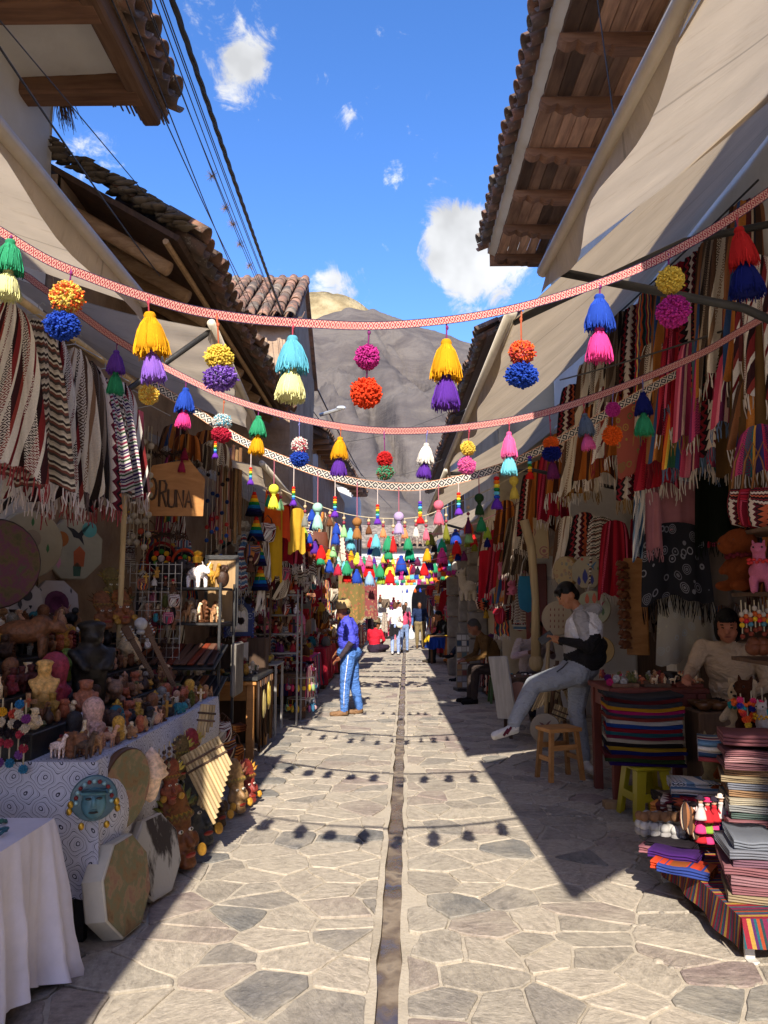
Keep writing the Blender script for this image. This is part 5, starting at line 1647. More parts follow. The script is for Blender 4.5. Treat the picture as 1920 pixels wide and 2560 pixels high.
J = dict(pelvis=(0, 0, .9), chest=(0, -.02, 1.22), neck=(0, -.04, 1.42), head=(0, -.06, 1.52), face=(-.2, -1, -.1), front=(0, -1, 0), shL=(.19, 0, 1.36), shR=(-.19, 0, 1.36), elL=(.27, .0, 1.1), elR=(-.27, 0, 1.1), wrL=(.27, -.06, .84), wrR=(-.27, -.06, .84), hipL=(.09, 0, .88), hipR=(-.09, 0, .88), knL=(.11, -.12, .49), anL=(.11, -.06, .085), toeL=(.12, -.25, .04), knR=(-.1, .0, .47), anR=(-.1, .08, .12), toeR=(-.11, -.1, .04))
person('man in dark blue jacket and cap carrying two white plastic bags', J, dict(top=cmat('#1c2a4a'), fore=cmat('#4a6a9a'), arm=cmat('#1c2a4a'), legs=cmat('#7a6a4a'), shoe=cmat('#5a4630'), hair=cmat('#141416', .6, 'hair')), pb_, 0, 1.0, .018, 1.1)
for sx in (-1, 1):
	m = MB()
	m.lathe([(.02, 0), (.035, -.08), (.11, -.22), (.13, -.34), (.09, -.42), (.01, -.43)], 12, sy=.6)
	m.tube([(-.03, 0, -.05), (0, 0, .04), (.03, 0, -.05)], .006, 4)
	m.build('plastic_bag', PAPER, color='#d8dcd8', loc=pb_ + Vector((sx * .3, -.08, .74)), label='white plastic shopping bag hanging from the hand of the man in dark blue jacket', cat='bag', group='white plastic shopping bags', smooth=True)
pr = W(935, 1632, z=0)
J = dict(pelvis=(0, 0, .16), chest=(0, -.05, .46), neck=(0, -.08, .66), head=(-.02, -.12, .76), face=(-.6, -1, -.4), front=(0, -1, 0), shL=(.18, -.05, .6), shR=(-.18, -.05, .6), elL=(.26, -.12, .36), elR=(-.26, -.12, .36), wrL=(.1, -.3, .28), wrR=(-.1, -.3, .28), hipL=(.1, 0, .14), hipR=(-.1, 0, .14), knL=(.26, -.3, .16), knR=(-.26, -.3, .16), anL=(.1, -.42, .09), anR=(-.1, -.42, .09), toeL=(-.02, -.5, .05), toeR=(.02, -.5, .05))
person('woman in red jacket and dark skirt sitting on the pavement', J, dict(top=cmat('#b81c30'), fore=cmat('#b81c30'), arm=cmat('#b81c30'), legs=cmat('#2c2030'), skirt=cmat('#2c2030'), hat=cmat('#5a4a34'), hair=cmat('#0c0a0a', .6, 'hair')), pr, R(150), 1.15, .02, 1.1, hair='hat', skirt=[((0, -.05, .1), .2, (.05, -.28, .09), .22)])
J = dict(pelvis=(0, 0, .9), chest=(0, 0, 1.22), neck=(0, 0, 1.42), head=(0, 0, 1.52), face=(.5, -1, -.1), front=(0, -1, 0), shL=(.18, 0, 1.36), shR=(-.18, 0, 1.36), elL=(.24, 0, 1.1), elR=(-.24, 0, 1.1), wrL=(.15, -.2, 1.0), wrR=(-.15, -.2, 1.0), hipL=(.09, 0, .88), hipR=(-.09, 0, .88), knL=(.1, 0, .48), anL=(.1, 0, .085), toeL=(.11, -.18, .04), knR=(-.1, 0, .48), anR=(-.1, 0, .085), toeR=(-.11, -.18, .04))
for x, y, c1, c2, lab in ((-.95, 33, '#8a1c2c', '#2a2028', 'person in dark red standing by the far left stalls'), (.55, 36, '#4a4a50', '#2a2c34', 'person in grey standing before the white arch'), (2.3, 41.5, '#c8c8cc', '#3a4460', 'person in pale shirt standing inside the arch'), (.25, 34.5, '#d8d0cc', '#3a3440', 'far person in white beside the person in grey')):
	person(lab, J, dict(top=cmat(c1), fore=cmat(c1), arm=cmat(c1), legs=cmat(c2)), (x, y, 0), rnd(-.5, .5), 1., .03)
m = MB()
m.ell((0, 0, 0), 1., 8, 6)
EYE = m.mesh('eye', PLASTIC)
# ================================================================ STALL GOODS: builders
def hang(name, label, cat, top, w, L, m, az=0., folds=3, amp=.035, gather=.45, fr=.08, frc=None, group=None, lean=0., seed=None, flat=False, neck=True):
	"""cloth hung from a point: gathered at the top, pleats opening downwards, fringe at the hem. az: facing (0 = towards -y)"""
	r0 = random.Random(seed if seed is not None else random.random())
	ph, ph2 = r0.uniform(0, 6), r0.uniform(0, 6)
	t = T(name, label, cat, top, az, group)
	nu, nv = max(10, folds * 7), 14
	def fn(u, v):
		g = gather + (1 - gather) * (v ** .6) if not flat else 1.
		x = (u - .5) * w * g + lean * v * L
		k = .25 + .75 * v
		y = amp * k * math.sin(2 * PI * folds * u + ph + .9 * v) + .4 * amp * math.sin(2 * PI * folds * 2.3 * u + ph2 + 2 * v) * k
		z = -L * v * (1 + .035 * math.sin(2 * PI * u * 1.5 + ph2) + .02 * math.sin(u * 23)) - (.05 * w * (2 * u - 1) ** 2 * 2 if not flat else 0)
		return Vector((x, y, z))
	mb = MB()
	mb.grid(fn, nu, nv, uvf=lambda u, v: (u, v * L / max(w, .2) * .8))
	mb.build('cloth', m, t, color=None if not isinstance(frc, tuple) else None, smooth=True)
	if fr > 0:
		mb = MB()
		n = int(max(14, min(44, w * 70)))
		for i in range(n):
			p = fn((i + .5) / n, 1.)
			d = Vector((r0.uniform(-.2, .2), r0.uniform(-.15, .15), -1)) * fr * r0.uniform(.7, 1.15)
			mb.tube([p, p + d * .5 + Vector((r0.uniform(-.01, .01), 0, 0)), p + d], [.004, .005, .003], 3, at=r0.random())
		mb.build('fringe', YARN, t, frc or '#c8bcae', kind='stuff')
	return t
def hangc(name, label, cat, top, w, L, colr, **kw):
	t = hang(name, label, cat, top, w, L, CLOTH, **kw)
	for c in t.children:
		if c.name.startswith('cloth'):
			cc = C(colr)
			c.color = (*cc, 1)
	return t
def folded(loc, w, d, h, m, colr, rz, label, group, bulge=.0, cat='blanket', name='folded_blanket', plies=3):
	"""folded textile: plies visible at the short ends, rounded fold towards -y"""
	mb = MB()
	ph = rnd(0, 6)
	n = 10
	for k in range(plies):
		z0, z1 = h * k / plies + .0012, h * (k + 1) / plies - .0012
		dd = d - rnd(0, .012)
		prof = []
		r_ = (z1 - z0) / 2
		zc = (z0 + z1) / 2
		for a in range(7):
			an = PI / 2 + PI * a / 6
			prof.append((-dd / 2 + r_ + r_ * math.cos(an), zc + r_ * math.sin(an)))
		prof += [(dd / 2, z0), (dd / 2, z1)]
		q = len(prof)
		vs, uv = [], []
		for i in range(n + 1):
			x = (i / n - .5) * (w - rnd(0, .006))
			for (y, z) in prof:
				s = .0025 * math.sin(i * .9 + ph) + bulge * (1 - (2 * i / n - 1) ** 2)
				vs.append((x, y + .006 * math.sin(i * .8 + k), z + s))
				uv.append((x / .5, (y + z) / .5))
		fs = [(i * q + j, i * q + (j + 1) % q, (i + 1) * q + (j + 1) % q, (i + 1) * q + j) for i in range(n) for j in range(q)]
		fs += [tuple(range(q)), tuple(n * q + j for j in range(q))[::-1]]
		mb.add(vs, fs, uv)
	return mb.build(name, m, color=colr, loc=loc, rot=rz, label=label, cat=cat, group=group, smooth=True)
def prim(*a):
	return a
UM = {'b': CARVED}
def unit(name, P, m=CARVED, vox=.03):
	return blob(name, P, {'b': m}, vox, 2)
c_ = lambda a, r0, b, r1: ('c', 'b', a, r0, b, r1)
e_ = lambda p, r_, M=None: ('e', 'b', p, r_, M)
legs = lambda dx, dy, z, r_: [c_((sx * dx, sy * dy, .03), r_ * .85, (sx * dx, sy * dy, z), r_ * 1.15) for sx in (-1, 1) for sy in (-1, 1)]
LLAMA = unit('llama', legs(.11, .2, .4, .05) + [e_((0, .02, .48), (.17, .32, .16)), c_((0, -.25, .5), .11, (0, -.34, .82), .075), e_((0, -.4, .87), (.07, .13, .075)), c_((.04, -.35, .92), .025, (.05, -.34, 1.), .015), c_((-.04, -.35, .92), .025, (-.05, -.34, 1.), .015), c_((0, .33, .52), .05, (0, .4, .42), .04)])
BULL = unit('bull', legs(.17, .3, .35, .08) + [e_((0, .05, .52), (.25, .46, .25)), e_((0, -.25, .62), (.22, .22, .25)), e_((0, -.52, .62), (.14, .17, .14)), e_((0, -.64, .55), (.09, .09, .08)), c_((.1, -.5, .74), .04, (.2, -.55, .95), .02), c_((-.1, -.5, .74), .04, (-.2, -.55, .95), .02), c_((0, .48, .6), .04, (.05, .55, .3), .03)])
IDOL = unit('idol', [c_((-.09, 0, .05), .08, (-.09, 0, .3), .09), c_((.09, 0, .05), .08, (.09, 0, .3), .09), e_((0, 0, .42), (.19, .14, .2)), e_((0, 0, .58), (.2, .14, .16)), c_((-.2, -.04, .62), .06, (-.12, -.16, .45), .05), c_((.2, -.04, .62), .06, (.12, -.16, .45), .05), e_((0, -.02, .82), (.12, .12, .14)), c_((0, -.13, .83), .02, (0, -.15, .78), .03), e_((0, .0, .93), (.15, .15, .06))])
SEATED = unit('seated_idol', [e_((0, 0, .22), (.3, .28, .22)), e_((0, .03, .5), (.24, .2, .26)), c_((-.25, -.05, .55), .08, (-.18, -.25, .25), .07), c_((.25, -.05, .55), .08, (.18, -.25, .25), .07), e_((0, -.03, .82), (.17, .17, .18)), c_((0, -.18, .83), .03, (0, -.21, .75), .04), e_((0, .02, .92), (.2, .2, .07))])
HEADPOT = unit('head_pot', [e_((0, 0, .38), (.3, .3, .38)), e_((0, -.12, .3), (.24, .22, .26)), c_((0, -.3, .5), .035, (0, -.36, .38), .06), e_((.1, -.29, .52), (.06, .04, .035)), e_((-.1, -.29, .52), (.06, .04, .035)), e_((0, -.32, .24), (.1, .05, .035)), e_((.3, 0, .42), (.05, .1, .12)), e_((-.3, 0, .42), (.05, .1, .12)), c_((0, 0, .7), .26, (0, 0, .95), .3)])
OWL = unit('owl', [e_((0, 0, .4), (.28, .25, .4)), e_((0, -.02, .78), (.25, .22, .2)), e_((.1, -.2, .8), (.09, .06, .09)), e_((-.1, -.2, .8), (.09, .06, .09)), c_((.18, 0, .9), .05, (.22, 0, 1.), .02), c_((-.18, 0, .9), .05, (-.22, 0, 1.), .02), c_((0, -.22, .74), .03, (0, -.27, .66), .015)])
ANIMAL = unit('squat_animal', [e_((0, .05, .42), (.38, .5, .38)), e_((0, -.4, .55), (.27, .28, .26)), e_((0, -.62, .48), (.15, .12, .12)), e_((.2, -.38, .8), (.08, .06, .1)), e_((-.2, -.38, .8), (.08, .06, .1)), e_((.28, -.25, .12), (.14, .2, .12)), e_((-.28, -.25, .12), (.14, .2, .12)), e_((.28, .35, .12), (.14, .2, .12)), e_((-.28, .35, .12), (.14, .2, .12))])
BIRD = unit('bird', [e_((0, 0, .45), (.24, .4, .26)), e_((0, -.32, .78), (.15, .17, .15)), c_((0, -.45, .76), .05, (0, -.62, .7), .015), c_((0, .3, .45), .12, (0, .62, .3), .05), c_((.08, 0, .02), .05, (.08, 0, .25), .04), c_((-.08, 0, .02), .05, (-.08, 0, .25), .04)])
m = MB()
m.lathe([(.2, 0), (.3, .1), (.34, .35), (.26, .6), (.12, .75), (.1, .85), (.17, 1.)], 16)
VASE = m.mesh('vase', CERAMIC)
m = MB()
m.lathe([(.16, 0), (.17, .55), (.07, .72), (.06, .92), (.075, .93), (.075, 1.)], 14)
BOTTLE = m.mesh('bottle', CERAMIC)
m = MB()
m.lathe([(.22, 0), (.24, .7), (.001, 1.)], 6)
CRYSTAL = m.mesh('crystal', PAINT, False)
m = MB()
m.lathe([(.01, 0), (.1, .06), (.16, .2), (.2, .4), (.33, .5), (.27, .58), (.30, .62), (.22, .7), (.24, .73), (.15, .82), (.16, .84), (.08, .92), (.01, 1.)], 14)
m.ell((.16, -.12, .4), (.16, .13, .28), 10, 8)
SHELL = m.mesh('shell', CERAMIC)
m = MB()
m.lathe([(.02, 0), (.16, .1), (.19, .35), (.16, .7), (.06, .96), (.01, 1.)], 12)
for i in range(9):
	for k in range(10):
		a = 2 * PI * (k + .5 * (i % 2)) / 10
		z = .12 + i * .088
		r_ = .19 * math.sin(PI * min(1, (z + .18) / 1.25)) ** .7
		m.ell((r_ * math.cos(a), r_ * math.sin(a), z), .045, 6, 4)
CORN = m.mesh('corn', GOLD)
m = MB()
m.box((0, 0, .5), (.16, .1, 1.), .02)
m.box((0, 0, .68), (.6, .1, .16), .02)
CROSS = m.mesh('cross', CARVED, False)
m = MB()
m.box((0, 0, .06), (.5, .34, .12), .02)
m.box((0, .02, .5), (.42, .2, .8), .05)
m.ell((0, .02, .88), (.2, .1, .12), 10, 6)
m.ell((0, -.08, .84), (.08, .05, .08), 8, 6)
for k in range(3):
	m.ell((0, -.1, .28 + k * .18), (.14 - .02 * k, .08, .07), 8, 6)
RELIEF = m.mesh('relief', CARVED)
m = MB()
m.ell((0, 0, .12), (.3, .2, .12), 10, 6)
m.ell((.1, .05, .22), (.16, .14, .12), 8, 6)
m.ell((-.16, -.04, .18), (.14, .13, .12), 8, 6)
MINERAL = m.mesh('mineral', CERAMIC, False)
KIND = {'llama': (LLAMA, 'llama figurine'), 'bull': (BULL, 'bull figurine'), 'idol': (IDOL, 'standing idol figurine'), 'seated': (SEATED, 'seated idol figurine'), 'head': (HEADPOT, 'face-shaped pot'), 'owl': (OWL, 'owl figurine'), 'animal': (ANIMAL, 'squat animal figurine'), 'bird': (BIRD, 'bird figurine'),
		'vase': (VASE, 'small vase'), 'bottle': (BOTTLE, 'small bottle'), 'crystal': (CRYSTAL, 'crystal point'), 'shell': (SHELL, 'spiral shell'), 'corn': (CORN, 'corn cob ornament'), 'cross': (CROSS, 'small cross'), 'relief': (RELIEF, 'carved relief block'), 'mineral': (MINERAL, 'mineral lump')}
FC = {'dark brown': '#2e1c12', 'brown': '#5c3a24', 'tan': '#8a6544', 'cream': '#b8a484', 'pinkish clay': '#a07860', 'terracotta': '#8a4a30', 'black': '#18161a', 'olive green': '#4a4a24', 'gilded': '#9a742c', 'dark red': '#5a1820', 'grey stone': '#6a645c', 'white': '#c0b8b0', 'ochre': '#8a6424', 'teal': '#1e5c66'}
def fig(kind, loc, h, cn, where, rz=0., group=None, label=None, mat_=None, hexc=None, sx=1.):
	me, w = KIND[kind]
	o = OB(me.name, me, None, tuple(1.75 * q for q in C(hexc or FC[cn])), loc, rz, (h * sx, h * sx, h), label or '%s %s %s' % (cn, w, where), w.split()[-1] if kind not in ('head', 'relief', 'idol', 'seated') else 'figurine', group)
	return o
def figpx(kind, px, py, z, hpx, cn, where, rz=0., **kw):
	p = W(px, py, z=z)
	return fig(kind, p, hpx * p.y / FPX, cn, where, rz, **kw)
def drum(label, c, r_, th, sides, n, face_m, face_c, side_c='#b8ac94', group=None, rot=None, paint=None):
	"""frame drum: shallow shell, skin head facing n"""
	n = Vector(n).normalized()
	q = n.to_track_quat('Z', 'Y')
	t = T('drum', label, 'drum', c, 0, group, rot=q.to_euler())
	m = MB()
	k = sides if sides > 4 else 28
	m.lathe([(r_ * .97, -th), (r_, -th + .01), (r_, -.008), (r_ * .96, -.003)], k, Matrix.Rotation(PI / k, 4, 'Z'))
	m.build('shell', PAINT, t, side_c, smooth=sides < 5)
	m = MB()
	poly = [(r_ * .965 * math.cos(2 * PI * (i + .5) / k), r_ * .965 * math.sin(2 * PI * (i + .5) / k)) for i in range(k)]
	vs = [(x, y, 0) for x, y in poly]
	m.add(vs, [tuple(range(k))], [(x / r_ * .5 + .5, y / r_ * .5 + .5) for x, y in poly])
	h = m.build('drumhead', face_m, t, face_c)
	if paint:
		for (kind, x, y, s, colr) in paint:
			m = MB()
			if kind == 'leaf':
				pts = [(0, -1), (.35, -.3), (.3, .3), (0, 1), (-.3, .3), (-.35, -.3)]
			elif kind == 'disc':
				pts = [(math.cos(a * PI / 8), math.sin(a * PI / 8)) for a in range(16)]
			elif kind == 'bird':
				pts = [(-1, .5), (-.4, .35), (0, .05), (.5, .6), (1, .9), (.55, .2), (.3, -.2), (.5, -.9), (.05, -.4), (-.4, -.3), (-.6, .1)]
			else:
				pts = [(-.5, -1), (.5, -1), (.6, .4), (0, 1), (-.6, .4)]
			m.add([(x * r_ + a * s * r_, y * r_ + b * s * r_, .0035) for a, b in pts], [tuple(range(len(pts)))])
			m.build('painted_motif', PAINT, h, colr)
	return t
def facemask(label, loc, h, colr, rz, tilt=-.3, group=None, feather='#b09a3a', style=0, name='carved_mask'):
	"""tall carved profile mask with headdress, leaning; faces -y"""
	t = T(name, label, 'mask', loc, group=group, rot=(tilt, 0, rz))
	M1_ = {'b': CARVED}
	k = 'maskmesh%d' % style
	if k not in MATS:
		P = [e_((0, .06, .3), (.2, .1, .3)), c_((0, -.03, .42), .03, (0, -.1, .28), .055), e_((.085, -.02, .43), (.06, .035, .03)), e_((-.085, -.02, .43), (.06, .035, .03)), c_((-.08, -.04, .175), .028, (.08, -.04, .175), .028), c_((-.07, -.03, .12), .03, (.07, -.03, .12), .03), e_((0, -.01, .05), (.12, .06, .06)),
             c_((-.14, 0, .50), .025, (-.03, -.02, .49), .02), c_((.14, 0, .50), .025, (.03, -.02, .49), .02), e_((.22, .04, .3), (.05, .05, .1)), e_((-.22, .04, .3), (.05, .05, .1)), e_((0, .08, .72), (.24, .1, .3)), c_((-.2, .02, .6), .05, (.2, .02, .6), .05), c_((-.17, .02, .7), .03, (.17, .02, .7), .03)]
		P = [(q[0], 'h' if i > 11 else 'b') + q[2:] for i, q in enumerate(P)]
		hm_, hnt, hb = base_mat('headdress_bands', .6, .3)
		sz = N(hnt, 'SeparateXYZ', {0: N(hnt, 'TexCoord').outputs['Object']})
		tri = MATH(hnt, 'ABSOLUTE', MATH(hnt, 'SUBTRACT', MATH(hnt, 'FRACT', MATH(hnt, 'MULTIPLY', sz.outputs[0], 12.)), .5))
		f_ = MATH(hnt, 'FRACT', MATH(hnt, 'MULTIPLY_ADD', sz.outputs[2], 5.5, MATH(hnt, 'MULTIPLY', tri, .5)))
		hnt.links.new(MIX(hnt, .45, RAMP(hnt, f_, [(0, C('#6a5a1c')), (.2, C('#3a1c12')), (.38, C('#4a5a24')), (.55, C('#a8842c')), (.7, C('#6a2418')), (.85, C('#20180f'))], 'CONSTANT'), N(hnt, 'ObjectInfo').outputs['Color']), hb.inputs[0])
		MATS[k] = blob('mask', P, {'b': CARVED, 'h': hm_}, .024, 2)
	OB('face', MATS[k], t, colr, (0, 0, 0), 0, h)
	m = MB()
	for i in range(9):
		a = R(-64 + i * 16)
		c = Vector((math.sin(a) * .3, .06, .62 + math.cos(a) * .28)) * h
		d = Vector((math.sin(a), 0, math.cos(a))) * .12 * h
		m.tube([c - d * .6, c, c + d], [.02 * h, .045 * h, .008 * h], 6, flat=.4)
	m.build('headdress', CARVED, t, feather, smooth=True)
	for sx in (-1, 1):
		m = MB()
		m.lathe([(.001, 0), (.07 * h, 0), (.075 * h, .012), (.04 * h, .02), (.001, .02)], 16, Matrix.Translation((sx * .23 * h, -.01 * h, .16 * h)) @ Matrix.Rotation(PI / 2, 4, 'X'))
		m.build('ear_disc', CARVED, t, '#b8862c', smooth=False)
	for sx in (-1, 1):
		OB('eye', EYE, t, '#d8d0c0', (sx * .085 * h, -.05 * h, .43 * h), 0, (.042 * h, .014 * h, .022 * h))
		OB('pupil', EYE, t, '#140c0a', (sx * .085 * h, -.06 * h, .43 * h), 0, (.016 * h, .008 * h, .016 * h))
	OB('lips', EYE, t, '#8a2c20', (0, -.062 * h, .15 * h), 0, (.09 * h, .018 * h, .03 * h))
	return t
def panpipe(label, loc, n, L, rz, tilt, group=None, roll=0., name='panpipe'):
	t = T(name, label, 'panpipe', loc, group=group, rot=(tilt, roll, rz))
	for i in range(n):
		l = L * (1 - .62 * i / n)
		m = MB()
		x = i * .022
		m.tube([(x, 0, 0), (x, 0, -l)], .0115, 8, cap=False)
		m.tube([(x, 0, -.002), (x, 0, -l + .002)], .0085, 8)
		m.build('cane_tube', BAMBOO, t, smooth=True)
	for z in (-.06, -.11):
		m = MB()
		m.box(((n - 1) * .011, 0, z), (n * .022 + .015, .034, .014), .003)
		m.build('binding', DARKWOOD, t)
	return t
def bag(label, loc, w, h, m_, rz=0., strap='#5a3a2a', group=None, colr=None, sl=.3, flap=True, name='woven_bag'):
	t = T(name, label, 'bag', loc, rz, group)
	mb = MB()
	def body(u, v):
		a = 2 * PI * u
		z = -h * v
		k = (.72 + .5 * math.sin(PI * min(1, v * .9 + .1)) ** .8 * .6) * (1 if v < .98 else .0)
		sx = w / 2 * k
		sy = w * .26 * math.sin(PI * min(.97, v * .85 + .12)) * k
		ca, sa = math.cos(a), math.sin(a)
		return Vector((sx * abs(ca) ** .6 * (1 if ca > 0 else -1), sy * abs(sa) ** .7 * (1 if sa > 0 else -1), z))
	mb.grid(body, 20, 9, uvf=lambda u, v: (abs(u * 2 - 1) * 1., v))
	mb.build('pouch', m_, t, colr, smooth=True)
	mb = MB()
	mb.tube([(-w * .36, 0, -.02), (-w * .22, -.01, sl * .6), (0, 0, sl), (w * .22, -.01, sl * .6), (w * .36, 0, -.02)], .009, 5, flat=.5)
	mb.build('strap', LEATHER, t, strap, smooth=True)
	if flap:
		mb = MB()
		mb.grid(lambda u, v: Vector(((u - .5) * w * .76, -w * .26 * math.sin(PI * min(.97, .12 + .3 * v)) - .012, -h * .42 * v * (1 - .25 * abs(2 * u - 1)))), 6, 4, uvf=lambda u, v: (v, u))
		mb.build('flap', m_, t, colr, smooth=True)
	return t
PLM = {}
def plush_mesh(kind):
	if kind not in PLM:
		if kind == 'capybara':
			P = [e_((0, .0, .3), (.27, .25, .32)), e_((0, -.08, .72), (.2, .26, .2)), e_((0, -.28, .68), (.15, .14, .15)), e_((.15, .05, .9), (.05, .04, .06)), e_((-.15, .05, .9), (.05, .04, .06)), c_((.22, -.1, .42), .08, (.2, -.25, .3), .06), c_((-.22, -.1, .42), .08, (-.2, -.25, .3), .06), e_((.18, -.22, .08), (.1, .17, .08)), e_((-.18, -.22, .08), (.1, .17, .08))]
		elif kind == 'alpaca':
			P = legs(.14, .16, .25, .075) + [e_((0, .02, .42), (.24, .3, .22)), c_((0, -.2, .5), .14, (0, -.25, .8), .12), e_((0, -.28, .88), (.15, .16, .12)), e_((0, -.4, .84), (.08, .07, .06)), c_((.09, -.2, .95), .04, (.11, -.18, 1.05), .025), c_((-.09, -.2, .95), .04, (-.11, -.18, 1.05), .025)]
		else:
			P = [e_((0, 0, .3), (.24, .2, .3)), e_((0, -.02, .74), (.25, .22, .23)), e_((0, -.22, .68), (.1, .08, .08)), e_((.2, .02, .94), (.08, .05, .08)), e_((-.2, .02, .94), (.08, .05, .08)), c_((.22, -.04, .45), .08, (.32, -.14, .28), .07), c_((-.22, -.04, .45), .08, (-.32, -.14, .28), .07), c_((.14, -.08, .1), .1, (.2, -.26, .08), .09), c_((-.14, -.08, .1), .1, (-.2, -.26, .08), .09)]
		PLM[kind] = unit('plush_body', P, PLUSH, .028)
	return PLM[kind]
def plush(kind, label, loc, h, colr, rz=0., group=None, scarf=None):
	t = T('plush_toy', label, 'plush toy', loc, rz, group)
	OB('body', plush_mesh(kind), t, colr, (0, 0, 0), 0, h)
	z, y, x = {'capybara': (.74, -.29, .12), 'alpaca': (.9, -.42, .08), 'bear': (.78, -.23, .09)}[kind]
	for sx in (-1, 1):
		OB('eye', EYE, t, '#0c0808', (sx * x * h, y * h + (.03 if kind == 'capybara' else 0) * h, z * h), 0, .022 * h)
	if kind != 'alpaca':
		OB('nose', EYE, t, '#0c0808', (0, (y - .1) * h if kind == 'capybara' else (y - .07) * h, (z - .05) * h), 0, (.04 * h, .03 * h, .025 * h))
	if scarf:
		zc = {'capybara': .52, 'alpaca': .62, 'bear': .54}[kind]
		m = MB()
		for i in range(22):
			a = 2 * PI * i / 22
			m.ell((.2 * h * math.cos(a), (-.06 if kind != 'alpaca' else -.2) * h + .2 * h * math.sin(a), zc * h + .01 * math.sin(i * 3)), (.04 * h, .04 * h, .035 * h), 6, 4)
		m.build('yarn_scarf', FELT, t, scarf, smooth=True)
	return t
def doll(label, loc, h, dress, colr, hat, rz=0., group=None):
	t = T('doll', label, 'doll', loc, rz, group)
	m = MB()
	m.lathe([(.28 * h, 0), (.26 * h, .08 * h), (.15 * h, .42 * h), (.1 * h, .55 * h), (.14 * h, .58 * h), (.06 * h, .66 * h)], 12, sy=.8)
	m.tube([(-.12 * h, 0, .56 * h), (-.24 * h, -.06 * h, .34 * h)], .035 * h, 6)
	m.tube([(.12 * h, 0, .56 * h), (.24 * h, -.06 * h, .34 * h)], .035 * h, 6)
	m.build('dress', dress, t, colr, smooth=True)
	m = MB()
	m.ell((0, 0, .76 * h), (.12 * h, .11 * h, .13 * h), 10, 8)
	m.build('head', FELT, t, '#d0a488', smooth=True)
	for sx in (-1, 1):
		OB('eye', EYE, t, '#140c0a', (sx * .045 * h, -.1 * h, .78 * h), 0, .018 * h)
	m = MB()
	m.lathe([(.22 * h, .84 * h), (.22 * h, .86 * h), (.13 * h, .87 * h), (.12 * h, .97 * h), (.02 * h, 1. * h)], 12)
	m.build('hat', FELT, t, hat, smooth=True)
	m = MB()
	for sx in (-1, 1):
		m.tube([(sx * .1 * h, .03 * h, .8 * h), (sx * .14 * h, -.04 * h, .62 * h), (sx * .13 * h, -.06 * h, .46 * h)], [.035 * h, .04 * h, .015 * h], 6)
	m.build('braid', FELT, t, '#18100e', smooth=True)
	return t
def beads(label, loc, cols, r_, gap, group=None, name='bead_string', cord='#c8b898', m_=FELT, cat='bead string', pompom=False):
	"""vertical cord with balls"""
	t = T(name, label, cat, loc, rnd(0, 6), group)
	gap *= rnd(.85, 1.15)
	z = -gap * rnd(.5, 1.6)
	for i, c in enumerate(cols):
		if c:
			if pompom:
				OB('ball', POML, t, c, (rnd(-.01, .01), 0, z), rnd(0, 6), r_ * 2)
			else:
				m = MB()
				m.ell((0, 0, 0), r_, 10, 7)
				m.build('ball', m_, t, c, loc=(0, 0, z), smooth=True)
		z -= gap
	m = MB()
	m.tube([(0, 0, 0), (0, 0, z + gap * .5)], .004, 5)
	m.build('cord', YARN, t, cord)
	return t
def drape(mb, x0, x1, y0, y1, zt, zb, folds=26, flare=.06, seed=1, hem=0.):
	"""table cover: flat top and a pleated skirt"""
	r0 = random.Random(seed)
	ph = r0.uniform(0, 6)
	per = [(x0, y0), (x1, y0), (x1, y1), (x0, y1)]
	Ls = [math.dist(per[i], per[(i + 1) % 4]) for i in range(4)]
	tot = sum(Ls)
	def edge(s):
		s = (s % 1) * tot
		for i in range(4):
			if s <= Ls[i] or i == 3:
				a, b = Vector(per[i]), Vector(per[(i + 1) % 4])
				p = a.lerp(b, min(1, s / Ls[i]))
				d = (b - a).normalized()
				return p, Vector((d.y, -d.x)), s / Ls[i]
			s -= Ls[i]
	n = 240
	vs, uv = [], []
	rows = 14
	for j in range(rows + 1):
		v = j / rows
		for i in range(n + 1):
			p, nn, q = edge(i / n)
			cor = (abs(2 * q - 1)) ** 8
			w = .5 + .5 * math.sin(folds * 2 * PI * i / n + ph + 1.3 * math.sin(i * .21)) + .3 * math.sin(folds * 4.7 * PI * i / n)
			o = v ** .8 * flare * (w + cor * 1.2)
			c = (Vector(((x0 + x1) / 2, (y0 + y1) / 2)) - p).normalized()
			z = zt + (zb - zt) * v + (.03 * math.sin(i * .13 + ph) + hem * cor) * v
			o += v * .03 * fbm(i * .19, v * 2.2, seed)
			vs.append((p.x + (nn.x - c.x * cor) * o, p.y + (nn.y - c.y * cor) * o, z))
			uv.append((i / n * tot, z))
	q_ = n + 1
	mb.add(vs, [(j * q_ + i, j * q_ + i + 1, (j + 1) * q_ + i + 1, (j + 1) * q_ + i) for j in range(rows) for i in range(n)], uv)
	mb.grid(lambda u, v: Vector((x0 + (x1 - x0) * u, y0 + (y1 - y0) * v, zt)), 6, 6, uvf=lambda u, v: (u * (x1 - x0), v * (y1 - y0)))
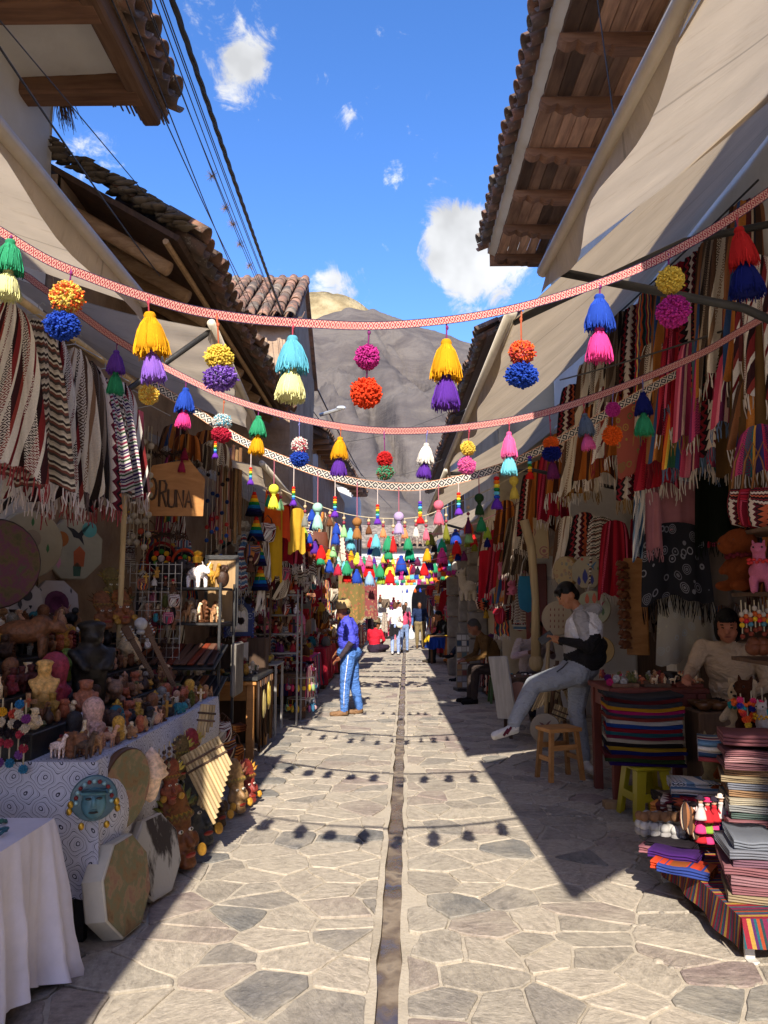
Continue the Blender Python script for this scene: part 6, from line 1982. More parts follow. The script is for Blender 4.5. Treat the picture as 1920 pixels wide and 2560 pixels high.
def legtable(name, label, x0, x1, y0, y1, z, m, lm=None, leg=.05, th=.04, apron=.1, color=None, rz=0):
	t = T(name, label, 'table', ((x0 + x1) / 2, (y0 + y1) / 2, 0), rz)
	w, d = x1 - x0, y1 - y0
	mb = MB()
	mb.box((0, 0, z - th / 2), (w, d, th), .006)
	mb.build('table_top', m, t, color)
	for sx in (-1, 1):
		for sy in (-1, 1):
			mb = MB()
			mb.box((sx * (w / 2 - leg * .8), sy * (d / 2 - leg * .8), (z - th) / 2), (leg, leg, z - th - .002), .004)
			mb.build('leg', lm or m, t, color)
	if apron:
		for sy in (-1, 1):
			mb = MB()
			mb.box((0, sy * (d / 2 - leg * .8), z - th - apron / 2), (w - leg * 2.7, leg * .5, apron))
			mb.build('apron', m, t, color)
		for sx in (-1, 1):
			mb = MB()
			mb.box((sx * (w / 2 - leg * .8), 0, z - th - apron / 2), (leg * .5, d - leg * 2.7, apron))
			mb.build('apron', m, t, color)
	return t
def shelfrack(name, label, x0, x1, y0, y1, zs, m, post=.025, color=None, tilt=0., top=None):
	t = T(name, label, 'shelf', ((x0 + x1) / 2, (y0 + y1) / 2, 0))
	w, d = x1 - x0, y1 - y0
	H = top or max(zs) + .02
	for sx in (-1, 1):
		for sy in (-1, 1):
			mb = MB()
			mb.box((sx * w / 2, sy * d / 2, H / 2), (post, post, H), .003)
			mb.build('post', m, t, color)
	for z in zs:
		mb = MB()
		mb.box((0, 0, z - .012), (w - post - .004, d - post - .004, .022), .003)
		mb.build('shelf_board', m, t, color)
	return t
# ================================================================ LEFT STALLS
t = legtable('jewellery_table', 'small table hidden under a white cloth, jewellery heaped on it', -2.55, -1.5, 2.85, 3.44, .665, PALEWOOD)
mb = MB()
drape(mb, -2.57, -1.48, 2.83, 3.46, .672, .05, 17, .065, 4, -.03)
mb.build('tablecloth', CLOTH, color='#d8d4de', label='plain white cloth falling in deep folds over the jewellery table', cat='tablecloth', smooth=True)
JC = ['#5a7a2c', '#8a2c3a', '#2c5a6a', '#b08a2c', '#20181c', '#6a3a1c', '#a8a49c', '#3a6a5a']
JN = ['green', 'red', 'blue', 'amber', 'black', 'brown', 'silver', 'jade']
for i in range(46):
	m = MB()
	r_ = rnd(.022, .042)
	m.tube([(r_ * math.cos(a * PI / 6), r_ * math.sin(a * PI / 6) * rnd(.9, 1.1), .004 * math.sin(a * 2)) for a in range(13)], rnd(.004, .008), 6)
	m.ell((r_, 0, .004), (.012, .012, .008), 6, 4)
	k = random.randrange(8)
	m.build('bracelet', PAINT, color=JC[k], loc=(rnd(-2.4, -1.55), rnd(3.0, 3.42), .682 + rnd(0, .02)), rot=(rnd(-.2, .2), rnd(-.2, .2), rnd(0, 6)), label='%s bead bracelet in the heap on the white cloth' % JN[k], cat='bracelet', group='bracelets heaped on the white cloth', smooth=True)
TI = [(.83, -1.45, -1.76), (.97, -1.76, -2.0), (1.11, -2.0, -2.25), (1.27, -2.25, -2.56), (1.40, -2.56, -2.97)]
WH = ['along the front edge of the maze-cloth counter', 'on the second step above the maze cloth', 'on the middle step of the souvenir display', 'on the fourth step of the souvenir display', 'on the top step against the white wall']
t = T('display_steps', 'black stepped display stand under the souvenirs', 'stand', (-2.2, 5, 0))
for z, a, b in TI:
	mb = MB()
	mb.box(((a + b) / 2, 5.12, z / 2 + .1), (a - b - .004, 2.6, z - .21), .004)
	part(mb, 'step', BLACKM, t)
for x, y in ((-1.5, 3.86), (-2.4, 3.86), (-1.5, 6.2)):
	mb = MB()
	mb.box((x, y, .14), (.05, .05, .28))
	part(mb, 'leg', BLACKM, t)
mb = MB()
def mz(u, v):       # front skirt facing the camera side
	x = -2.98 + 1.56 * u
	w_ = .5 + .5 * math.sin(u * 11 + 1)
	return Vector((x + .03 * v * u, 3.79 - .035 * v * w_ - .02 * math.sin(u * 25) * v, .842 - (.62 + .05 * math.sin(u * 7)) * v))
mb.grid(mz, 40, 14, uvf=lambda u, v: (u * 1.53, v * .62))
def mz2(u, v):      # side skirt along the street, sagging in a swag
	y = 3.79 + 2.62 * u
	d = .55 + .08 * math.sin(u * 6) - .12 * u
	return Vector((-1.44 + .07 * math.sin(PI * v) * (.6 + .4 * math.sin(u * 17)) * min(1, u * 12) + .02 * v * (1 - min(1, u * 6)), y, .842 - d * v))
mb.grid(mz2, 50, 12, uvf=lambda u, v: (u * 2.62, v * .6))
mb.grid(lambda u, v: Vector((-1.78 + .34 * u, 3.79 + 2.62 * v, .842)), 2, 8, uvf=lambda u, v: (u * .34, v * 2.6))
mb.build('patterned_cloth', MAZE, label='white cloth printed with dark maze lines over the souvenir counter', cat='tablecloth', smooth=True)
heroes = []
def hero(kind, px, py, hpx, cn, lab, rz=.6, hexc=None, sx=1.):
	best = None
	for z, a, b in TI:
		p = W(px, py, z=z + .003)
		if p.y < 0:
			continue
		e = max(0, p.x - a) + max(0, b - p.x) + max(0, 3.85 - p.y) + max(0, p.y - 6.4)
		if best is None or e < best[0]:
			best = (e, p)
	p = best[1]
	p.x, p.y = min(-1.5, max(-2.9, p.x)), min(6.35, max(3.87, p.y))
	zz = [z for z, a, b in TI if a >= p.x >= b]
	p.z = (zz[0] if zz else p.z) + .002
	if p.x > -1.76:
		p.z = .845
	heroes.append((p.x, p.y, hpx * p.y / FPX))
	return fig(kind, p, hpx * p.y / FPX, cn, '', rz, 'souvenirs on the stepped display', lab, hexc=hexc, sx=sx)
hero('bull', 62, 1642, 120, 'brown', 'large brown wooden bull with carved horns on the top step', 1.9, sx=1.1)
hero('idol', 228, 1588, 212, 'black', 'tall black carved statue of a standing figure with headdress', .8, '#17130f', sx=1.15)
hero('idol', 102, 1862, 145, 'tan', 'tall painted clay effigy with yellow rim in the front row', .5, '#a8824a')
hero('head', 128, 1845, 120, 'dark red', 'crimson hooded clay face vessel beside the yellow-rimmed effigy', .5, '#7a2838')
hero('crystal', 208, 1850, 68, 'white', 'white quartz crystal point standing in the front row', .2, '#b8b8c0', sx=1.3)
hero('crystal', 238, 1845, 52, 'white', 'shorter clear crystal point next to the white quartz', .9, '#8a8c90', sx=1.3)
hero('llama', 135, 1905, 62, 'white', 'white llama figurine with black lines at the cloth edge', 1.2, '#b8a49a')
hero('llama', 200, 1905, 70, 'dark brown', 'large dark llama figurine with saddle cloth at the cloth edge', 1.3, '#3c2c22', sx=1.15)
hero('corn', 290, 1830, 75, 'gilded', 'gilded corn cob ornament standing among the idols', 0)
hero('shell', 320, 1710, 90, 'cream', 'ribbed cream spiral shell standing on its tip', .4)
hero('seated', 215, 1720, 82, 'terracotta', 'terracotta seated couple sculpture on the middle step', .5, '#7a4a34', sx=1.15)
hero('head', 232, 1800, 92, 'pinkish clay', 'pale pink clay head vessel with painted eyes', .6, '#9a7a70')
hero('animal', 275, 1780, 75, 'dark brown', 'dark brown monkey-like clay figure hunched beside the head vessel', .6, '#3a2a24')
hero('animal', 280, 1700, 72, 'tan', 'wrinkled tan elephant-like clay figure', .6, '#6a5040')
hero('bird', 175, 1610, 55, 'black', 'black and white condor figurine with spread tail', .9, '#1a1a1e')
hero('bull', 215, 1600, 60, 'pinkish clay', 'reclining pinkish clay ram figurine', .9, '#8a6454')
hero('seated', 255, 1605, 56, 'cream', 'cream seated figurine with painted flowers', .5)
hero('idol', 160, 1760, 82, 'olive green', 'green lizard-like twisted figurine', .4, '#5a6a2c')
for i, px in enumerate((30, 52, 74)):
	hero('idol', px, 1735 - i * 4, 66, 'dark red', 'dark red and gold standing devil figurine on the left of the display', .7, '#3c1614')
hero('idol', 132, 1735, 70, 'gilded', 'gilded figurine of a bearded king', .5, '#7a5c24')
hero('relief', 165, 1740, 62, 'ochre', 'ochre stepped block idol next to the gilded king', .5)
for i, (px, c) in enumerate(((8, '#d8a02c'), (30, '#b8483a'), (52, '#2c6a9a'), (66, '#7a3a7a'))):
	beads('string of pompoms and tiny dolls dangling before the black steps', W(px, 1745 + 12 * (i % 2), y=3.72), [c, '#c8b8a0', '#2c2428', '#a83a4a', None, '#3a7a9a' if i % 2 else '#7a4a8a'], .022, .042, 'pompom strings before the black steps', pompom=True)
m = MB()
m.ell((0, 0, .085), (.055, .012, .085), 18, 10)
m.build('plaque', PAINT, color='#12586a', loc=(-1.62, 4.55, .846), rot=(-.3, .1, .5), label='teal oval plaque with silver emblem in the front row', cat='plaque', smooth=True)
kinds = ['llama', 'idol', 'seated', 'owl', 'bird', 'animal', 'head', 'vase', 'bottle', 'relief', 'bull', 'mineral', 'cross', 'corn']
cnames = ['dark brown', 'brown', 'tan', 'cream', 'pinkish clay', 'terracotta', 'black', 'olive green', 'gilded', 'dark red', 'grey stone', 'ochre', 'teal', 'white']
wts = [5, 6, 5, 3, 3, 4, 3, 2, 2.5, 1.5, 3, 2, 1, 1.2]
for ti, (z, a, b) in enumerate(TI):
	for row in range(3):
		y = 3.92
		while y < 6.4:
			x = a + (b - a) * ((.18 + .31 * row)) + rnd(-.02, .02)
			h = rnd(.07, .135) * (1.15 if row else .95) * (1.2 if ti > 2 else 1)
			if all(math.hypot(x - hx, (y - hy)) > .03 + hh * .22 for hx, hy, hh in heroes):
				cn = random.choices(cnames, wts)[0]
				k = random.choice(kinds)
				zz = .845 if ti == 0 else z + .002
				fig(k, (x, y, zz), h, cn, WH[ti], rnd(.2, 1.5), 'souvenirs on the stepped display')
				heroes.append((x, y, h))
			y += rnd(.06, .095)
FADED = mix_mat('faded_painting', [(.3, (.10, .06, .03)), (.42, (.24, .15, .07)), (.5, (.17, .17, .09)), (.56, (.30, .20, .11)), (.64, (.26, .13, .09)), (.75, (.34, .27, .18))], 7, .7, .3, .2, 30)
t = T('sun_face_plaque', 'turquoise and silver sun-face ornament hanging on the cloth corner', 'ornament', (-1.40, 3.70, .70), R(20))
m = MB()
m.lathe([(.001, .0), (.1, .0), (.105, .008), (.1, .018), (.06, .022), (.001, .024)], 26, Matrix.Rotation(PI / 2, 4, 'X'))
m.build('disc', CERAMIC, t, '#3a5c68', smooth=False)
m = MB()
m.ell((0, -.025, -.02), (.055, .03, .072), 14, 9)
m.box((0, -.05, .035), (.12, .03, .022), .006)
m.tube([(0, -.056, .018), (0, -.066, -.028)], [.007, .013], 8)
for sx in (-1, 1):
	m.ell((sx * .02, -.053, .004), (.012, .005, .005), 8, 4)
m.ell((0, -.053, -.045), (.018, .006, .005), 8, 4)
m.build('face', CERAMIC, t, '#4a7480', smooth=True)
m = MB()
for sx in (-1, 1):
	m.ell((sx * .024, -.056, .008), (.014, .006, .006), 8, 5)
m.ell((0, -.052, -.055), (.022, .008, .006), 8, 5)
m.build('feature', BLACKM, t, smooth=True)
for i in range(13):
	a = R(-10 + i * 200 / 12)
	m = MB()
	m.ell((math.cos(a) * .078, -.024, math.sin(a) * .078), (.010, .008, .010), 8, 5)
	m.build('stud', PAINT, t, '#7a2020' if i % 2 else '#8ab0b4', smooth=True)
for i, (x, z) in enumerate(((-.10, -.02), (-.105, -.05), (.10, -.02), (.105, -.05), (-.05, -.12), (.06, -.12))):
	m = MB()
	m.ell((x, -.02, z), (.014, .006, .018), 8, 5)
	m.build('pendant', GOLD, t, '#b08a34', smooth=True)
drum('round leather drum painted with flowers hanging at the cloth corner', (-1.375, 4.08, .65), .205, .05, 0, (1, -.3, -.05), FADED, None, '#5a3c24')
fig('shell', (-1.36, 4.42, .50), .30, 'cream', '', 2.2, None, 'large pale conch shell hanging from the counter cloth', hexc='#b89c84')
for i, (px, py, c, lab) in enumerate(((430, 1960, '#7a3a24', 'small painted wooden mask hung beside the conch shell'), (455, 1900, '#5a4a2c', 'brown wooden mask with horns hung on the counter cloth'), (480, 1880, '#8a2c34', 'red carved mask with a long pink snout hung on the counter cloth'))):
	p = W(px, py, x=-1.34)
	facemask(lab, p - Vector((0, 0, .12)), .27, c, R(50), .0)
for i in range(7):
	p = W(385 + i * 13, 1880 - i * 9, x=-1.355)
	beads('brown seed necklace hung over the counter cloth', p, ['#3a2418', '#7a5a3a', '#2a1a14', '#8a7a5a', '#5a2c1c'], .012, .03, 'seed necklaces on the counter cloth', m_=PAINT)
drum('octagonal white-sided drum painted with a faded face leaning on the pavement', (-1.30, 3.93, .235), .235, .115, 8, (1, -.16, .16), FADED, None, '#c8c0ac')
drum('long octagonal drum with dark hair and bare white hide on the pavement', (-1.285, 4.36, .235), .225, .05, 8, (1, -.3, .22), mix_mat('cow_hide', [(.45, (.05, .04, .035)), (.52, (.42, .40, .35))], 5, .9, .2, .5, 60, (1, .4, 1)), None, '#b8b0a0')
facemask('big carved wooden warrior mask with golden headdress on the pavement', (-1.22, 4.78, .03), .50, '#6a3c1c', R(62), -.28, feather='#6a6a24')
facemask('black and white carved warrior mask behind the golden one', (-1.22, 5.22, .03), .50, '#3a3a38', R(60), -.28, feather='#8a8a80', style=0)
facemask('brown carved mask half hidden behind the panpipes', (-1.22, 5.62, .03), .44, '#4a3420', R(60), -.25, feather='#5a4a2c')
facemask('striped brown and cream carved fish-like mask at the far end of the counter', (-1.15, 6.0, .03), .40, '#8a6a44', R(58), -.2, feather='#7a4a34')
facemask('red painted mask with yellow bands standing by the rack', (-1.12, 6.3, .03), .34, '#7a2c24', R(58), -.2, feather='#b07a2c')
panpipe('large cane panpipe hanging diagonally at the end of the counter', W(455, 1930, y=5.0) + Vector((0, -.02, .1)), 12, .46, R(12), R(-8), roll=R(-28))
panpipe('bundled cane panpipe with red cord beside the big one', W(525, 1905, y=5.3), 7, .5, R(30), R(-6), roll=R(18), group='bundled panpipes')
panpipe('upright cane flute bundle above the big panpipe', W(505, 1760, y=5.5), 5, .3, R(30), R(-4), roll=R(8), group='bundled panpipes')
for i in range(6):
	p = W(500 + i * 9, 1880 + i * 6, y=5.7 + i * .08)
	m = MB()
	m.tube([(0, 0, 0), (.01, .0, -.3), (.0, .0, -.58 - .05 * (i % 3))], [.018, .017, .02], 8)
	m.build('flute', BAMBOO if i % 2 else WOOD, loc=p, rot=(rnd(-.2, 0), rnd(-.15, .15), 0), label='long %s flute hanging beside the panpipes' % ('pale cane' if i % 2 else 'dark wooden'), cat='flute', group='flutes beside the panpipes', smooth=True)
def charango(label, base, rz, tilt, roll, L=.62):
	t = T('charango', label, 'stringed instrument', base, rot=(tilt, roll, rz))
	m = MB()
	pr = [(.001, 0), (.07, .012), (.10, .07), (.085, .13), (.07, .16), (.088, .21), (.075, .26), (.03, .285), (.018, .29)]
	m.lathe(pr, 16, sy=.45)
	m.build('body', ORANGEWOOD, t, smooth=True)
	m = MB()
	m.box((0, -.03, .29 + (L - .4) / 2), (.04, .02, L - .38), .004)
	m.build('neck', WOOD, t)
	m = MB()
	m.box((0, -.02, L - .04), (.06, .02, .12), .006)
	m.build('pegboard', WOOD, t)
	for k in range(8):
		m = MB()
		m.ell(((.038 if k % 2 else -.038), -.02, L - .08 + .025 * (k // 2)), (.010, .006, .007), 8, 5)
		m.build('peg', PLASTIC, t, '#c8c4bc', smooth=True)
	for k in range(4):
		m = MB()
		m.tube([(-.012 + k * .008, -.045, .08), (-.012 + k * .008, -.042, L - .08)], .0012, 3)
		m.build('string', METAL, t, '#b0a890')
	return t
charango('small charango leaning with its pegs beside the white bauble', W(440, 1795, y=5.9) + Vector((.0, 0, 0)), R(20), R(-12), R(-30), .78)
charango('second charango with brown neck leaning on the first', W(475, 1800, y=6.1), R(20), R(-10), R(-26), .82)
m = MB()
m.ell((0, 0, 0), .05, 14, 9)
m.ell((0, 0, -.06), (.035, .035, .02), 10, 6)
m.build('bauble', CERAMIC, color='#b8b4ae', loc=W(352, 1560, y=5.9), label='white glazed bauble among the carved masks', cat='ornament', smooth=True)
for i, (px, py, hp, c) in enumerate(((270, 1572, 110, '#7a4a2c'), (315, 1560, 105, '#8a5028'), (290, 1500, 100, '#6a5a2c'))):
	p = W(px, py, y=6.05 + .1 * i)
	facemask(['glossy brown wooden face mask lying against the steps', 'orange brown wooden face mask with open eye beside it', 'golden feathered carved mask above the two face masks'][i], p, hp * 6.1 / FPX, c, R(40), -.5, feather=['#5a3a1c', '#4a4a20', '#8a7424'][i])
DG = 'drums on the white wall'
drum('round cream drum painted with a stag on the white wall', (-2.84, 5.98, 2.06), .265, .09, 0, (1, -.75, .0), PAINT, '#a09478', '#b0a68e', DG,
     paint=[('leaf', .0, -.25, .2, '#a87a3a'), ('disc', 0, .15, .28, '#8a7a64'), ('leaf', .0, .66, .14, '#3a6a3a'), ('leaf', -.55, -.1, .14, '#3a6a3a'), ('leaf', .5, -.1, .14, '#3a6a3a')])
drum('octagonal drum painted with a condor and ruins', (-2.82, 6.75, 2.07), .285, .11, 8, (1, -.85, 0), PAINT, '#a8a48c', '#a89c84', DG,
     paint=[('bird', .1, .5, .4, '#26282c'), ('disc', -.45, .3, .24, '#a8642c'), ('house', .15, -.2, .32, '#b05a34'), ('house', .1, -.6, .22, '#3a5a4a'), ('disc', .45, .65, .25, '#5aa09a'), ('leaf', -.5, -.4, .22, '#c88aa0')])
drum('dark multicoloured round drum at the edge of the white wall', (-2.62, 5.05, 1.86), .30, .08, 0, (1, -.8, 0), mix_mat('dark_collage', [(.3, (.05, .07, .03)), (.45, (.14, .10, .05)), (.55, (.16, .05, .09)), (.7, (.09, .12, .05))], 9, .7, .3, .3, 40), None, '#3a2c20', DG)
drum('white drum with a drawn jaguar face resting on the top step', (-2.8, 5.75, 1.62), .20, .07, 8, (1, -.75, .35), PAINT, '#b8b0a8', '#b4aca4', DG,
     paint=[('disc', -.3, .2, .22, '#2c2a2a'), ('disc', .3, .2, .22, '#2c2a2a'), ('leaf', 0, -.1, .25, '#3a3838'), ('bird', 0, -.55, .3, '#4a4848')])
drum('white octagonal drum with purple spotted oval on the top step', (-2.78, 6.35, 1.60), .21, .08, 8, (1, -.8, .3), PAINT, '#b8b0b0', '#a8a0a0', DG,
     paint=[('disc', 0, 0, .5, '#5a1c44'), ('disc', 0, 0, .3, '#8a3a6a'), ('leaf', -.62, .5, .12, '#4a4a50'), ('leaf', .62, .5, .12, '#4a4a50'), ('leaf', -.62, -.5, .12, '#4a4a50'), ('leaf', .62, -.5, .12, '#4a4a50')])
m = MB()
m.tube([(-2.02, 2.6, 3.16), (-1.99, 4.2, 3.22), (-2.0, 6.3, 3.3)], .022, 10)
m.build('bamboo_pole', BAMBOO, label='long bamboo pole carrying the striped ponchos', cat='pole', smooth=True)
m = MB()
m.tube([(0, 0, 0), (0, 0, 2.3)], .022, 10)
for z in (.4, .9, 1.4, 1.9):
	m.lathe([(.023, z), (.026, z + .01), (.023, z + .02)], 10)
m.build('bamboo_post', BAMBOO, loc=(-2.2, 6.2, .9), label='upright bamboo post beside the wire grid panel', cat='post', smooth=True)
HP = [(3.85, 'maroon_white', 'white and maroon striped poncho at the pole end nearest the white wall', 1.05), (4.1, 'geo_bw', 'grey and black patterned scarf with white fringe on the pole', 1.1), (4.38, 'maroon_white', 'maroon striped poncho with long fringe beside the patterned scarf', 1.15), (4.62, 'cream_brown', 'cream and brown banded shawl on the pole', 1.05), (4.86, 'grey_brown', 'grey-brown striped alpaca shawl on the pole', 1.1),
      (4.9, 'black_red', 'black and wine red shawl behind the embroidered skirts', 1.15), (5.4, 'maroon_white', 'narrow white and red scarf past the embroidered skirts', .9), (5.52, 'crimson', 'crimson woven sash with tassels by the bamboo post', .95)]
for y, k, lab, L in HP:
	hang('hanging_poncho', lab, 'poncho', (-2.0 + rnd(-.02, .02), y, 3.17 + .02 * (y - 4)), rnd(.42, .50), L * .84, TX[k], R(38) + rnd(-.2, .2), 3, .05, .3, .10, random.choice(['#c8bcb8', '#8a3a3c', '#b8a8a0', '#6a5a58']), 'ponchos on the bamboo pole', seed=int(y * 100))
for i, (y, L) in enumerate(((4.98, .75), (5.12, .8), (5.25, .72))):
	hang('embroidered_skirt', 'white skirt with coloured diamond embroidery hanging from the bamboo pole', 'skirt', (-1.97, y, 3.12), .5, L, TX['geo_bw'] if i % 2 else stripe_mat('tx_embroid%d' % i, ['#cfc8c0', '#2c2a50', '#cfc8c0', '#8a2c4a', '#cfc8c0', '#3a5a3a', '#cfc8c0', '#4a2c5a'], 6.5, 0, 1, zig=11), R(40), 4, .06, .3, 0, None, 'embroidered skirts', seed=i + 50)
for i in range(5):
	y = 4.1 + i * .5
	m = MB()
	m.tube([(-.17, 0, -.06), (0, 0, 0), (.17, 0, -.06)], .004, 4)
	m.tube([(0, 0, 0), (0, 0, .05), (.02, 0, .075), (.035, 0, .06)], .003, 4)
	m.build('clothes_hanger', METAL, color='#a8a8a8', loc=(-1.98, y, 3.2), rot=R(40), label='thin wire clothes hanger on the bamboo pole', cat='hanger', group='wire hangers on the bamboo pole')
t = T('wire_grid', 'white wire grid panel behind the black rack', 'grid panel', (-2.25, 6.55, 0))
for i in range(9):
	m = MB()
	m.tube([(i * .055, 0, 1.05), (i * .055, 0, 1.95)], .004, 4)
	m.build('wire', METAL, t, '#a8a49c')
for i in range(12):
	m = MB()
	m.tube([(0, -.005, 1.07 + i * .078), (.44, -.005, 1.07 + i * .078)], .004, 4)
	m.build('wire', METAL, t, '#a8a49c')
for i in range(6):
	p = W(335 + i * 9, 1060 + rnd(-8, 8), y=6.6)
	beads('cream cord with knotted wool balls hanging by the wire grid', p, [None, '#b8ac98', None, None, '#b8ac98', '#b0a490', '#a89c88', None, '#b8ac98', None, '#a84a34' if i == 3 else '#a89c88'], .028, .1, 'cream wool cords by the wire grid')
for i in range(9):
	p = W(352 + i * 14, 1075 + rnd(-6, 6), y=7.0)
	t = T('macrame_strand', 'brown twisted fibre strand with pine-like bundles', 'strand', p, 0, 'brown fibre strands by the wooden sign')
	m = MB()
	m.tube([(0, 0, 0), (rnd(-.01, .01), 0, -.6), (0, 0, -1.15)], .004, 4)
	m.build('cord', YARN, t, '#7a5c44')
	for z in (-.22, -.62, -.98):
		m = MB()
		for q in range(26):
			d = Vector((rnd(-1, 1), rnd(-1, 1), rnd(-.8, .6))) * .055
			m.tube([(0, 0, z), tuple(Vector((0, 0, z)) + d)], [.006, .003], 3, at=random.random())
		m.build('bundle', YARN, t, '#4a3a30')
hangc('furry_scarf', 'fluffy pink fur scarf hanging beside the striped scarf', 'scarf', W(345, 1025, y=6.2), .11, .42, '#d06a80', az=R(20), folds=1, amp=.04, gather=.8, fr=0)
t = T('wooden_sign', 'carved wooden sign with tall lettering hung between the fibre strands and the adobe wall', 'sign', W(436, 1222, y=6.9), R(22))
m = MB()
m.prism([(-.26, -.26), (.26, -.24), (.27, .1), (.12, .28), (-.2, .2), (-.27, .05)], -.015, .015, Matrix.Rotation(PI / 2, 4, 'X'))
m.build('board', ORANGEWOOD, t)
def letters(txt, parent, x, z, h, m_, dep=.012, gap=.2, tall={}):
	"""cut-out capitals made of strokes"""
	S = {'U': [[(0, 1), (0, .25), (.12, .03), (.3, .0), (.48, .03), (.6, .25), (.6, 1)]], 'R': [[(0, 0), (0, 1), (.4, 1), (.55, .85), (.5, .6), (.05, .5)], [(.25, .5), (.6, 0)]], 'N': [[(0, 0), (0, 1), (.55, 0), (.55, 1)]], 'A': [[(0, 0), (.28, 1), (.56, 0)], [(.1, .35), (.46, .35)]], 'O': [[(.3 + .3 * math.cos(a * PI / 6), .5 + .5 * math.sin(a * PI / 6)) for a in range(13)]]}
	for ch in txt:
		k = tall.get(ch, 1.)
		m = MB()
		for st_ in S[ch]:
			m.tube([(x + a * h, -.02, z + b * h * 1.5 * k) for a, b in st_], .011, 6)
		m.build('letter', m_, parent, smooth=True)
		x += h * (.6 + gap)
letters('O', t, -.235, -.11, .13, DARKWOOD)
letters('RUNA', t, -.13, -.17, .105, DARKWOOD, gap=.12, tall={'R': 1.5})
for x, z, r_, c in ((-1.98, 1.98, .11, '#c04a2c'), (-2.2, 2.02, .13, '#8a2424')):
	t = T('flower_ring', '%s ring ornament with a wool flower at its centre' % ('orange' if r_ < .12 else 'dark red'), 'ornament', (x, 7.25, z), R(15))
	m = MB()
	m.tube([(r_ * math.cos(a * PI / 12), 0, r_ * 1.15 * math.sin(a * PI / 12)) for a in range(25)], .014, 6)
	m.build('hoop', FELT, t, c, smooth=True)
	m = MB()
	m.lathe([(.001, 0), (r_ * .92, 0), (r_ * .92, .006), (.001, .006)], 20, Matrix.Rotation(PI / 2, 4, 'X'))
	m.build('backing', CLOTH, t, '#18161c')
	for k in range(8):
		a = k * PI / 4
		m = MB()
		m.ell((math.cos(a) * r_ * .5, -.012, math.sin(a) * r_ * .5), (r_ * .2, .006, r_ * .2), 8, 5)
		m.build('petal', FELT, t, ['#d8402c', '#e0a82c', '#4a8a3a'][k % 3], smooth=True)
	m = MB()
	m.ell((0, -.014, 0), (r_ * .25, .01, r_ * .25), 8, 5)
	m.build('centre', FELT, t, '#d8c8c0', smooth=True)
shelfrack('black_rack', 'black metal rack with figurines and slanted trays of flutes', -2.25, -1.52, 6.75, 7.35, [1.43, 1.74], BLACKM, top=1.78)
fig('bull', (-2.02, 7.0, 1.742), .30, 'black', '', 1.4, None, 'polished black bull with a sun medallion on the rack top', hexc='#1c1512', sx=1.05)
fig('bull', (-1.78, 6.95, 1.742), .24, 'white', '', .9, None, 'white ceramic cow with gilded crown on the rack top', hexc='#c8c0bc')
m = MB()
m.lathe([(.04, 0), (.05, .05), (.03, .06), (.045, .09), (.005, .11)], 10)
m.build('crown', GOLD, color='#b88a2c', loc=(-1.76, 6.88, 1.96), label='small gilded crown on the white ceramic cow', cat='crown')
for i, (x, k, c) in enumerate(((-1.66, 'llama', 'ochre'), (-1.58, 'owl', 'dark brown'), (-1.70, 'idol', 'gilded'), (-2.17, 'vase', 'dark brown'))):
	fig(k, (x, 7.1, 1.742), rnd(.2, .26), c, 'on the black rack top', .7, 'figurines on the black rack')
for i in range(16):
	x = -2.17 + .62 * (i % 8) / 7.5
	fig('llama' if i % 3 else 'relief', (x, 6.83 + .16 * (i // 8), 1.432), rnd(.13, .2), random.choice(['cream', 'tan', 'pinkish clay', 'brown']), 'on the middle shelf of the black rack', rnd(.4, 1.4), 'figurines on the black rack')
for zt, n_ in ((1.14, 11), (.86, 11)):
	mb = MB()
	M_ = Matrix.Translation((-1.88, 6.72, zt)) @ Matrix.Rotation(R(18), 4, 'X')
	mb.box((0, 0, 0), (.78, .55, .02), .004, M=M_)
	mb.build('tray', BLACKM, label='slanted black tray of flutes on the black rack, %s one' % ('upper' if zt > 1 else 'lower'), cat='tray')
	for i in range(n_):
		m = MB()
		m.box((0, 0, 0), (.055, .46, .022), .006)
		c = random.choice(['#7a3420', '#3a1e18', '#8a4a2c', '#2a2426', '#6a4a3a', '#a05a34'])
		m.build('painted_flute', PAINT, color=c, loc=(-2.22 + i * .068, 6.70, zt + .026), rot=(R(18), 0, rnd(-.15, .05)), label='flat %s painted wooden case on the %s slanted tray' % ({'#7a3420': 'rust', '#3a1e18': 'dark', '#8a4a2c': 'orange brown', '#2a2426': 'black', '#6a4a3a': 'grey brown', '#a05a34': 'orange'}[c], 'upper' if zt > 1 else 'lower'), cat='case', group='cases on the slanted trays')
mb = MB()
mb.grid(lambda u, v: Vector((-2.25 + .75 * u, 6.46 - .02 * math.sin(u * 9), .80 - .13 * v + .01 * math.sin(u * 14))), 16, 6, uvf=lambda u, v: (v, u * 2))
mb.build('striped_runner', TX['pink_stripe'], label='pink and wine striped cloth along the lower tray edge', cat='cloth', smooth=True)
t = T('framed_board', 'pale plywood board in a black frame behind the rack figurines', 'board', (-1.66, 7.42, 1.72), R(6))
m = MB()
m.box((0, 0, 0), (.26, .02, .62))
m.build('panel', PALEWOOD, t)
for a in ((0, .32, .32, .04), (0, -.32, .32, .04)):
	m = MB()
	m.box((a[0], -.012, a[1]), (a[2], .03, a[3]))
	m.build('frame_rail', BLACKM, t)
for sx in (-1, 1):
	m = MB()
	m.box((sx * .145, -.012, 0), (.03, .03, .6))
	m.build('frame_rail', BLACKM, t)
m = MB()
m.box((-1.5, 7.45, .98), (.05, .4, .5), .02)
m.build('grey_side_panel', PILLAR, label='grey stone slab standing at the end of the black rack', cat='panel')
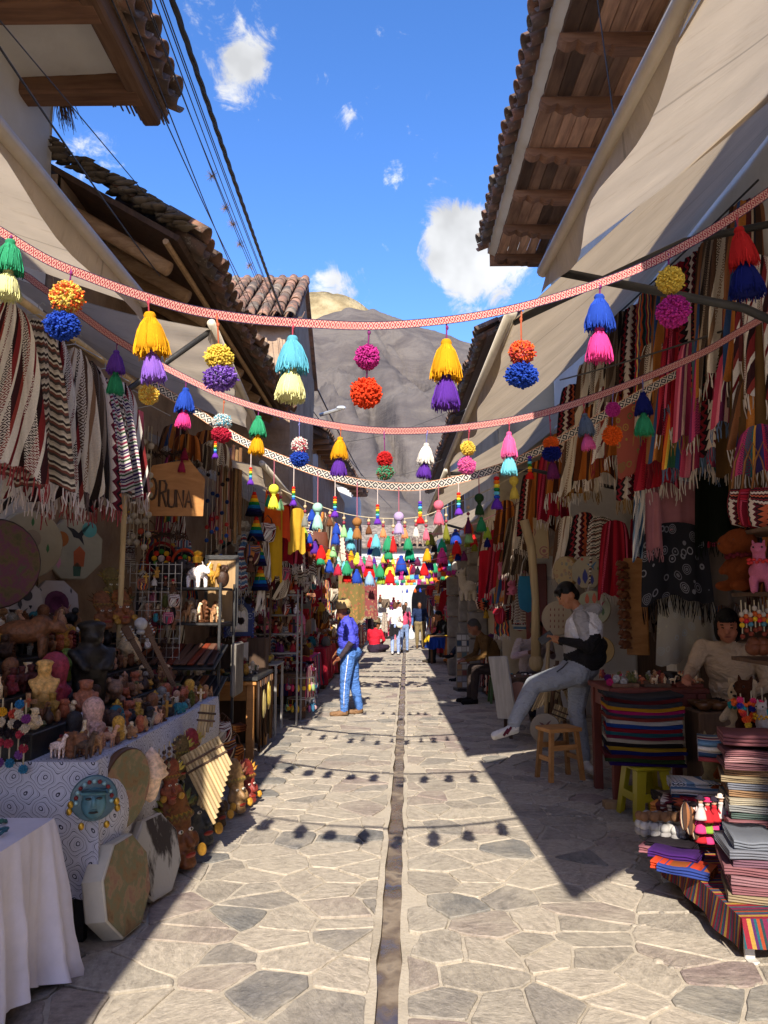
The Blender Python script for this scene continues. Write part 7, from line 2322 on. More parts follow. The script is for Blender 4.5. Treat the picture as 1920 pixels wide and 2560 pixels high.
for i in range(9):
	bag_c = random.choice(['crimson', 'brown_multi', 'aguayo', 'rust'])
	bag('%s small woven bag on the pavement below the trays' % {'crimson': 'crimson', 'brown_multi': 'brown striped', 'aguayo': 'purple striped', 'rust': 'rust'}[bag_c], (-1.45 - .1 * (i % 3), 6.4 + .12 * i, .33 + .12 * (i % 2)), .2, .22, TX[bag_c], R(50), group='bags below the trays', sl=.12)
t = legtable('mineral_table', 'varnished wooden table carrying minerals and shells', -2.35, -1.42, 8.05, 9.0, .80, ORANGEWOOD, leg=.08, apron=.16)
m = MB()
m.box((-1.88, 8.52, .825), (.96, .98, .04), .005)
m.build('mineral_tray', BLACKM, label='black tray lying on the mineral table', cat='tray')
for i in range(44):
	k = random.choice(['mineral', 'mineral', 'shell', 'crystal', 'owl', 'animal'])
	c = random.choice(['grey stone', 'olive green', 'white', 'cream', 'ochre', 'black'])
	fig(k, (rnd(-2.3, -1.45), rnd(8.1, 8.95), .847), rnd(.06, .13), c, 'on the mineral table tray', rnd(0, 6), 'minerals on the mineral table')
for i in range(9):
	m = MB()
	L = rnd(.55, .75)
	m.tube([(0, 0, 0), (.01, 0, -.3), (rnd(-.02, .02), 0, -L)], [.03, .032, .02], 6, flat=.35)
	m.build('leather_strap', LEATHER, color=random.choice(['#3a2416', '#5a3a20', '#6a5030', '#2a1c14']), loc=(-1.40, 8.05 + .11 * i, .80), rot=R(80), label='brown leather strap hanging from the street end of the mineral table', cat='strap', group='leather straps at the mineral table', smooth=True)
for i, (y, z) in enumerate(((8.25, .55), (8.55, .60))):
	m = MB()
	m.ell((0, 0, 0), (.02, .055, .15), 14, 9)
	m.ell((.014, 0, 0), (.012, .035, .11), 12, 7)
	m.build('oval_pendant', CERAMIC, color=['#8a7a4a', '#a89040'][i], loc=(-1.37, y, z), label=['small oval carved pendant hung at the mineral table', 'large pale oval carved pendant hung at the mineral table'][i], cat='pendant', smooth=True)
t = T('arch_mirror', 'arched mirror in a blue and white scalloped mosaic frame', 'mirror', (-1.80, 9.0, 1.22), R(20))
pol = [(-.15, 0), (.15, 0), (.15, .26)] + [(.15 * math.cos(a * PI / 12), .26 + .17 * math.sin(a * PI / 12)) for a in range(13)] + [(-.15, .26)]
m = MB()
m.prism(pol, -.02, .02, Matrix.Rotation(PI / 2, 4, 'X'))
m.build('frame', BLUEMOS, t)
for i in range(22):
	s_ = i / 21
	if s_ < .3:
		q = (.158, .26 * s_ / .3)
	elif s_ > .7:
		q = (-.158, .26 * (1 - s_) / .3)
	else:
		a = (s_ - .3) / .4 * PI
		q = (.158 * math.cos(a), .26 + .178 * math.sin(a))
	m = MB()
	m.ell((q[0], 0, q[1]), (.022, .02, .022), 8, 5)
	m.build('scallop', CERAMIC, t, '#2c3a78', smooth=True)
m = MB()
m.prism([(x * .66, .05 + z * .72) for x, z in pol], .021, .028, Matrix.Rotation(PI / 2, 4, 'X'))
m.build('inner_frame', CERAMIC, t, '#b8b4a8')
gm, gnt, gb = base_mat('mirror_glass', .08, .6)
gb.inputs['Metallic'].default_value = 1.
gb.inputs['Base Color'].default_value = (.45, .42, .4, 1)
m = MB()
m.prism([(x * .48, .075 + z * .6) for x, z in pol], .029, .033, Matrix.Rotation(PI / 2, 4, 'X'))
m.build('glass', gm, t)
t = T('round_mirror', 'round mirror in a red mosaic petal frame', 'mirror', W(620, 1628, y=9.1), R(20))
for i in range(22):
	a = 2 * PI * i / 22
	m = MB()
	m.ell((math.cos(a) * .165, 0, math.sin(a) * .165), (.03, .018, .03), 8, 5)
	m.build('petal', CERAMIC, t, '#a03434' if i % 2 else '#7a2024', smooth=True)
m = MB()
m.lathe([(.001, 0), (.16, 0), (.16, .02), (.001, .02)], 26, Matrix.Rotation(PI / 2, 4, 'X'))
m.build('frame', REDMOS, t)
m = MB()
m.lathe([(.001, .021), (.11, .021), (.11, .026), (.001, .026)], 26, Matrix.Rotation(PI / 2, 4, 'X'))
m.build('glass', gm, t)
m = MB()
m.box((-1.85, 9.2, .6), (.7, .25, 1.2), .01)
m.build('dark_stand', DARKWOOD, label='dark wooden stand under the blue arched mirror', cat='stand')
shelfrack('trinket_rack', 'dark rack of trinkets behind the arched mirror', -2.2, -1.55, 9.3, 9.7, [1.35, 1.72, 2.0], DARKWOOD, color=None, top=2.02)
for i in range(30):
	z = [1.352, 1.722, 2.002][i % 3]
	fig(random.choice(kinds), (-2.15 + .56 * random.random(), 9.36 + .25 * random.random(), z), rnd(.1, .2), random.choices(cnames, wts)[0], 'on the trinket rack behind the arched mirror', rnd(0, 1.5), 'figurines on the trinket rack')
shelfrack('white_shelves', 'white slatted shelf unit with dolls and boxes', -2.0, -1.28, 10.3, 10.75, [.95, 1.2, 1.45, 1.72], PAINT, .025, '#86817a', top=1.78)
for i in range(34):
	z = [.952, 1.202, 1.452, 1.722][i % 4]
	x, y = rnd(-1.95, -1.33), rnd(10.36, 10.68)
	if i % 3 == 0:
		doll('%s cloth doll on the white shelf unit' % ['purple', 'red', 'striped'][i % 9 // 3], (x, y, z), rnd(.16, .22), [CLOTH, CLOTH, TX['aguayo']][i % 9 // 3], ['#6a2c5a', '#9a2c30', '#806050'][i % 9 // 3], '#3a2420', rnd(-.3, .9), 'dolls on the white shelf unit')
	else:
		fig(random.choice(kinds), (x, y, z), rnd(.12, .2), random.choices(cnames, wts)[0], 'on the white shelf unit', rnd(0, 1.5), 'figurines on the white shelf unit')
legtable('white_metal_table', 'white metal leg table in front of the white shelf unit', -1.95, -1.42, 9.5, 10.1, .86, PAINT, leg=.03, th=.02, apron=0, color='#98938c')
for i in range(7):
	m = MB()
	m.lathe([(.03, 0), (.075, .03), (.09, .08), (.07, .1), (.03, .09)], 14)
	c = ['#1c5a6a', '#8a2c4a', '#b0902c', '#5a3a6a', '#2c6a5a', '#a08030', '#6a2c34'][i]
	m.build('glass_bowl', CERAMIC, color=c, loc=(-1.85 + .13 * (i % 3), 9.6 + .16 * (i // 3), .862 + (.1 if i == 4 else 0)), label='%s glazed bowl on the white metal table' % ['teal', 'wine red', 'golden', 'purple', 'green', 'yellow', 'dark red'][i], cat='bowl', smooth=True)
legtable('textile_table', 'low table heaped with gloves, hats and folded knitwear beside the man in blue', -2.1, -1.22, 10.9, 12.0, .62, WOOD)
tk = ['aguayo', 'pink_stripe', 'black_red', 'blue_white', 'rainbow', 'crimson', 'horiz_blue', 'maroon_white']
tn = {'aguayo': 'purple striped', 'pink_stripe': 'pink striped', 'black_red': 'black and red', 'blue_white': 'blue and white', 'rainbow': 'rainbow striped', 'crimson': 'crimson', 'horiz_blue': 'blue banded', 'maroon_white': 'maroon and white', 'rust': 'rust', 'brown_multi': 'brown striped', 'grey_brown': 'grey-brown', 'cream_brown': 'cream and brown', 'teal_red': 'teal and red', 'geo_bw': 'black and cream'}
for i in range(34):
	k = random.choice(tk)
	folded((rnd(-1.95, -1.3), rnd(11.0, 11.9), .625 + .05 * (i // 8)), rnd(.2, .3), rnd(.14, .2), rnd(.04, .06), TX[k], None, rnd(0, 3), '%s folded knit in the heap beside the man in blue' % tn[k], 'knits heaped beside the man in blue', cat='knit', name='folded_knit')
for i in range(12):
	k = random.choice(tk)
	hang('hanging_scarf', '%s scarf draped over the front of the textile table' % tn[k], 'scarf', (-1.20, 10.95 + i * .09, .72), .16, rnd(.3, .48), TX[k], R(80), 2, .03, .6, .07, '#c8c0bc', 'scarves draped over the textile table', seed=i + 200)
t = T('keychain_stand', 'wire stand hung with keychains and orange discs standing on the pavement', 'stand', W(752, 1800, z=0))
m = MB()
m.lathe([(.001, 0), (.17, 0), (.17, .012), (.001, .015)], 20)
m.tube([(0, 0, 0), (0, 0, .62)], .009, 8)
m.build('pole', METAL, t, '#8a8680', smooth=True)
for z in (.58, .3):
	m = MB()
	m.tube([(.19 * math.cos(a * PI / 10), .19 * math.sin(a * PI / 10), z) for a in range(21)], .005, 5)
	m.tube([(-.19, 0, z), (.19, 0, z)], .004, 5)
	m.build('ring', METAL, t, '#b0aca4', smooth=True)
	for k in range(15):
		a = 2 * PI * k / 15
		c = random.choice(['#e0482c', '#c83a5a', '#d8b03c', '#3a6a8a', '#8a5a3a', '#c8a0a0', '#5a2c4a', '#a8c88a'])
		m = MB()
		m.tube([(.19 * math.cos(a), .19 * math.sin(a), z), (.195 * math.cos(a), .195 * math.sin(a), z - .08)], .003, 4)
		m.ell((.195 * math.cos(a), .195 * math.sin(a), z - .13), (.025, .025, .05) if k % 3 else (.03, .012, .03), 8, 6)
		m.build('keychain', FELT, t, c, smooth=True)
for i in range(9):
	p = W(592 + i * 6, 1180 + rnd(-6, 10) + i * 3, y=8.6 + i * .07)
	beads('white cord strung with cream wool balls above the mirror stall', p, [None, None, None, None, '#c0b8ac', '#b8b0a4', None, None, None, '#b0a89c', '#3a302c' if i % 3 == 0 else '#b0a89c'], .042, .13, 'cream ball cords above the mirror stall', pompom=True, cord='#b8b0a4')
for i in range(5):
	p = W(522 + i * 12, 1140 + i * 6, y=7.8)
	beads('thin cord with small coloured beads before the adobe wall', p, ['#2c2426', None, '#1e2c50', None, '#a83430', '#2c4a8a', None, '#4a4238', '#5a4030', None, '#b0602c'], .022, .13, 'bead cords before the adobe wall')
for i in range(4):
	p = W(636 + i * 5, 1230 + i * 62, y=8.9)
	t = T('rainbow_mobile', 'rainbow pointed wool mobile with dark blue fringe over the mirror stall', 'mobile', p, 0, 'rainbow mobiles')
	for k, c in enumerate(['#c02424', '#e0701c', '#e8c02c', '#1c7a3c', '#1c6aa8', '#1a2050', '#141430']):
		m = MB()
		m.lathe([(.02 + .012 * k, 0), (.03 + .013 * k, -.04)], 12)
		m.build('wool_ring', FELT, t, c, loc=(0, 0, -.04 * k), smooth=True)
for i, (px, py, c, L, nm) in enumerate(((682, 1205, '#c85a1c', .55, 'orange'), (690, 1230, '#c8981c', 1.05, 'yellow'), (706, 1262, '#d84a1c', .42, 'bright orange'), (672, 1280, '#4a1420', .95, 'dark wine'), (745, 1270, '#b8902c', .55, 'mustard'))):
	hangc('felt_banner', '%s felt banner hanging over the left stalls behind the strut' % nm, 'banner', W(px, py, y=9.2 + .1 * i), .24, L, c, az=R(35), folds=1, amp=.03, gather=.7, fr=0, seed=i)
for i, (px, py, k, L) in enumerate(((722, 1260, 'crimson', .75), (738, 1282, 'black_red', .7), (762, 1285, 'geo_bw', .85), (776, 1310, 'cream_brown', .8), (706, 1290, 'black_red', .6), (822, 1290, 'grey_brown', .7), (808, 1280, 'brown_multi', .7), (838, 1305, 'black_red', .6))):
	hang('hanging_shawl', '%s shawl hanging behind the felt banners, number %s from the yellow one' % (tn[k], ['one', 'two', 'three', 'four', 'five', 'six', 'seven', 'eight'][i]), 'shawl', W(px, py, y=9.8 + .35 * i), .42, L, TX[k], R(30), 3, .05, .4, .09, '#b8b0a8', 'shawls behind the felt banners', seed=i + 70)
bag('brown leather drum-shaped bag hanging beside the zigzag shawl', W(795, 1330, y=10.6), .30, .50, LEATHER, R(20), '#3a2014', None, '#5a2c18', flap=False)
bag('grey-brown striped cloth backpack hanging above the white shelves', W(690, 1420, y=10.0), .34, .42, TX['cream_brown'], R(20), '#3a3028')
for i, (px, py, k) in enumerate(((470, 1085, 'rust'), (505, 1110, 'grey_brown'), (540, 1100, 'cream_brown'), (440, 1060, 'brown_multi'), (450, 1120, 'aguayo'), (520, 1075, 'rust'))):
	hang('folded_shawl', '%s folded shawl hung over the wooden sign' % tn[k], 'shawl', W(px, py, y=7.2 + .12 * i), .34, .24, TX[k], R(20), 3, .06, .6, .04, '#8a7a68', 'folded shawls over the wooden sign', seed=i + 90)
for i, (px, py, c, nm) in enumerate(((455, 1150, '#a02c4a', 'pink'), (462, 1120, '#7a1c34', 'wine red'))):
	p = W(px, py, y=6.9)
	OB('wool_tassel', TASL, None, c, p, 0, (.08, .08, .12), '%s wool tassel dangling before the folded shawls' % nm, 'tassel')
for i in range(7):
	p = W(548 + i * 9, 1120 + rnd(-8, 8), y=8.1)
	m = MB()
	m.tube([(0, 0, 0), (.0, 0, -.5), (rnd(-.02, .02), .01, -.85 - rnd(0, .2))], [.02, .028, .02], 6, flat=.4)
	m.build('leather_belt', LEATHER, color=random.choice(['#6a4a2c', '#8a6a44', '#5a3a24', '#9a6a5a']), loc=p, label='brown woven belt hanging in a row before the adobe wall', cat='belt', group='belts before the adobe wall', smooth=True)
PALC = [('red', '#a02430'), ('maroon', '#4a1620'), ('cream', '#b8aa98'), ('pink', '#c87088'), ('brown', '#5a3a28'), ('black', '#201c20'), ('orange', '#c86028'), ('teal', '#2c6a70'), ('white', '#c8c2ba'), ('grey', '#6a665f'), ('mustard', '#a8842c'), ('purple', '#5a2c5a')]
def clutter(x0, x1, y0, y1, z0, z1, n, place, facing, kinds_, seed, hs=(.14, .28)):
	rr = random.Random(seed)
	for i in range(n):
		k = rr.choice(kinds_)
		x, y, z = rr.uniform(x0, x1), rr.uniform(y0, y1), rr.uniform(z0, z1)
		cn, ch = rr.choice(PALC)
		h = rr.uniform(*hs)
		az = facing + rr.uniform(-.4, .4)
		g = '%ss %s' % (k, place)
		if k == 'doll':
			doll('%s dressed cloth doll %s' % (cn, place), (x, y, z), h, CLOTH, ch, rr.choice(['#3a2420', '#a02430', '#c8a040']), az, g)
		elif k == 'plush toy':
			kd = rr.choice(['alpaca', 'bear', 'capybara'])
			plush(kd, '%s plush %s %s' % (cn, kd, place), (x, y, z), h * 1.1, ch, az, g, rr.choice([None, '#c03a4a', '#3a6a9a']))
		elif k == 'bag':
			tk_ = rr.choice(list(tn))
			bag('%s woven bag %s' % (tn[tk_], place), (x, y, z + h), h * 1.1, h * 1.2, TX[tk_], az, group=g, sl=h * .5)
		elif k == 'scarf':
			tk_ = rr.choice(list(tn))
			hang('hanging_scarf', '%s scarf %s' % (tn[tk_], place), 'scarf', (x, y, z + h), h * 1.1, h * 2.6, TX[tk_], az, 2, .03, .5, .06, '#b8b0a8', g, seed=i)
		elif k == 'hat':
			t = T('knit_hat', '%s knitted hat with ear flaps %s' % (cn, place), 'hat', (x, y, z), az, g)
			m = MB()
			m.lathe([(.09, 0), (.1, .03), (.085, .11), (.04, .17), (.005, .19)], 12)
			m.build('crown', FELT, t, ch, smooth=True)
			OB('pompom', POML, t, rr.choice(PALC)[1], (0, 0, .2), 0, .06)
			for sx in (-1, 1):
				m = MB()
				m.tube([(sx * .085, 0, .02), (sx * .09, 0, -.07), (sx * .092, 0, -.16)], [.04, .025, .006], 6, flat=.4)
				m.build('ear_flap', FELT, t, ch, smooth=True)
		elif k == 'ornament':
			fig(rr.choice(kinds), (x, y, z), h, rr.choice(cnames), place, az, g)
		elif k == 'folded knit':
			tk_ = rr.choice(list(tn))
			folded((x, y, z), h * 1.3, h, .06, TX[tk_], None, az, '%s folded knit %s' % (tn[tk_], place), g, cat='knit', name='folded_knit')
def counter(label, x0, x1, y0, y1, z, m_=None, k='aguayo'):
	t = T('stall_counter', label, 'stall', ((x0 + x1) / 2, (y0 + y1) / 2, 0))
	mb = MB()
	mb.box((0, 0, z / 2), (x1 - x0, y1 - y0, z - .01), .01)
	mb.build('trestle', DARKWOOD, t)
	mb = MB()
	drape(mb, -(x1 - x0) / 2 - .012, (x1 - x0) / 2 + .012, -(y1 - y0) / 2 - .012, (y1 - y0) / 2 + .012, z + .004, .12, 20, .03, int(y0 * 7))
	mb.build('cover', TX[k], t, smooth=True)
def backwall(label, x, y0, y1, z, facing):
	m = MB()
	m.box((x, (y0 + y1) / 2, z / 2), (.06, y1 - y0, z), .01)
	m.build('timber_screen', DARKWOOD, label=label, cat='panel')
clutter(-1.95, -1.3, 10.85, 12.1, .95, 2.1, 40, 'hanging over the knit heap', .8, ['bag', 'doll', 'hat', 'scarf', 'plush toy'], 31, (.12, .22))
clutter(-2.0, -1.35, 9.75, 10.25, 1.25, 2.2, 22, 'hanging before the white shelf unit', .8, ['bag', 'doll', 'scarf', 'hat'], 32, (.1, .18))
clutter(-2.0, -1.5, 8.3, 9.2, 1.5, 2.4, 18, 'hanging above the mirrors', .8, ['bag', 'scarf', 'doll'], 33, (.1, .2))
clutter(-2.25, -1.8, 6.3, 6.5, 1.12, 1.85, 24, 'hanging on the wire grid panel', .6, ['doll', 'bag', 'ornament'], 34, (.07, .12))
clutter(-2.7, -2.0, 7.4, 7.9, 1.3, 2.7, 22, 'hanging before the adobe wall', .6, ['bag', 'scarf', 'doll'], 35, (.12, .22))
clutter(-1.75, -1.45, 6.3, 7.3, .25, .5, 12, 'piled under the slanted trays', .8, ['folded knit', 'bag', 'ornament'], 36, (.12, .2))
backwall('dark timber back panel of the hat and doll stall', -2.3, 12.3, 16.6, 2.6, 0)
counter('cloth-covered counter of the hat and doll stall past the man in blue', -2.2, -1.35, 12.4, 14.2, .7)
clutter(-2.1, -1.4, 12.4, 14.1, .72, .74, 26, 'on the counter past the man in blue', .9, ['doll', 'hat', 'folded knit', 'ornament', 'plush toy'], 1, (.16, .26))
clutter(-2.2, -1.55, 12.0, 14.4, .98, 1.0, 14, 'on the second tier past the man in blue', .9, ['doll', 'plush toy', 'ornament'], 12, (.2, .3))
clutter(-2.2, -1.35, 12.0, 14.4, 1.3, 2.0, 34, 'hanging past the man in blue', .9, ['bag', 'hat', 'scarf', 'doll', 'plush toy'], 2)
counter('low striped counter before the pale wall pier', -2.0, -1.3, 14.6, 17.0, .75, k='crimson')
clutter(-1.95, -1.35, 14.6, 17.0, .77, .79, 22, 'on the counter before the pale wall pier', .9, ['doll', 'hat', 'folded knit', 'ornament'], 3, (.16, .26))
clutter(-2.0, -1.3, 14.6, 17.0, 1.1, 2.2, 34, 'hanging before the pale wall pier', .9, ['bag', 'scarf', 'hat', 'doll'], 4)
counter('textile counter along the pink adobe house', -1.95, -1.2, 17.6, 21.5, .8, k='rust')
clutter(-1.9, -1.25, 17.6, 21.4, .82, .84, 24, 'on the counter along the pink adobe house', .9, ['doll', 'folded knit', 'ornament', 'plush toy'], 5, (.18, .28))
clutter(-1.9, -1.2, 17.6, 21.4, 1.1, 2.3, 36, 'hanging along the pink adobe house', .9, ['bag', 'scarf', 'hat'], 6)
counter('far striped counter beside the seated woman in red', -1.9, -1.15, 22.5, 30, .8, k='black_red')
m = MB()
m.box((-.6, 35.6, 1.3), (1.9, .1, 2.6), .02)
m.build('pale_screen', WHITE_PLASTER, label='pale plaster screen behind the far end stalls', cat='screen')
clutter(-1.5, .2, 34.2, 35.4, .3, 1.7, 40, 'at the far end stalls', .2, ['bag', 'scarf', 'doll', 'plush toy'], 8, (.26, .4))
clutter(-1.85, -1.15, 22.5, 30, .82, 2.3, 60, 'at the far left stalls', .9, ['bag', 'scarf', 'doll', 'plush toy', 'ornament'], 7, (.2, .34))
for i, (px, py, y) in enumerate(((880, 1480, 17.4), (915, 1490, 19.5))):
	hang('hanging_rug', ['mustard rug with dark flowers hanging before the pale wall pier', 'red and green flowered rug hanging past the mustard one'][i], 'rug', W(px, py - 80, y=y), .62, 1.35, RUGMAT if i == 0 else medallion_mat('red_rug', (.2, .05, .05), (.35, .2, .08), (.08, .16, .1), 8), R(20), 2, .02, 1., .06, '#a89878', flat=True)
# ================================================================ RIGHT STALLS
t = T('low_table', 'low white-legged table under the blanket stacks, striped cloth along its edge', 'table', (2.1, 4.2, 0))
mb = MB()
mb.box((.06, 0, .185), (1.2, 1.1, .03), .005)
mb.build('table_top', PALEWOOD, t)
for x, y in ((-.5, -.5), (-.53, .5), (.6, -.5), (.6, .5)):
	mb = MB()
	mb.box((x, y, .086), (.045, .02, .172), .004)
	mb.box((x, y - .02, .008), (.05, .05, .012))
	mb.build('leg', PAINT, t, '#c0bcb4')
mb = MB()
mb.grid(lambda u, v: Vector((1.545 - .02 * v + .012 * math.sin(u * 21) * v, 3.63 + 1.13 * u, .207 - .13 * v - .01 * math.sin(u * 9) * v)), 40, 5, uvf=lambda u, v: (v * .3, u * 1.2))
mb.grid(lambda u, v: Vector((1.545 + 1.2 * u, 3.63 - .015 * v - .01 * math.sin(u * 23) * v, .207 - .12 * v)), 30, 4, uvf=lambda u, v: (v * .3, u * 1.2))
mb.grid(lambda u, v: Vector((1.545 + 1.2 * u, 3.63 + 1.13 * v, .207)), 4, 4, uvf=lambda u, v: (u, v))
mb.build('striped_cloth', stripe_mat('tx_runner', ['#1e5058', '#802430', '#9a7a3a', '#4a2450', '#1e5058', '#8a3c24', '#24383c', '#6a2440'], 8., 0, 1, zig=1.5), label='teal, red and gold striped cloth under the blanket stacks', cat='tablecloth', smooth=True)
BC = [('grey', '#6a6c74'), ('dusty pink', '#866266'), ('rose', '#7c5256'), ('dark rose', '#68464a'), ('beige', '#8a7a60'), ('pale grey', '#80807e'), ('sand', '#8a6c50'), ('mauve', '#6a4c58'), ('sage', '#4c5a54'), ('blush', '#9a7474'), ('taupe', '#5c4a3e'), ('cream', '#9a907c')]
def stack(x, y, z, w, d, n, hh, where, order, rz=0., mats=None, jit=.018, bul=0.):
	for i in range(n):
		nm, c = order[i % len(order)]
		h = hh * rnd(.85, 1.15)
		folded((x + rnd(-jit, jit), y + rnd(-jit, jit), z), w * rnd(.97, 1.02), d * rnd(.96, 1.02), h, CLOTH if not mats else TX[mats[i % len(mats)]], c, rz + rnd(-.09, .09), '%s folded blanket in %s' % (nm, where), 'blankets in ' + where, bul * i / n)
		z += h + .002
	return z
zt = stack(1.86, 3.92, .21, .5, .36, 6, .036, 'the short stack at the front of the low table', [BC[i] for i in (4, 2, 1, 2, 7, 0)], R(-14))
folded((1.74, 3.95, zt), .2, .34, .04, CLOTH, '#6c7078', R(-14), 'grey blanket with pale scroll border on top of the short stack', None)
folded((1.99, 3.9, zt), .27, .34, .036, CLOTH, '#9a7a78', R(-14), 'pale pink folded blanket on top of the short stack', None)
stack(2.02, 4.38, .21, .42, .34, 17, .033, 'the tall stack on the low table', [BC[i] for i in (7, 6, 5, 3, 10, 9, 2, 8, 5, 11, 6, 0, 4, 6, 3, 9, 2)], R(-16))
folded((1.98, 4.36, .84), .36, .28, .06, CLOTH, '#74484c', R(-16), 'thick rolled rose blanket topping the tall stack', None)
folded((1.92, 4.62, .70), .3, .26, .12, TX['horiz_blue'], None, R(-20), 'blue and white striped folded blanket behind the tall stack', None, plies=4)
for i, (px, py, y, k) in enumerate(((1740, 1970, 4.9, 'horiz_blue'), (1760, 1990, 4.85, 'crimson'), (1700, 1985, 4.95, 'grey_brown'), (1720, 2000, 4.8, 'black_red'), (1745, 2015, 4.75, 'rainbow'), (1770, 2000, 4.8, 'geo_bw'), (1700, 2010, 4.8, 'brown_multi'), (1735, 1950, 5.0, 'blue_white'))):
	p = W(px, py, y=y)
	folded((p.x, p.y, max(.22, p.z - .05)), .3, .2, .055, TX[k], None, R(-20) + rnd(-.5, .5), '%s folded cloth in the loose pile behind the dolls' % tn[k], 'cloths in the loose pile behind the dolls', cat='cloth', name='folded_cloth')
for i, (px, py, y, c, nm) in enumerate(((1690, 2130, 4.35, '#3c1c5a', 'purple'), (1720, 2165, 4.22, '#8a4a20', 'rust'), (1715, 2185, 4.2, '#2c3c7a', 'blue'), (1700, 2200, 4.25, '#b83c20', 'orange'), (1680, 2105, 4.5, '#201a20', 'black'), (1665, 2120, 4.5, '#8a5a60', 'dusty pink'))):
	p = W(px, py, y=y)
	folded((p.x, p.y, max(.212, p.z - .03)), .26, .16, .04, CLOTH, c, R(-35), '%s folded cloth at the edge of the low table' % nm, None, cat='cloth', name='folded_cloth')
for i in range(9):
	m = MB()
	cs = ['#8a8684', '#5a5c64', '#7a5a40', '#b0aca6']
	for k in range(9):
		m.ell(((k - 4) * .028, .012 * (-1) ** k, 0), (.026, .032, .028), 8, 6, Matrix.Rotation(.6 * (-1) ** k, 4, 'Z'), at=random.random())
	m.build('knit_roll', FELT, color=cs[i % 4], loc=W(1650 + 9 * (i % 3), 2085 - 22 * (i // 3) + 6 * (i % 2), y=4.6 + .05 * (i % 3)), rot=(0, rnd(-.1, .1), R(-20)), label='%s chunky braided knit roll stacked by the low table corner' % ['grey', 'slate', 'brown', 'pale'][i % 4], cat='knit', group='chunky knit rolls', smooth=True)
for i in range(3):
	m = MB()
	m.ell((0, 0, 0), (.028, .014, .075), 14, 9)
	m.build('striped_pouch', TX['brown_multi'], loc=W(1712 + i * 14, 2040 + i * 12, y=4.45), rot=(-.2, .1, R(-20)), label='upright striped mitten-shaped pouch beside the dolls', cat='pouch', group='striped pouches beside the dolls', smooth=True)
for i in range(12):
	c = random.choice([('pink', '#c83a70'), ('white', '#b8aca8'), ('red', '#a8242c'), ('lime', '#7a9a3a'), ('navy', '#242c5a')])
	p = W(1752 + 17 * (i % 5), 2030 + 30 * (i // 5) + rnd(-6, 6), y=4.4 + .03 * (i // 5))
	doll('%s dressed little doll in the cluster on the low table' % c[0], (p.x, p.y, p.z - .04), .13, CLOTH, c[1], random.choice(['#c02c5a', '#2c2430', '#d8c8b8']), R(-20) + rnd(-.4, .4), 'little dolls on the low table')
plush('capybara', 'brown capybara plush with a red garland sitting behind the blankets', W(1845, 1990, y=4.85), .36, '#7a4020', R(-75), None, '#6a1c28')
plush('alpaca', 'cream long-haired alpaca plush behind the capybara', W(1800, 1985, y=5.0), .36, '#8a7c5c', R(-60))
plush('capybara', 'large brown capybara plush on the upper shelf with a flower', W(1868, 1478, y=5.0), .44, '#6a3418', R(-80), None, '#5a1c24')
plush('alpaca', 'pink fluffy alpaca plush with bright collar beside the upper capybara', W(1905, 1480, y=4.8), .30, '#c06a84', R(-30), None, '#c83a3a')
plush('alpaca', 'dark brown alpaca plush with patterned knit hat', W(1885, 1850, y=4.75), .36, '#3a2014', R(-50), None, '#e0602c')
plush('alpaca', 'white alpaca plush with yellow collar at the shelf end', W(1915, 1850, y=4.6), .22, '#b8aca4', R(-40), None, '#d8a02c')
plush('bear', 'tan plush animal with white hat beside the dark alpaca', W(1862, 1840, y=4.85), .34, '#a89478', R(-50), None, '#2c8a8a')
for (x, y, z, lab) in ((2.42, 4.85, 1.655, 'dark wooden shelf under the upper plush toys'), (2.46, 4.9, 2.05, 'dark wooden shelf under the striped handbags'), (2.42, 4.72, .78, 'dark shelf under the hatted plush toys'), (2.44, 4.95, 1.24, 'narrow dark shelf with leather shoes')):
	m = MB()
	m.box((x, y, z), (.42, .5, .025), .004)
	m.build('wall_shelf', DARKWOOD, label=lab, cat='shelf')
for x_, y_ in ((2.64, 4.6), (2.64, 5.2)):
	m = MB()
	m.box((x_, y_, 1.1), (.04, .04, 2.2), .004)
	m.build('shelf_post', DARKWOOD, label='dark upright holding the plush toy shelves, %s one' % ('outer' if y_ < 5 else 'inner'), cat='post')
for i in range(3):
	bag('crimson and gold striped handbag on the upper shelf', W(1862 + 26 * i, 1222, y=5.0 - .1 * i), .22, .26, TX['crimson'] if i % 2 else TX['black_red'], R(-30), '#8a5a30', 'striped handbags on the upper shelf')
for i in range(2):
	m = MB()
	m.ell((0, 0, .05), (.05, .1, .05), 10, 7)
	m.ell((0, -.03, .08), (.04, .05, .04), 10, 7)
	m.build('leather_shoe', LEATHER, color='#6a3a22', loc=W(1885 + 22 * i, 1640, y=4.9), rot=R(-20), label='small brown suede slipper with orange tip on the narrow shelf', cat='slipper', group='suede slippers', smooth=True)
for i in range(7):
	p = W(1852 + 11 * i, 1500 + 6 * (i % 3), y=4.8)
	beads('keyring string of bright felt balls under the plush shelf', p, [None, '#b8ac9c', '#c05a2c', ['#d8b02c', '#c02c3a', '#4a7a8a'][i % 3], None, '#7a3a2c'], .016, .03, 'felt ball keyrings under the plush shelf')
for i in range(9):
	p = W(1850 + 9 * i, 1720 + 24 * (i % 3), y=4.65)
	beads('bright pompom keyring among the hatted plush toys', p, [None, ['#d83c6a', '#2c9aa0', '#e86a2c'][i % 3], ['#e8c03c', '#3c3a9a', '#c83a3a'][(i + 1) % 3], '#e85a2c'], .02, .038, 'pompom keyrings among the plush toys', pompom=True)
t = T('yellow_stool', 'yellow plastic stool carrying the bright folded textiles', 'stool', (1.90, 6.05, 0), R(10))
m = MB()
m.box((0, 0, .375), (.29, .29, .03), .012)
m.build('seat', PLASTIC, t, '#a89a1c')
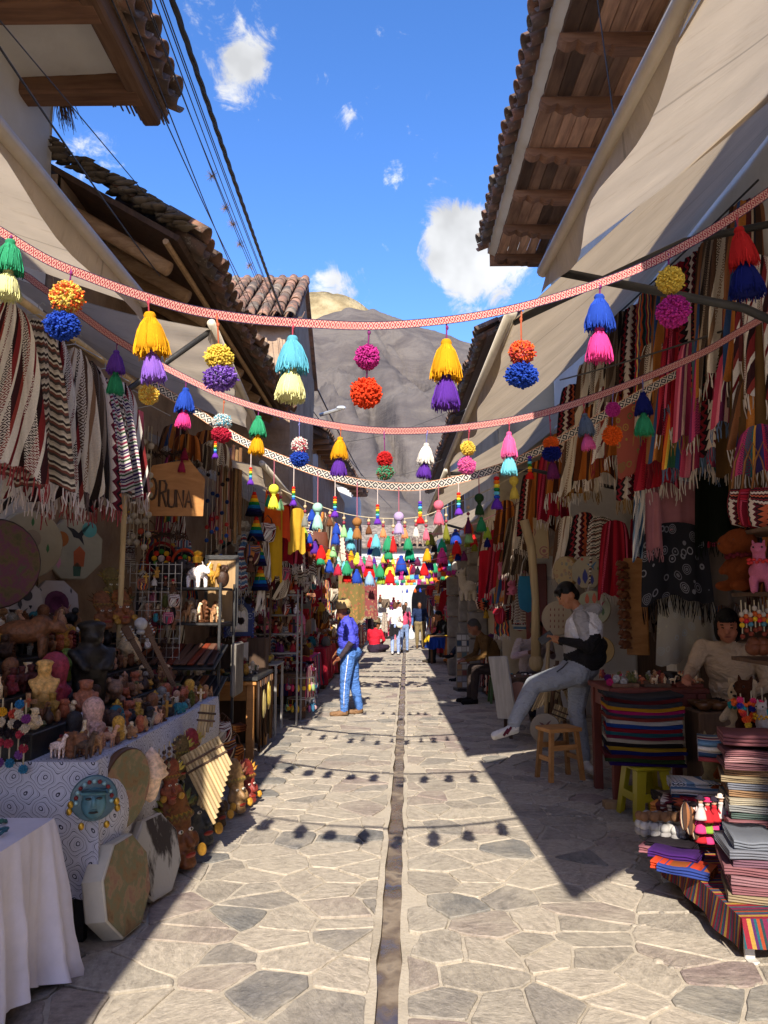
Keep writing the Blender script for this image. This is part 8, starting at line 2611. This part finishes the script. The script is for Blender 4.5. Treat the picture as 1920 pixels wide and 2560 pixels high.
for sx in (-1, 1):
	for sy in (-1, 1):
		m = MB()
		vs = []
		for z, e, wd_ in ((.36, .125, .075), (.0, .165, .06)):
			cx_, cy_ = sx * e, sy * e
			vs += [(cx_ - sx * wd_, cy_, z), (cx_, cy_, z), (cx_, cy_ - sy * wd_, z), (cx_ - sx * .012, cy_ - sy * wd_, z), (cx_ - sx * .012, cy_ - sy * .012, z), (cx_ - sx * wd_, cy_ - sy * .012, z)]
		fs = [(i, (i + 1) % 6, 6 + (i + 1) % 6, 6 + i) for i in range(6)] + [(0, 1, 2, 3, 4, 5), (6, 7, 8, 9, 10, 11)]
		m.add(vs, fs)
		m.build('leg', PLASTIC, t, '#a89a1c')
for k in range(4):
	m = MB()
	m.box((0, 0, 0), (.2, .012, .06), .004, M=Matrix.Rotation(k * PI / 2, 4, 'Z') @ Matrix.Translation((0, -.143, .17)))
	m.build('brace', PLASTIC, t, '#a89a1c')
SC_ = [('purple', '#2c1450'), ('green', '#2a3c1c'), ('dark red', '#5a1c20'), ('navy', '#141c54'), ('gold', '#9a7820'), ('black', '#1c1618'), ('cream', '#a09684'), ('wine', '#6a1830'), ('teal', '#1c4c54'), ('crimson', '#7a1a24'), ('blue', '#1c3c7a'), ('white', '#a8a49c'), ('brick', '#7a3028'), ('slate', '#3c4450'), ('magenta', '#9a1c58'), ('amber', '#b8801c'), ('grey', '#3c3c40'), ('maroon', '#5a1a1e'), ('charcoal', '#303034')]
stack(1.90, 6.08, .395, .56, .34, 19, .026, 'the bright stack on the yellow stool', SC_, R(-8), None, .012, -.03)
legtable('red_table', 'dark red wooden table covered with miniature chess figures', 1.72, 2.52, 6.3, 7.0, .92, REDWOOD, leg=.07, apron=.14)
for i in range(3):
	m = MB()
	m.box((1.88 + .26 * i, 6.5, .935), (.22, .22, .03), .004)
	m.build('game_board', [WOOD, DARKWOOD, REDWOOD][i], label=['brown', 'dark', 'red'][i] + ' chequered game board on the red table', cat='game board')
for i in range(60):
	fig(random.choice(['idol', 'seated', 'llama', 'bird']), (1.78 + .74 * random.random(), 6.36 + .5 * random.random(), .951 if random.random() < .7 else .951), rnd(.05, .085), random.choice(['tan', 'dark red', 'grey stone', 'cream', 'terracotta', 'olive green']), 'among the chess sets on the red table', rnd(0, 6), 'miniatures on the red table')
for i, c in enumerate(('#b02c60', '#b8b4ae', '#b8b4ae', '#4a1c5a', '#c8c4be', '#b02c50')):
	OB('wool_ball', POML, None, c, (1.76 + .055 * (i % 3), 6.42 + .06 * (i // 3), .96 + .03 * (i % 2)), 0, .06, '%s felt ball on the red table corner' % ['pink', 'white', 'white', 'purple', 'white', 'pink'][i], 'felt ball', 'felt balls on the red table')
m = MB()
m.lathe([(.05, 0), (.055, .1), (.05, .1), (.045, .01)], 16)
m.tube([(.05, 0, .08), (.085, 0, .06), (.08, 0, .03), (.05, 0, .02)], .007, 6)
m.build('mug', PAINT, color='#14100e', loc=(2.3, 6.55, .935), label='black mug standing among the chess sets', cat='mug', smooth=True)
m = MB()
m.box((1.72, 6.28, .03), (.16, .1, .06), .006)
m.build('wood_block', PALEWOOD, label='pale wooden block under the leg of the red table', cat='block')
t = T('wooden_stool', 'small varnished wooden stool beside the youth', 'stool', W(1400, 1955, z=0) + Vector((.02, .1, 0)), R(20))
m = MB()
m.box((0, 0, .455), (.34, .26, .035), .006)
m.build('seat', ORANGEWOOD, t)
for sx in (-1, 1):
	for sy in (-1, 1):
		m = MB()
		m.tube([(sx * .13, sy * .09, .44), (sx * .165, sy * .12, 0)], .026, 4)
		m.build('leg', ORANGEWOOD, t)
	m = MB()
	m.box((sx * .148, 0, .2), (.025, .19, .04))
	m.build('stretcher', ORANGEWOOD, t)
for sy in (-1, 1):
	m = MB()
	m.box((0, sy * .1, .3), (.27, .025, .045))
	m.build('stretcher', ORANGEWOOD, t)
m = MB()
m.box((2.72, 7.4, 1.85), (.24, .24, 3.7), .02)
m.build('white_pillar', WHITE_PLASTER, label='white painted pillar half hidden by the hanging shawls', cat='pillar')
hangc('pink_shawl', 'plain dusty pink shawl with fringe hung on the white pillar', 'shawl', W(1680, 1200, y=6.75), .50, .44, '#9a6468', az=R(-12), folds=2, amp=.03, gather=.85, fr=.0, seed=5)
hangc('pink_shawl_end', 'fringed end of a pink scarf hanging left of the pink shawl', 'scarf', W(1630, 1230, y=6.7), .14, .5, '#9a6468', az=R(-12), folds=1, amp=.03, gather=.8, fr=.1, frc='#a07074', seed=6)
hang('black_shawl', 'black shawl with grey medallion pattern hung on the white pillar', 'shawl', W(1685, 1305, y=6.72), .60, .66, MEDAL, R(-12), 2, .04, .8, .16, '#16161a', seed=7)
hang('cream_shawl', 'cream shawl printed with pale flowers below the black one', 'shawl', W(1715, 1478, y=6.8), .54, .60, FLORAL, R(-12), 2, .05, .8, 0, seed=8)
hang('blue_white_poncho', 'white poncho with blue stripes beside the pink shawl', 'poncho', W(1604, 1225, y=6.9), .2, .62, TX['blue_white'], R(-20), 2, .05, .6, 0, seed=9)
hangc('green_shawl', 'very dark green fringed shawl beside the white pillar', 'shawl', W(1790, 1175, y=6.6), .40, .62, '#10160c', az=R(-20), folds=2, amp=.05, gather=.8, fr=.12, frc='#141a10', seed=10)
hangc('grey_shawl', 'grey-brown wool shawl with long fringe below the dark green one', 'shawl', W(1800, 1365, y=6.7), .38, .50, '#55493f', az=R(-20), folds=2, amp=.05, gather=.85, fr=.16, frc='#55493f', seed=11)
ROWT = [(1520, 800, 7.6, 'cream_brown', .9), (1556, 830, 7.4, 'maroon_white', .95), (1590, 760, 7.1, 'black_red', 1.0), (1540, 700, 7.3, 'grey_brown', .8), (1620, 660, 6.8, 'teal_red', .95), (1660, 640, 6.5, 'brown_multi', 1.05), (1700, 600, 6.2, 'crimson', 1.1), (1740, 580, 6.0, 'black_red', 1.05), (1775, 560, 5.8, 'brown_multi', 1.1), (1815, 540, 5.6, 'grey_brown', 1.05),
		(1860, 510, 5.4, 'cream_brown', 1.0), (1905, 480, 5.2, 'brown_multi', 1.1), (1640, 850, 6.6, 'cream_brown', .95), (1690, 830, 6.2, 'crimson', 1.0), (1735, 850, 6.0, 'pink_stripe', .95), (1780, 830, 5.8, 'aguayo', 1.0), (1665, 950, 6.5, 'brown_multi', .85), (1715, 960, 6.2, 'rainbow', .85), (1760, 970, 6.0, 'pink_stripe', .8), (1600, 980, 6.9, 'aguayo', .8),
		(1560, 960, 7.2, 'rust', .85), (1520, 960, 7.5, 'maroon_white', .9), (1470, 900, 8.0, 'cream_brown', .9), (1430, 960, 8.4, 'black_red', .9), (1485, 1010, 7.8, 'rust', .95), (1445, 1060, 8.2, 'cream_brown', .9), (1400, 1080, 8.8, 'rust', .9), (1590, 1080, 7.0, 'black_red', .75), (1640, 1080, 6.7, 'crimson', .6), (1835, 600, 5.45, 'crimson', 1.0), (1880, 640, 5.25, 'grey_brown', .95), (1912, 640, 5.1, 'maroon_white', .9), (1850, 860, 5.35, 'pink_stripe', .7), (1895, 930, 5.15, 'brown_multi', .6), (1815, 800, 5.6, 'black_red', .9), (1900, 1060, 5.0, 'aguayo', .4)]
for i, (px, py, y, k, L) in enumerate(ROWT):
	p = W(px, py, y=y)
	z = min(p.z, 4.45)
	hang('hanging_textile', '%s woven shawl hanging on the %s line of the textile wall' % (tn[k], 'upper' if py < 820 else 'lower'), 'shawl', (min(p.x, 2.5), y, z), rnd(.36, .48), L * (1.1 if py < 820 else .8), TX[k], R(-35) + rnd(-.25, .25), 3, .05, .5, .13, random.choice(['#b8aca0', '#7a2c30', '#5a6a80', '#8a6a3a', '#c8c0b4']), 'shawls on the textile wall', seed=i + 300)
for i, (px, py, y) in enumerate(((1850, 790, 5.4), (1880, 830, 5.2), (1910, 800, 5.1))):
	hangc('tan_poncho', 'plain tan wool poncho hanging near the plush shelf', 'poncho', W(px, py, y=y), .44, 1.15, '#5c4224', az=R(-35), folds=2, amp=.06, gather=.5, fr=0, group='plain tan ponchos', seed=i + 20)
hang('picture_tapestry', 'tapestry picturing hatted figures in red, yellow and green', 'tapestry', W(1588, 1010, y=6.9), .36, .66, medallion_mat('tapestry_blocks', (.28, .07, .05), (.36, .24, .05), (.06, .12, .04), 4.5), R(-25), 1, .02, 1., .02, '#7a1c1c', flat=True)
for k, (a, b) in enumerate((((1490, 800), (1920, 455)), ((1400, 960), (1920, 800)))):
	p, q = W(a[0], a[1] - 10, y=8.0), W(b[0], b[1] - 10, y=5.0)
	cable((min(p.x, 2.5), p.y, min(p.z, 4.48)), (min(q.x, 2.5), q.y, min(q.z, 4.48)), .008, .02, ['dark line carrying the upper row of the textile wall', 'dark line carrying the lower row of the textile wall'][k])
backwall('dark timber lining at the back of the textile shop', 3.5, 4.0, 11.2, 3.6, 0)
for i in range(12):
	k = random.choice(['black_red', 'crimson', 'brown_multi', 'grey_brown', 'rust'])
	hang('hanging_textile', '%s shawl on the back wall of the textile shop' % tn[k], 'shawl', (3.3, 4.4 + i * .55, rnd(2.6, 3.2)), .5, rnd(1.1, 1.6), TX[k], R(-70), 3, .06, .6, .1, '#8a7a70', 'shawls at the back of the textile shop', seed=i + 400)
m = MB()
m.box((2.9, 6.6, .22), (.5, .5, .44), .02)
m.build('wooden_box', DARKWOOD, label='dark wooden box the woman in fleece sits on', cat='box')
m = MB()
m.box((2.45, 6.0, .4), (.4, .3, .8), .01)
m.build('cabinet', DARKWOOD, label='dark cabinet with painted bowls beside the woman in fleece', cat='cabinet')
for i in range(5):
	m = MB()
	m.lathe([(.03, 0), (.06, .03), (.07, .06), (.062, .06), (.03, .012)], 14)
	m.build('painted_bowl', CERAMIC, color='#5a3a20', loc=(2.32 + .1 * (i % 3), 5.92 + .14 * (i // 3), .802), label='brown painted clay bowl on the dark cabinet', cat='bowl', group='bowls on the dark cabinet', smooth=True)
t = T('mug_plank', 'tall reddish plank with carved wooden animal heads in a column', 'plank', (2.46, 7.9, 1.12), R(-25))
m = MB()
m.box((0, 0, .45), (.22, .025, .98), .008)
m.build('board', ORANGEWOOD, t)
for i in range(9):
	OB('carved_head', ANIMAL, t, '#6a3c20', (-.11, -.06, .02 + i * .1), R(-50), .11)
drum('octagonal cream drum painted with a hummingbird and blue crystals', W(1469, 1430, y=8.55), .19, .06, 8, (-.45, -1, .05), PAINT, '#8a8068', '#8a7a5c', None,
     paint=[('leaf', -.15, -.25, .45, '#1c2468'), ('leaf', .25, -.45, .3, '#1c2468'), ('leaf', -.5, -.5, .3, '#1c2468'), ('bird', .25, .35, .3, '#2c5a7a'), ('disc', -.3, .75, .08, '#a83a24'), ('leaf', .6, .2, .12, '#3a6a3a')])
drum('tall oval drum with golden woven pattern beside the octagonal one', W(1410, 1428, y=8.8), .17, .09, 0, (-1, -.75, 0), PAINTED, None, '#8a6a3a')
drum('round drum painted with parrots and leaves behind the youth', W(1482, 1520, y=8.4), .19, .06, 0, (-.3, -1, .1), PAINT, '#8a8a6a', '#8a7a5c', None,
     paint=[('leaf', -.3, .5, .35, '#a8481c'), ('leaf', .1, .55, .35, '#a8481c'), ('bird', .35, .1, .35, '#8a2c3a'), ('leaf', .55, -.2, .25, '#3a5a2c'), ('leaf', -.4, -.3, .25, '#3a5a2c')])
drum('cream drum with red lozenges leaning behind the youth', W(1392, 1545, y=8.6), .19, .06, 0, (-.8, -1, .1), PAINT, '#988a74', '#8a7a60', None, paint=[('leaf', -.4 + .27 * (i % 4), -.5 + .33 * (i // 4), .1, '#6a2c24') for i in range(16)])
drum('small round drum painted with branches on the ground by the stool', W(1363, 1822, y=7.7), .15, .05, 0, (-.3, -1, .25), PAINT, '#8a7c66', '#6a5a44', None, paint=[('bird', 0, .2, .4, '#5a2c1c'), ('leaf', -.3, -.3, .3, '#6a4030'), ('leaf', .3, -.2, .3, '#6a4030')])
drum('yellow drum with a small bird low behind the youth', W(1500, 1625, y=8.3), .15, .05, 0, (-.3, -1, .1), PAINT, '#9a7a34', '#6a5a34', None, paint=[('bird', 0, 0, .35, '#a84a24'), ('leaf', .4, .5, .2, '#3a6a8a')])
drum('pinkish hide drum leaning on the pavement before the seated woman', W(1295, 1735, y=8.9), .14, .12, 0, (-.7, -1, .2), PAINT, '#8a6454', '#5a4034')
m = MB()
m.tube([(0, 0, 0), (.01, 0, .7), (-.02, .02, 1.3), (-.1, .02, 1.62)], [.06, .042, .05, .055], 12)
m.ell((0, 0, -.03), (.085, .085, .10), 12, 8)
m.build('wooden_club', BAMBOO, loc=W(1340, 1650, y=9.0), label='tall pale wooden club with dark bulb end by the seated woman', cat='club', smooth=True)
for i, (px, py, w_, h_, c1) in enumerate(((1352, 1345, .16, .5, PAINTED), (1378, 1340, .2, .5, medallion_mat('painting_b', (.3, .24, .2), (.36, .16, .06), (.2, .3, .36), 5)), (1398, 1345, .12, .46, FLORAL))):
	t = T('unframed_painting', ['tall colourful painting of mountains at the painting rack', 'orange and blue painting in the middle of the painting rack', 'pale pink painting at the end of the painting rack'][i], 'painting', W(px, py, y=9.5 + .15 * i), R(-15))
	m = MB()
	m.box((0, 0, 0), (w_, .015, h_))
	m.build('canvas', c1, t)
	m = MB()
	m.box((-w_ / 2 - .006, 0, 0), (.012, .022, h_ + .02))
	m.box((w_ / 2 + .006, 0, 0), (.012, .022, h_ + .02))
	m.build('edge', PALEWOOD, t)
t = T('white_niche', 'white arched niche panel behind the paintings', 'niche', (2.25, 11.0, 0), R(-10))
pol = [(-.35, 0), (.35, 0), (.35, 2.4)] + [(.35 * math.cos(a * PI / 12), 2.4 + .45 * math.sin(a * PI / 12)) for a in range(13)] + [(-.35, 2.4)]
m = MB()
m.prism(pol, -.05, .05, Matrix.Rotation(PI / 2, 4, 'X'))
m.build('panel', WHITE_PLASTER, t)
m = MB()
m.box((0, -.06, 1.95), (.78, .05, .05))
m.build('ledge', PAINT, t, '#b8b4ae')
bag('stuffed blue and white toy-shaped bag hung above the red panel', W(1318, 1440, y=10.6), .26, .5, CLOTH, R(-10), '#c8c4be', None, '#2c6a8a', flap=False)
m = MB()
m.box((0, 0, 0), (.3, .03, 1.1), .01)
m.build('rust_board', PAINT, color='#6a2418', loc=(2.0, 10.9, 1.6), rot=R(-10), label='rust red board under the white niche', cat='board')
panpipe('bundle of cane panpipes standing by the seated woman', W(1370, 1690, y=8.6), 9, .42, R(-20), R(-6), roll=R(25), group='panpipes by the youth')
panpipe('second bundle of cane panpipes behind the raised leg', W(1400, 1700, y=8.5), 8, .38, R(-10), R(-4), roll=R(-20), group='panpipes by the youth')
panpipe('small cane panpipe hanging low behind the youth', W(1390, 1760, y=8.3), 7, .26, R(-10), R(-4), roll=R(20), group='panpipes by the youth')
for i in range(9):
	m = MB()
	L = rnd(.5, .9)
	m.tube([(0, 0, 0), (rnd(-.04, .04), rnd(-.03, .03), L)], .022, 7)
	m.build('rain_stick', [BAMBOO, WOOD, DARKWOOD][i % 3], loc=W(1365 + 12 * i, 1800 + rnd(-20, 20), y=8.5 + .04 * i), rot=(rnd(-.1, .1), rnd(-.2, .2), 0), label='%s rain stick standing in the bundle behind the youth' % ['pale cane', 'brown', 'dark'][i % 3], cat='rain stick', group='rain sticks behind the youth', smooth=True)
m = MB()
m.box((0, 0, .35), (.03, .3, .7), .004, M=Matrix.Translation(W(1258, 1800, y=8.9) + Vector((0, 0, .36))) @ Matrix.Rotation(R(-8), 4, 'Y') @ Matrix.Rotation(R(35), 4, 'Z'))
m.build('grey_plank', wood_mat('weathered_board', (.2, .19, .18), (.34, .32, .3)), label='weathered grey board leaning at the front of the sewing table', cat='board')
legtable('sewing_table', 'small dark table with trinkets in front of the woman in striped sweater', 1.35, 1.95, 9.35, 9.85, .72, DARKWOOD, leg=.04)
for i in range(16):
	fig('mineral', (rnd(1.4, 1.9), rnd(9.4, 9.7), .722), rnd(.05, .08), random.choice(['white', 'grey stone', 'dark red', 'teal']), 'on the sewing table', rnd(0, 6), 'trinkets on the sewing table')
m = MB()
m.grid(lambda u, v: Vector((1.33 - .03 * v, 9.34 + .5 * u, .73 - .28 * v + .02 * math.sin(u * 9) * v)), 10, 6, uvf=lambda u, v: (u, v))
m.build('pink_cloth', TX['pink_stripe'], label='pink cloth hanging over the end of the sewing table', cat='cloth', smooth=True)
t = T('green_stool', 'green plastic stool under the man in brown jacket', 'stool', (1.70, 12.7, 0))
m = MB()
m.box((0, 0, .43), (.3, .3, .03), .01)
m.build('seat', PLASTIC, t, '#3a5a24')
for sx in (-1, 1):
	for sy in (-1, 1):
		m = MB()
		m.tube([(sx * .12, sy * .12, .42), (sx * .16, sy * .16, 0)], [.03, .025], 4)
		m.build('leg', PLASTIC, t, '#3a5a24')
p = W(1180, 1690, z=0)
t = T('postcard_rack', 'tall rack of small postcards beside the man in brown jacket', 'rack', (1.42, 14.4, 0), R(12))
m = MB()
m.box((0, 0, .55), (.58, .04, 1.0), .01)
m.build('board', PAINT, t, '#6a665f')
rr = random.Random(4)
for j in range(9):
	for i in range(6):
		m = MB()
		m.box((-.235 + .094 * i, -.024, .12 + .107 * j), (.082, .008, .088))
		m.build('postcard', PAPER, t, rr.choice(['#a8a49c', '#8a8a90', '#5a6a6a', '#9a7a5a', '#b8b4ae', '#7a4a40', '#3a4a5a', '#c0bcb6']))
m = MB()
m.box((0, .03, .03), (.6, .3, .06))
m.build('foot', BLACKM, t)
m = MB()
m.box((1.75, 14.5, 1.05), (.5, .35, .06), .01)
m.build('toy_tray', WOOD, label='wooden tray of small toys above the postcard rack', cat='tray')
backwall('dark timber lining behind the plush toy stall', 2.3, 12.5, 18.2, 2.8, 0)
clutter(1.5, 2.1, 12.7, 14.4, 1.1, 2.4, 44, 'hanging in the plush toy stall', -.7, ['plush toy', 'doll', 'bag', 'plush toy'], 21, (.16, .3))
clutter(1.55, 2.15, 11.0, 12.8, 1.2, 2.3, 30, 'hanging behind the man in brown', -.7, ['plush toy', 'doll', 'bag', 'hat', 'scarf'], 22, (.16, .28))
counter('dark striped counter of the plush toy stall', 1.6, 2.2, 13.0, 14.9, .8, k='black_red')
clutter(1.65, 2.1, 13.0, 14.8, .82, .84, 20, 'on the plush toy counter', -.7, ['plush toy', 'doll', 'ornament', 'hat'], 23, (.16, .26))
plush('alpaca', 'large white and brown plush alpaca high in the plush toy stall', W(1170, 1500, y=12.8), .5, '#b0a48e', R(-60))
hangc('red_dress', 'long red cloth strip hanging before the plush toy stall', 'cloth', W(1212, 1375, y=12.0), .22, .75, '#a8182c', az=R(-30), folds=1, amp=.05, gather=.8, fr=0)
for i, (px, py, y, k, L) in enumerate(((1265, 1250, 11.2, 'rust', .6), (1290, 1290, 10.8, 'grey_brown', .8), (1245, 1320, 11.5, 'crimson', .9), (1310, 1230, 10.5, 'cream_brown', .8), (1350, 1150, 9.6, 'rust', .9), (1375, 1130, 9.2, 'crimson', .8), (1330, 1180, 10.0, 'black_red', .8), (1270, 1370, 11.4, 'brown_multi', .8), (1225, 1300, 12.2, 'cream_brown', .7), (1420, 1290, 9.0, 'cream_brown', .7), (1460, 1280, 8.8, 'black_red', .75), (1500, 1290, 8.5, 'geo_bw', .75), (1535, 1300, 8.2, 'crimson', .8))):
	hang('hanging_textile', '%s shawl hanging between the textile wall and the plush stall' % tn[k], 'shawl', W(px, py, y=y), .42, L, TX[k], R(-30), 3, .05, .55, .1, '#b0a498', 'shawls between the textile wall and the plush stall', seed=i + 500)
legtable('yellow_cloth_table', 'wooden table with yellow cloth at the seated man in black', .95, 1.45, 20.6, 22.0, .74, WOOD)
m = MB()
drape(m, .93, 1.47, 20.9, 21.6, .745, .55, 10, .04, 3)
m.build('yellow_cloth', CLOTH, color='#c8a41c', label='bright yellow cloth on the table of the man in black', cat='tablecloth', smooth=True)
m = MB()
drape(m, .96, 1.44, 20.5, 20.88, .70, .42, 8, .05, 5)
m.build('blue_cloth', CLOTH, color='#1c3a8a', label='blue cloth hanging beside the yellow one', cat='tablecloth', smooth=True)
t = T('chair', 'dark chair of the seated man in black', 'chair', (1.55, 21.2, 0))
m = MB()
m.box((0, 0, .43), (.4, .4, .04), .01)
m.build('seat', DARKWOOD, t)
m = MB()
m.box((.2, 0, .7), (.03, .4, .5), .01)
m.build('backrest', DARKWOOD, t)
for sx in (-1, 1):
	for sy in (-1, 1):
		m = MB()
		m.box((sx * .18, sy * .18, .205), (.035, .035, .41))
		m.build('leg', DARKWOOD, t)
m = MB()
m.box((1.78, 16.35, .23), (.4, .4, .44), .02)
m.build('wooden_crate', WOOD, label='wooden crate under the cross-legged person', cat='crate')
counter('counter past the stone pillars with brown cover', 1.35, 1.85, 17.6, 20.2, .75, k='rust')
clutter(1.3, 1.85, 17.6, 20.2, .77, 2.3, 40, 'at the stall past the stone pillars', -.8, ['bag', 'scarf', 'doll', 'plush toy', 'ornament'], 24, (.2, .32))
hangc('red_cloth', 'large red cloth slung over the stall of the man in black', 'cloth', (1.55, 22.6, 2.0), .7, 1.0, '#8a1424', az=R(-30), folds=2, amp=.08, gather=.5, fr=0)
clutter(1.3, 1.9, 22.6, 32, .8, 2.4, 46, 'at the far right stalls', -.8, ['bag', 'scarf', 'doll', 'ornament'], 25, (.22, .36))
counter('far right counter with crimson cover', 1.35, 1.9, 23.2, 31.5, .75, k='crimson')
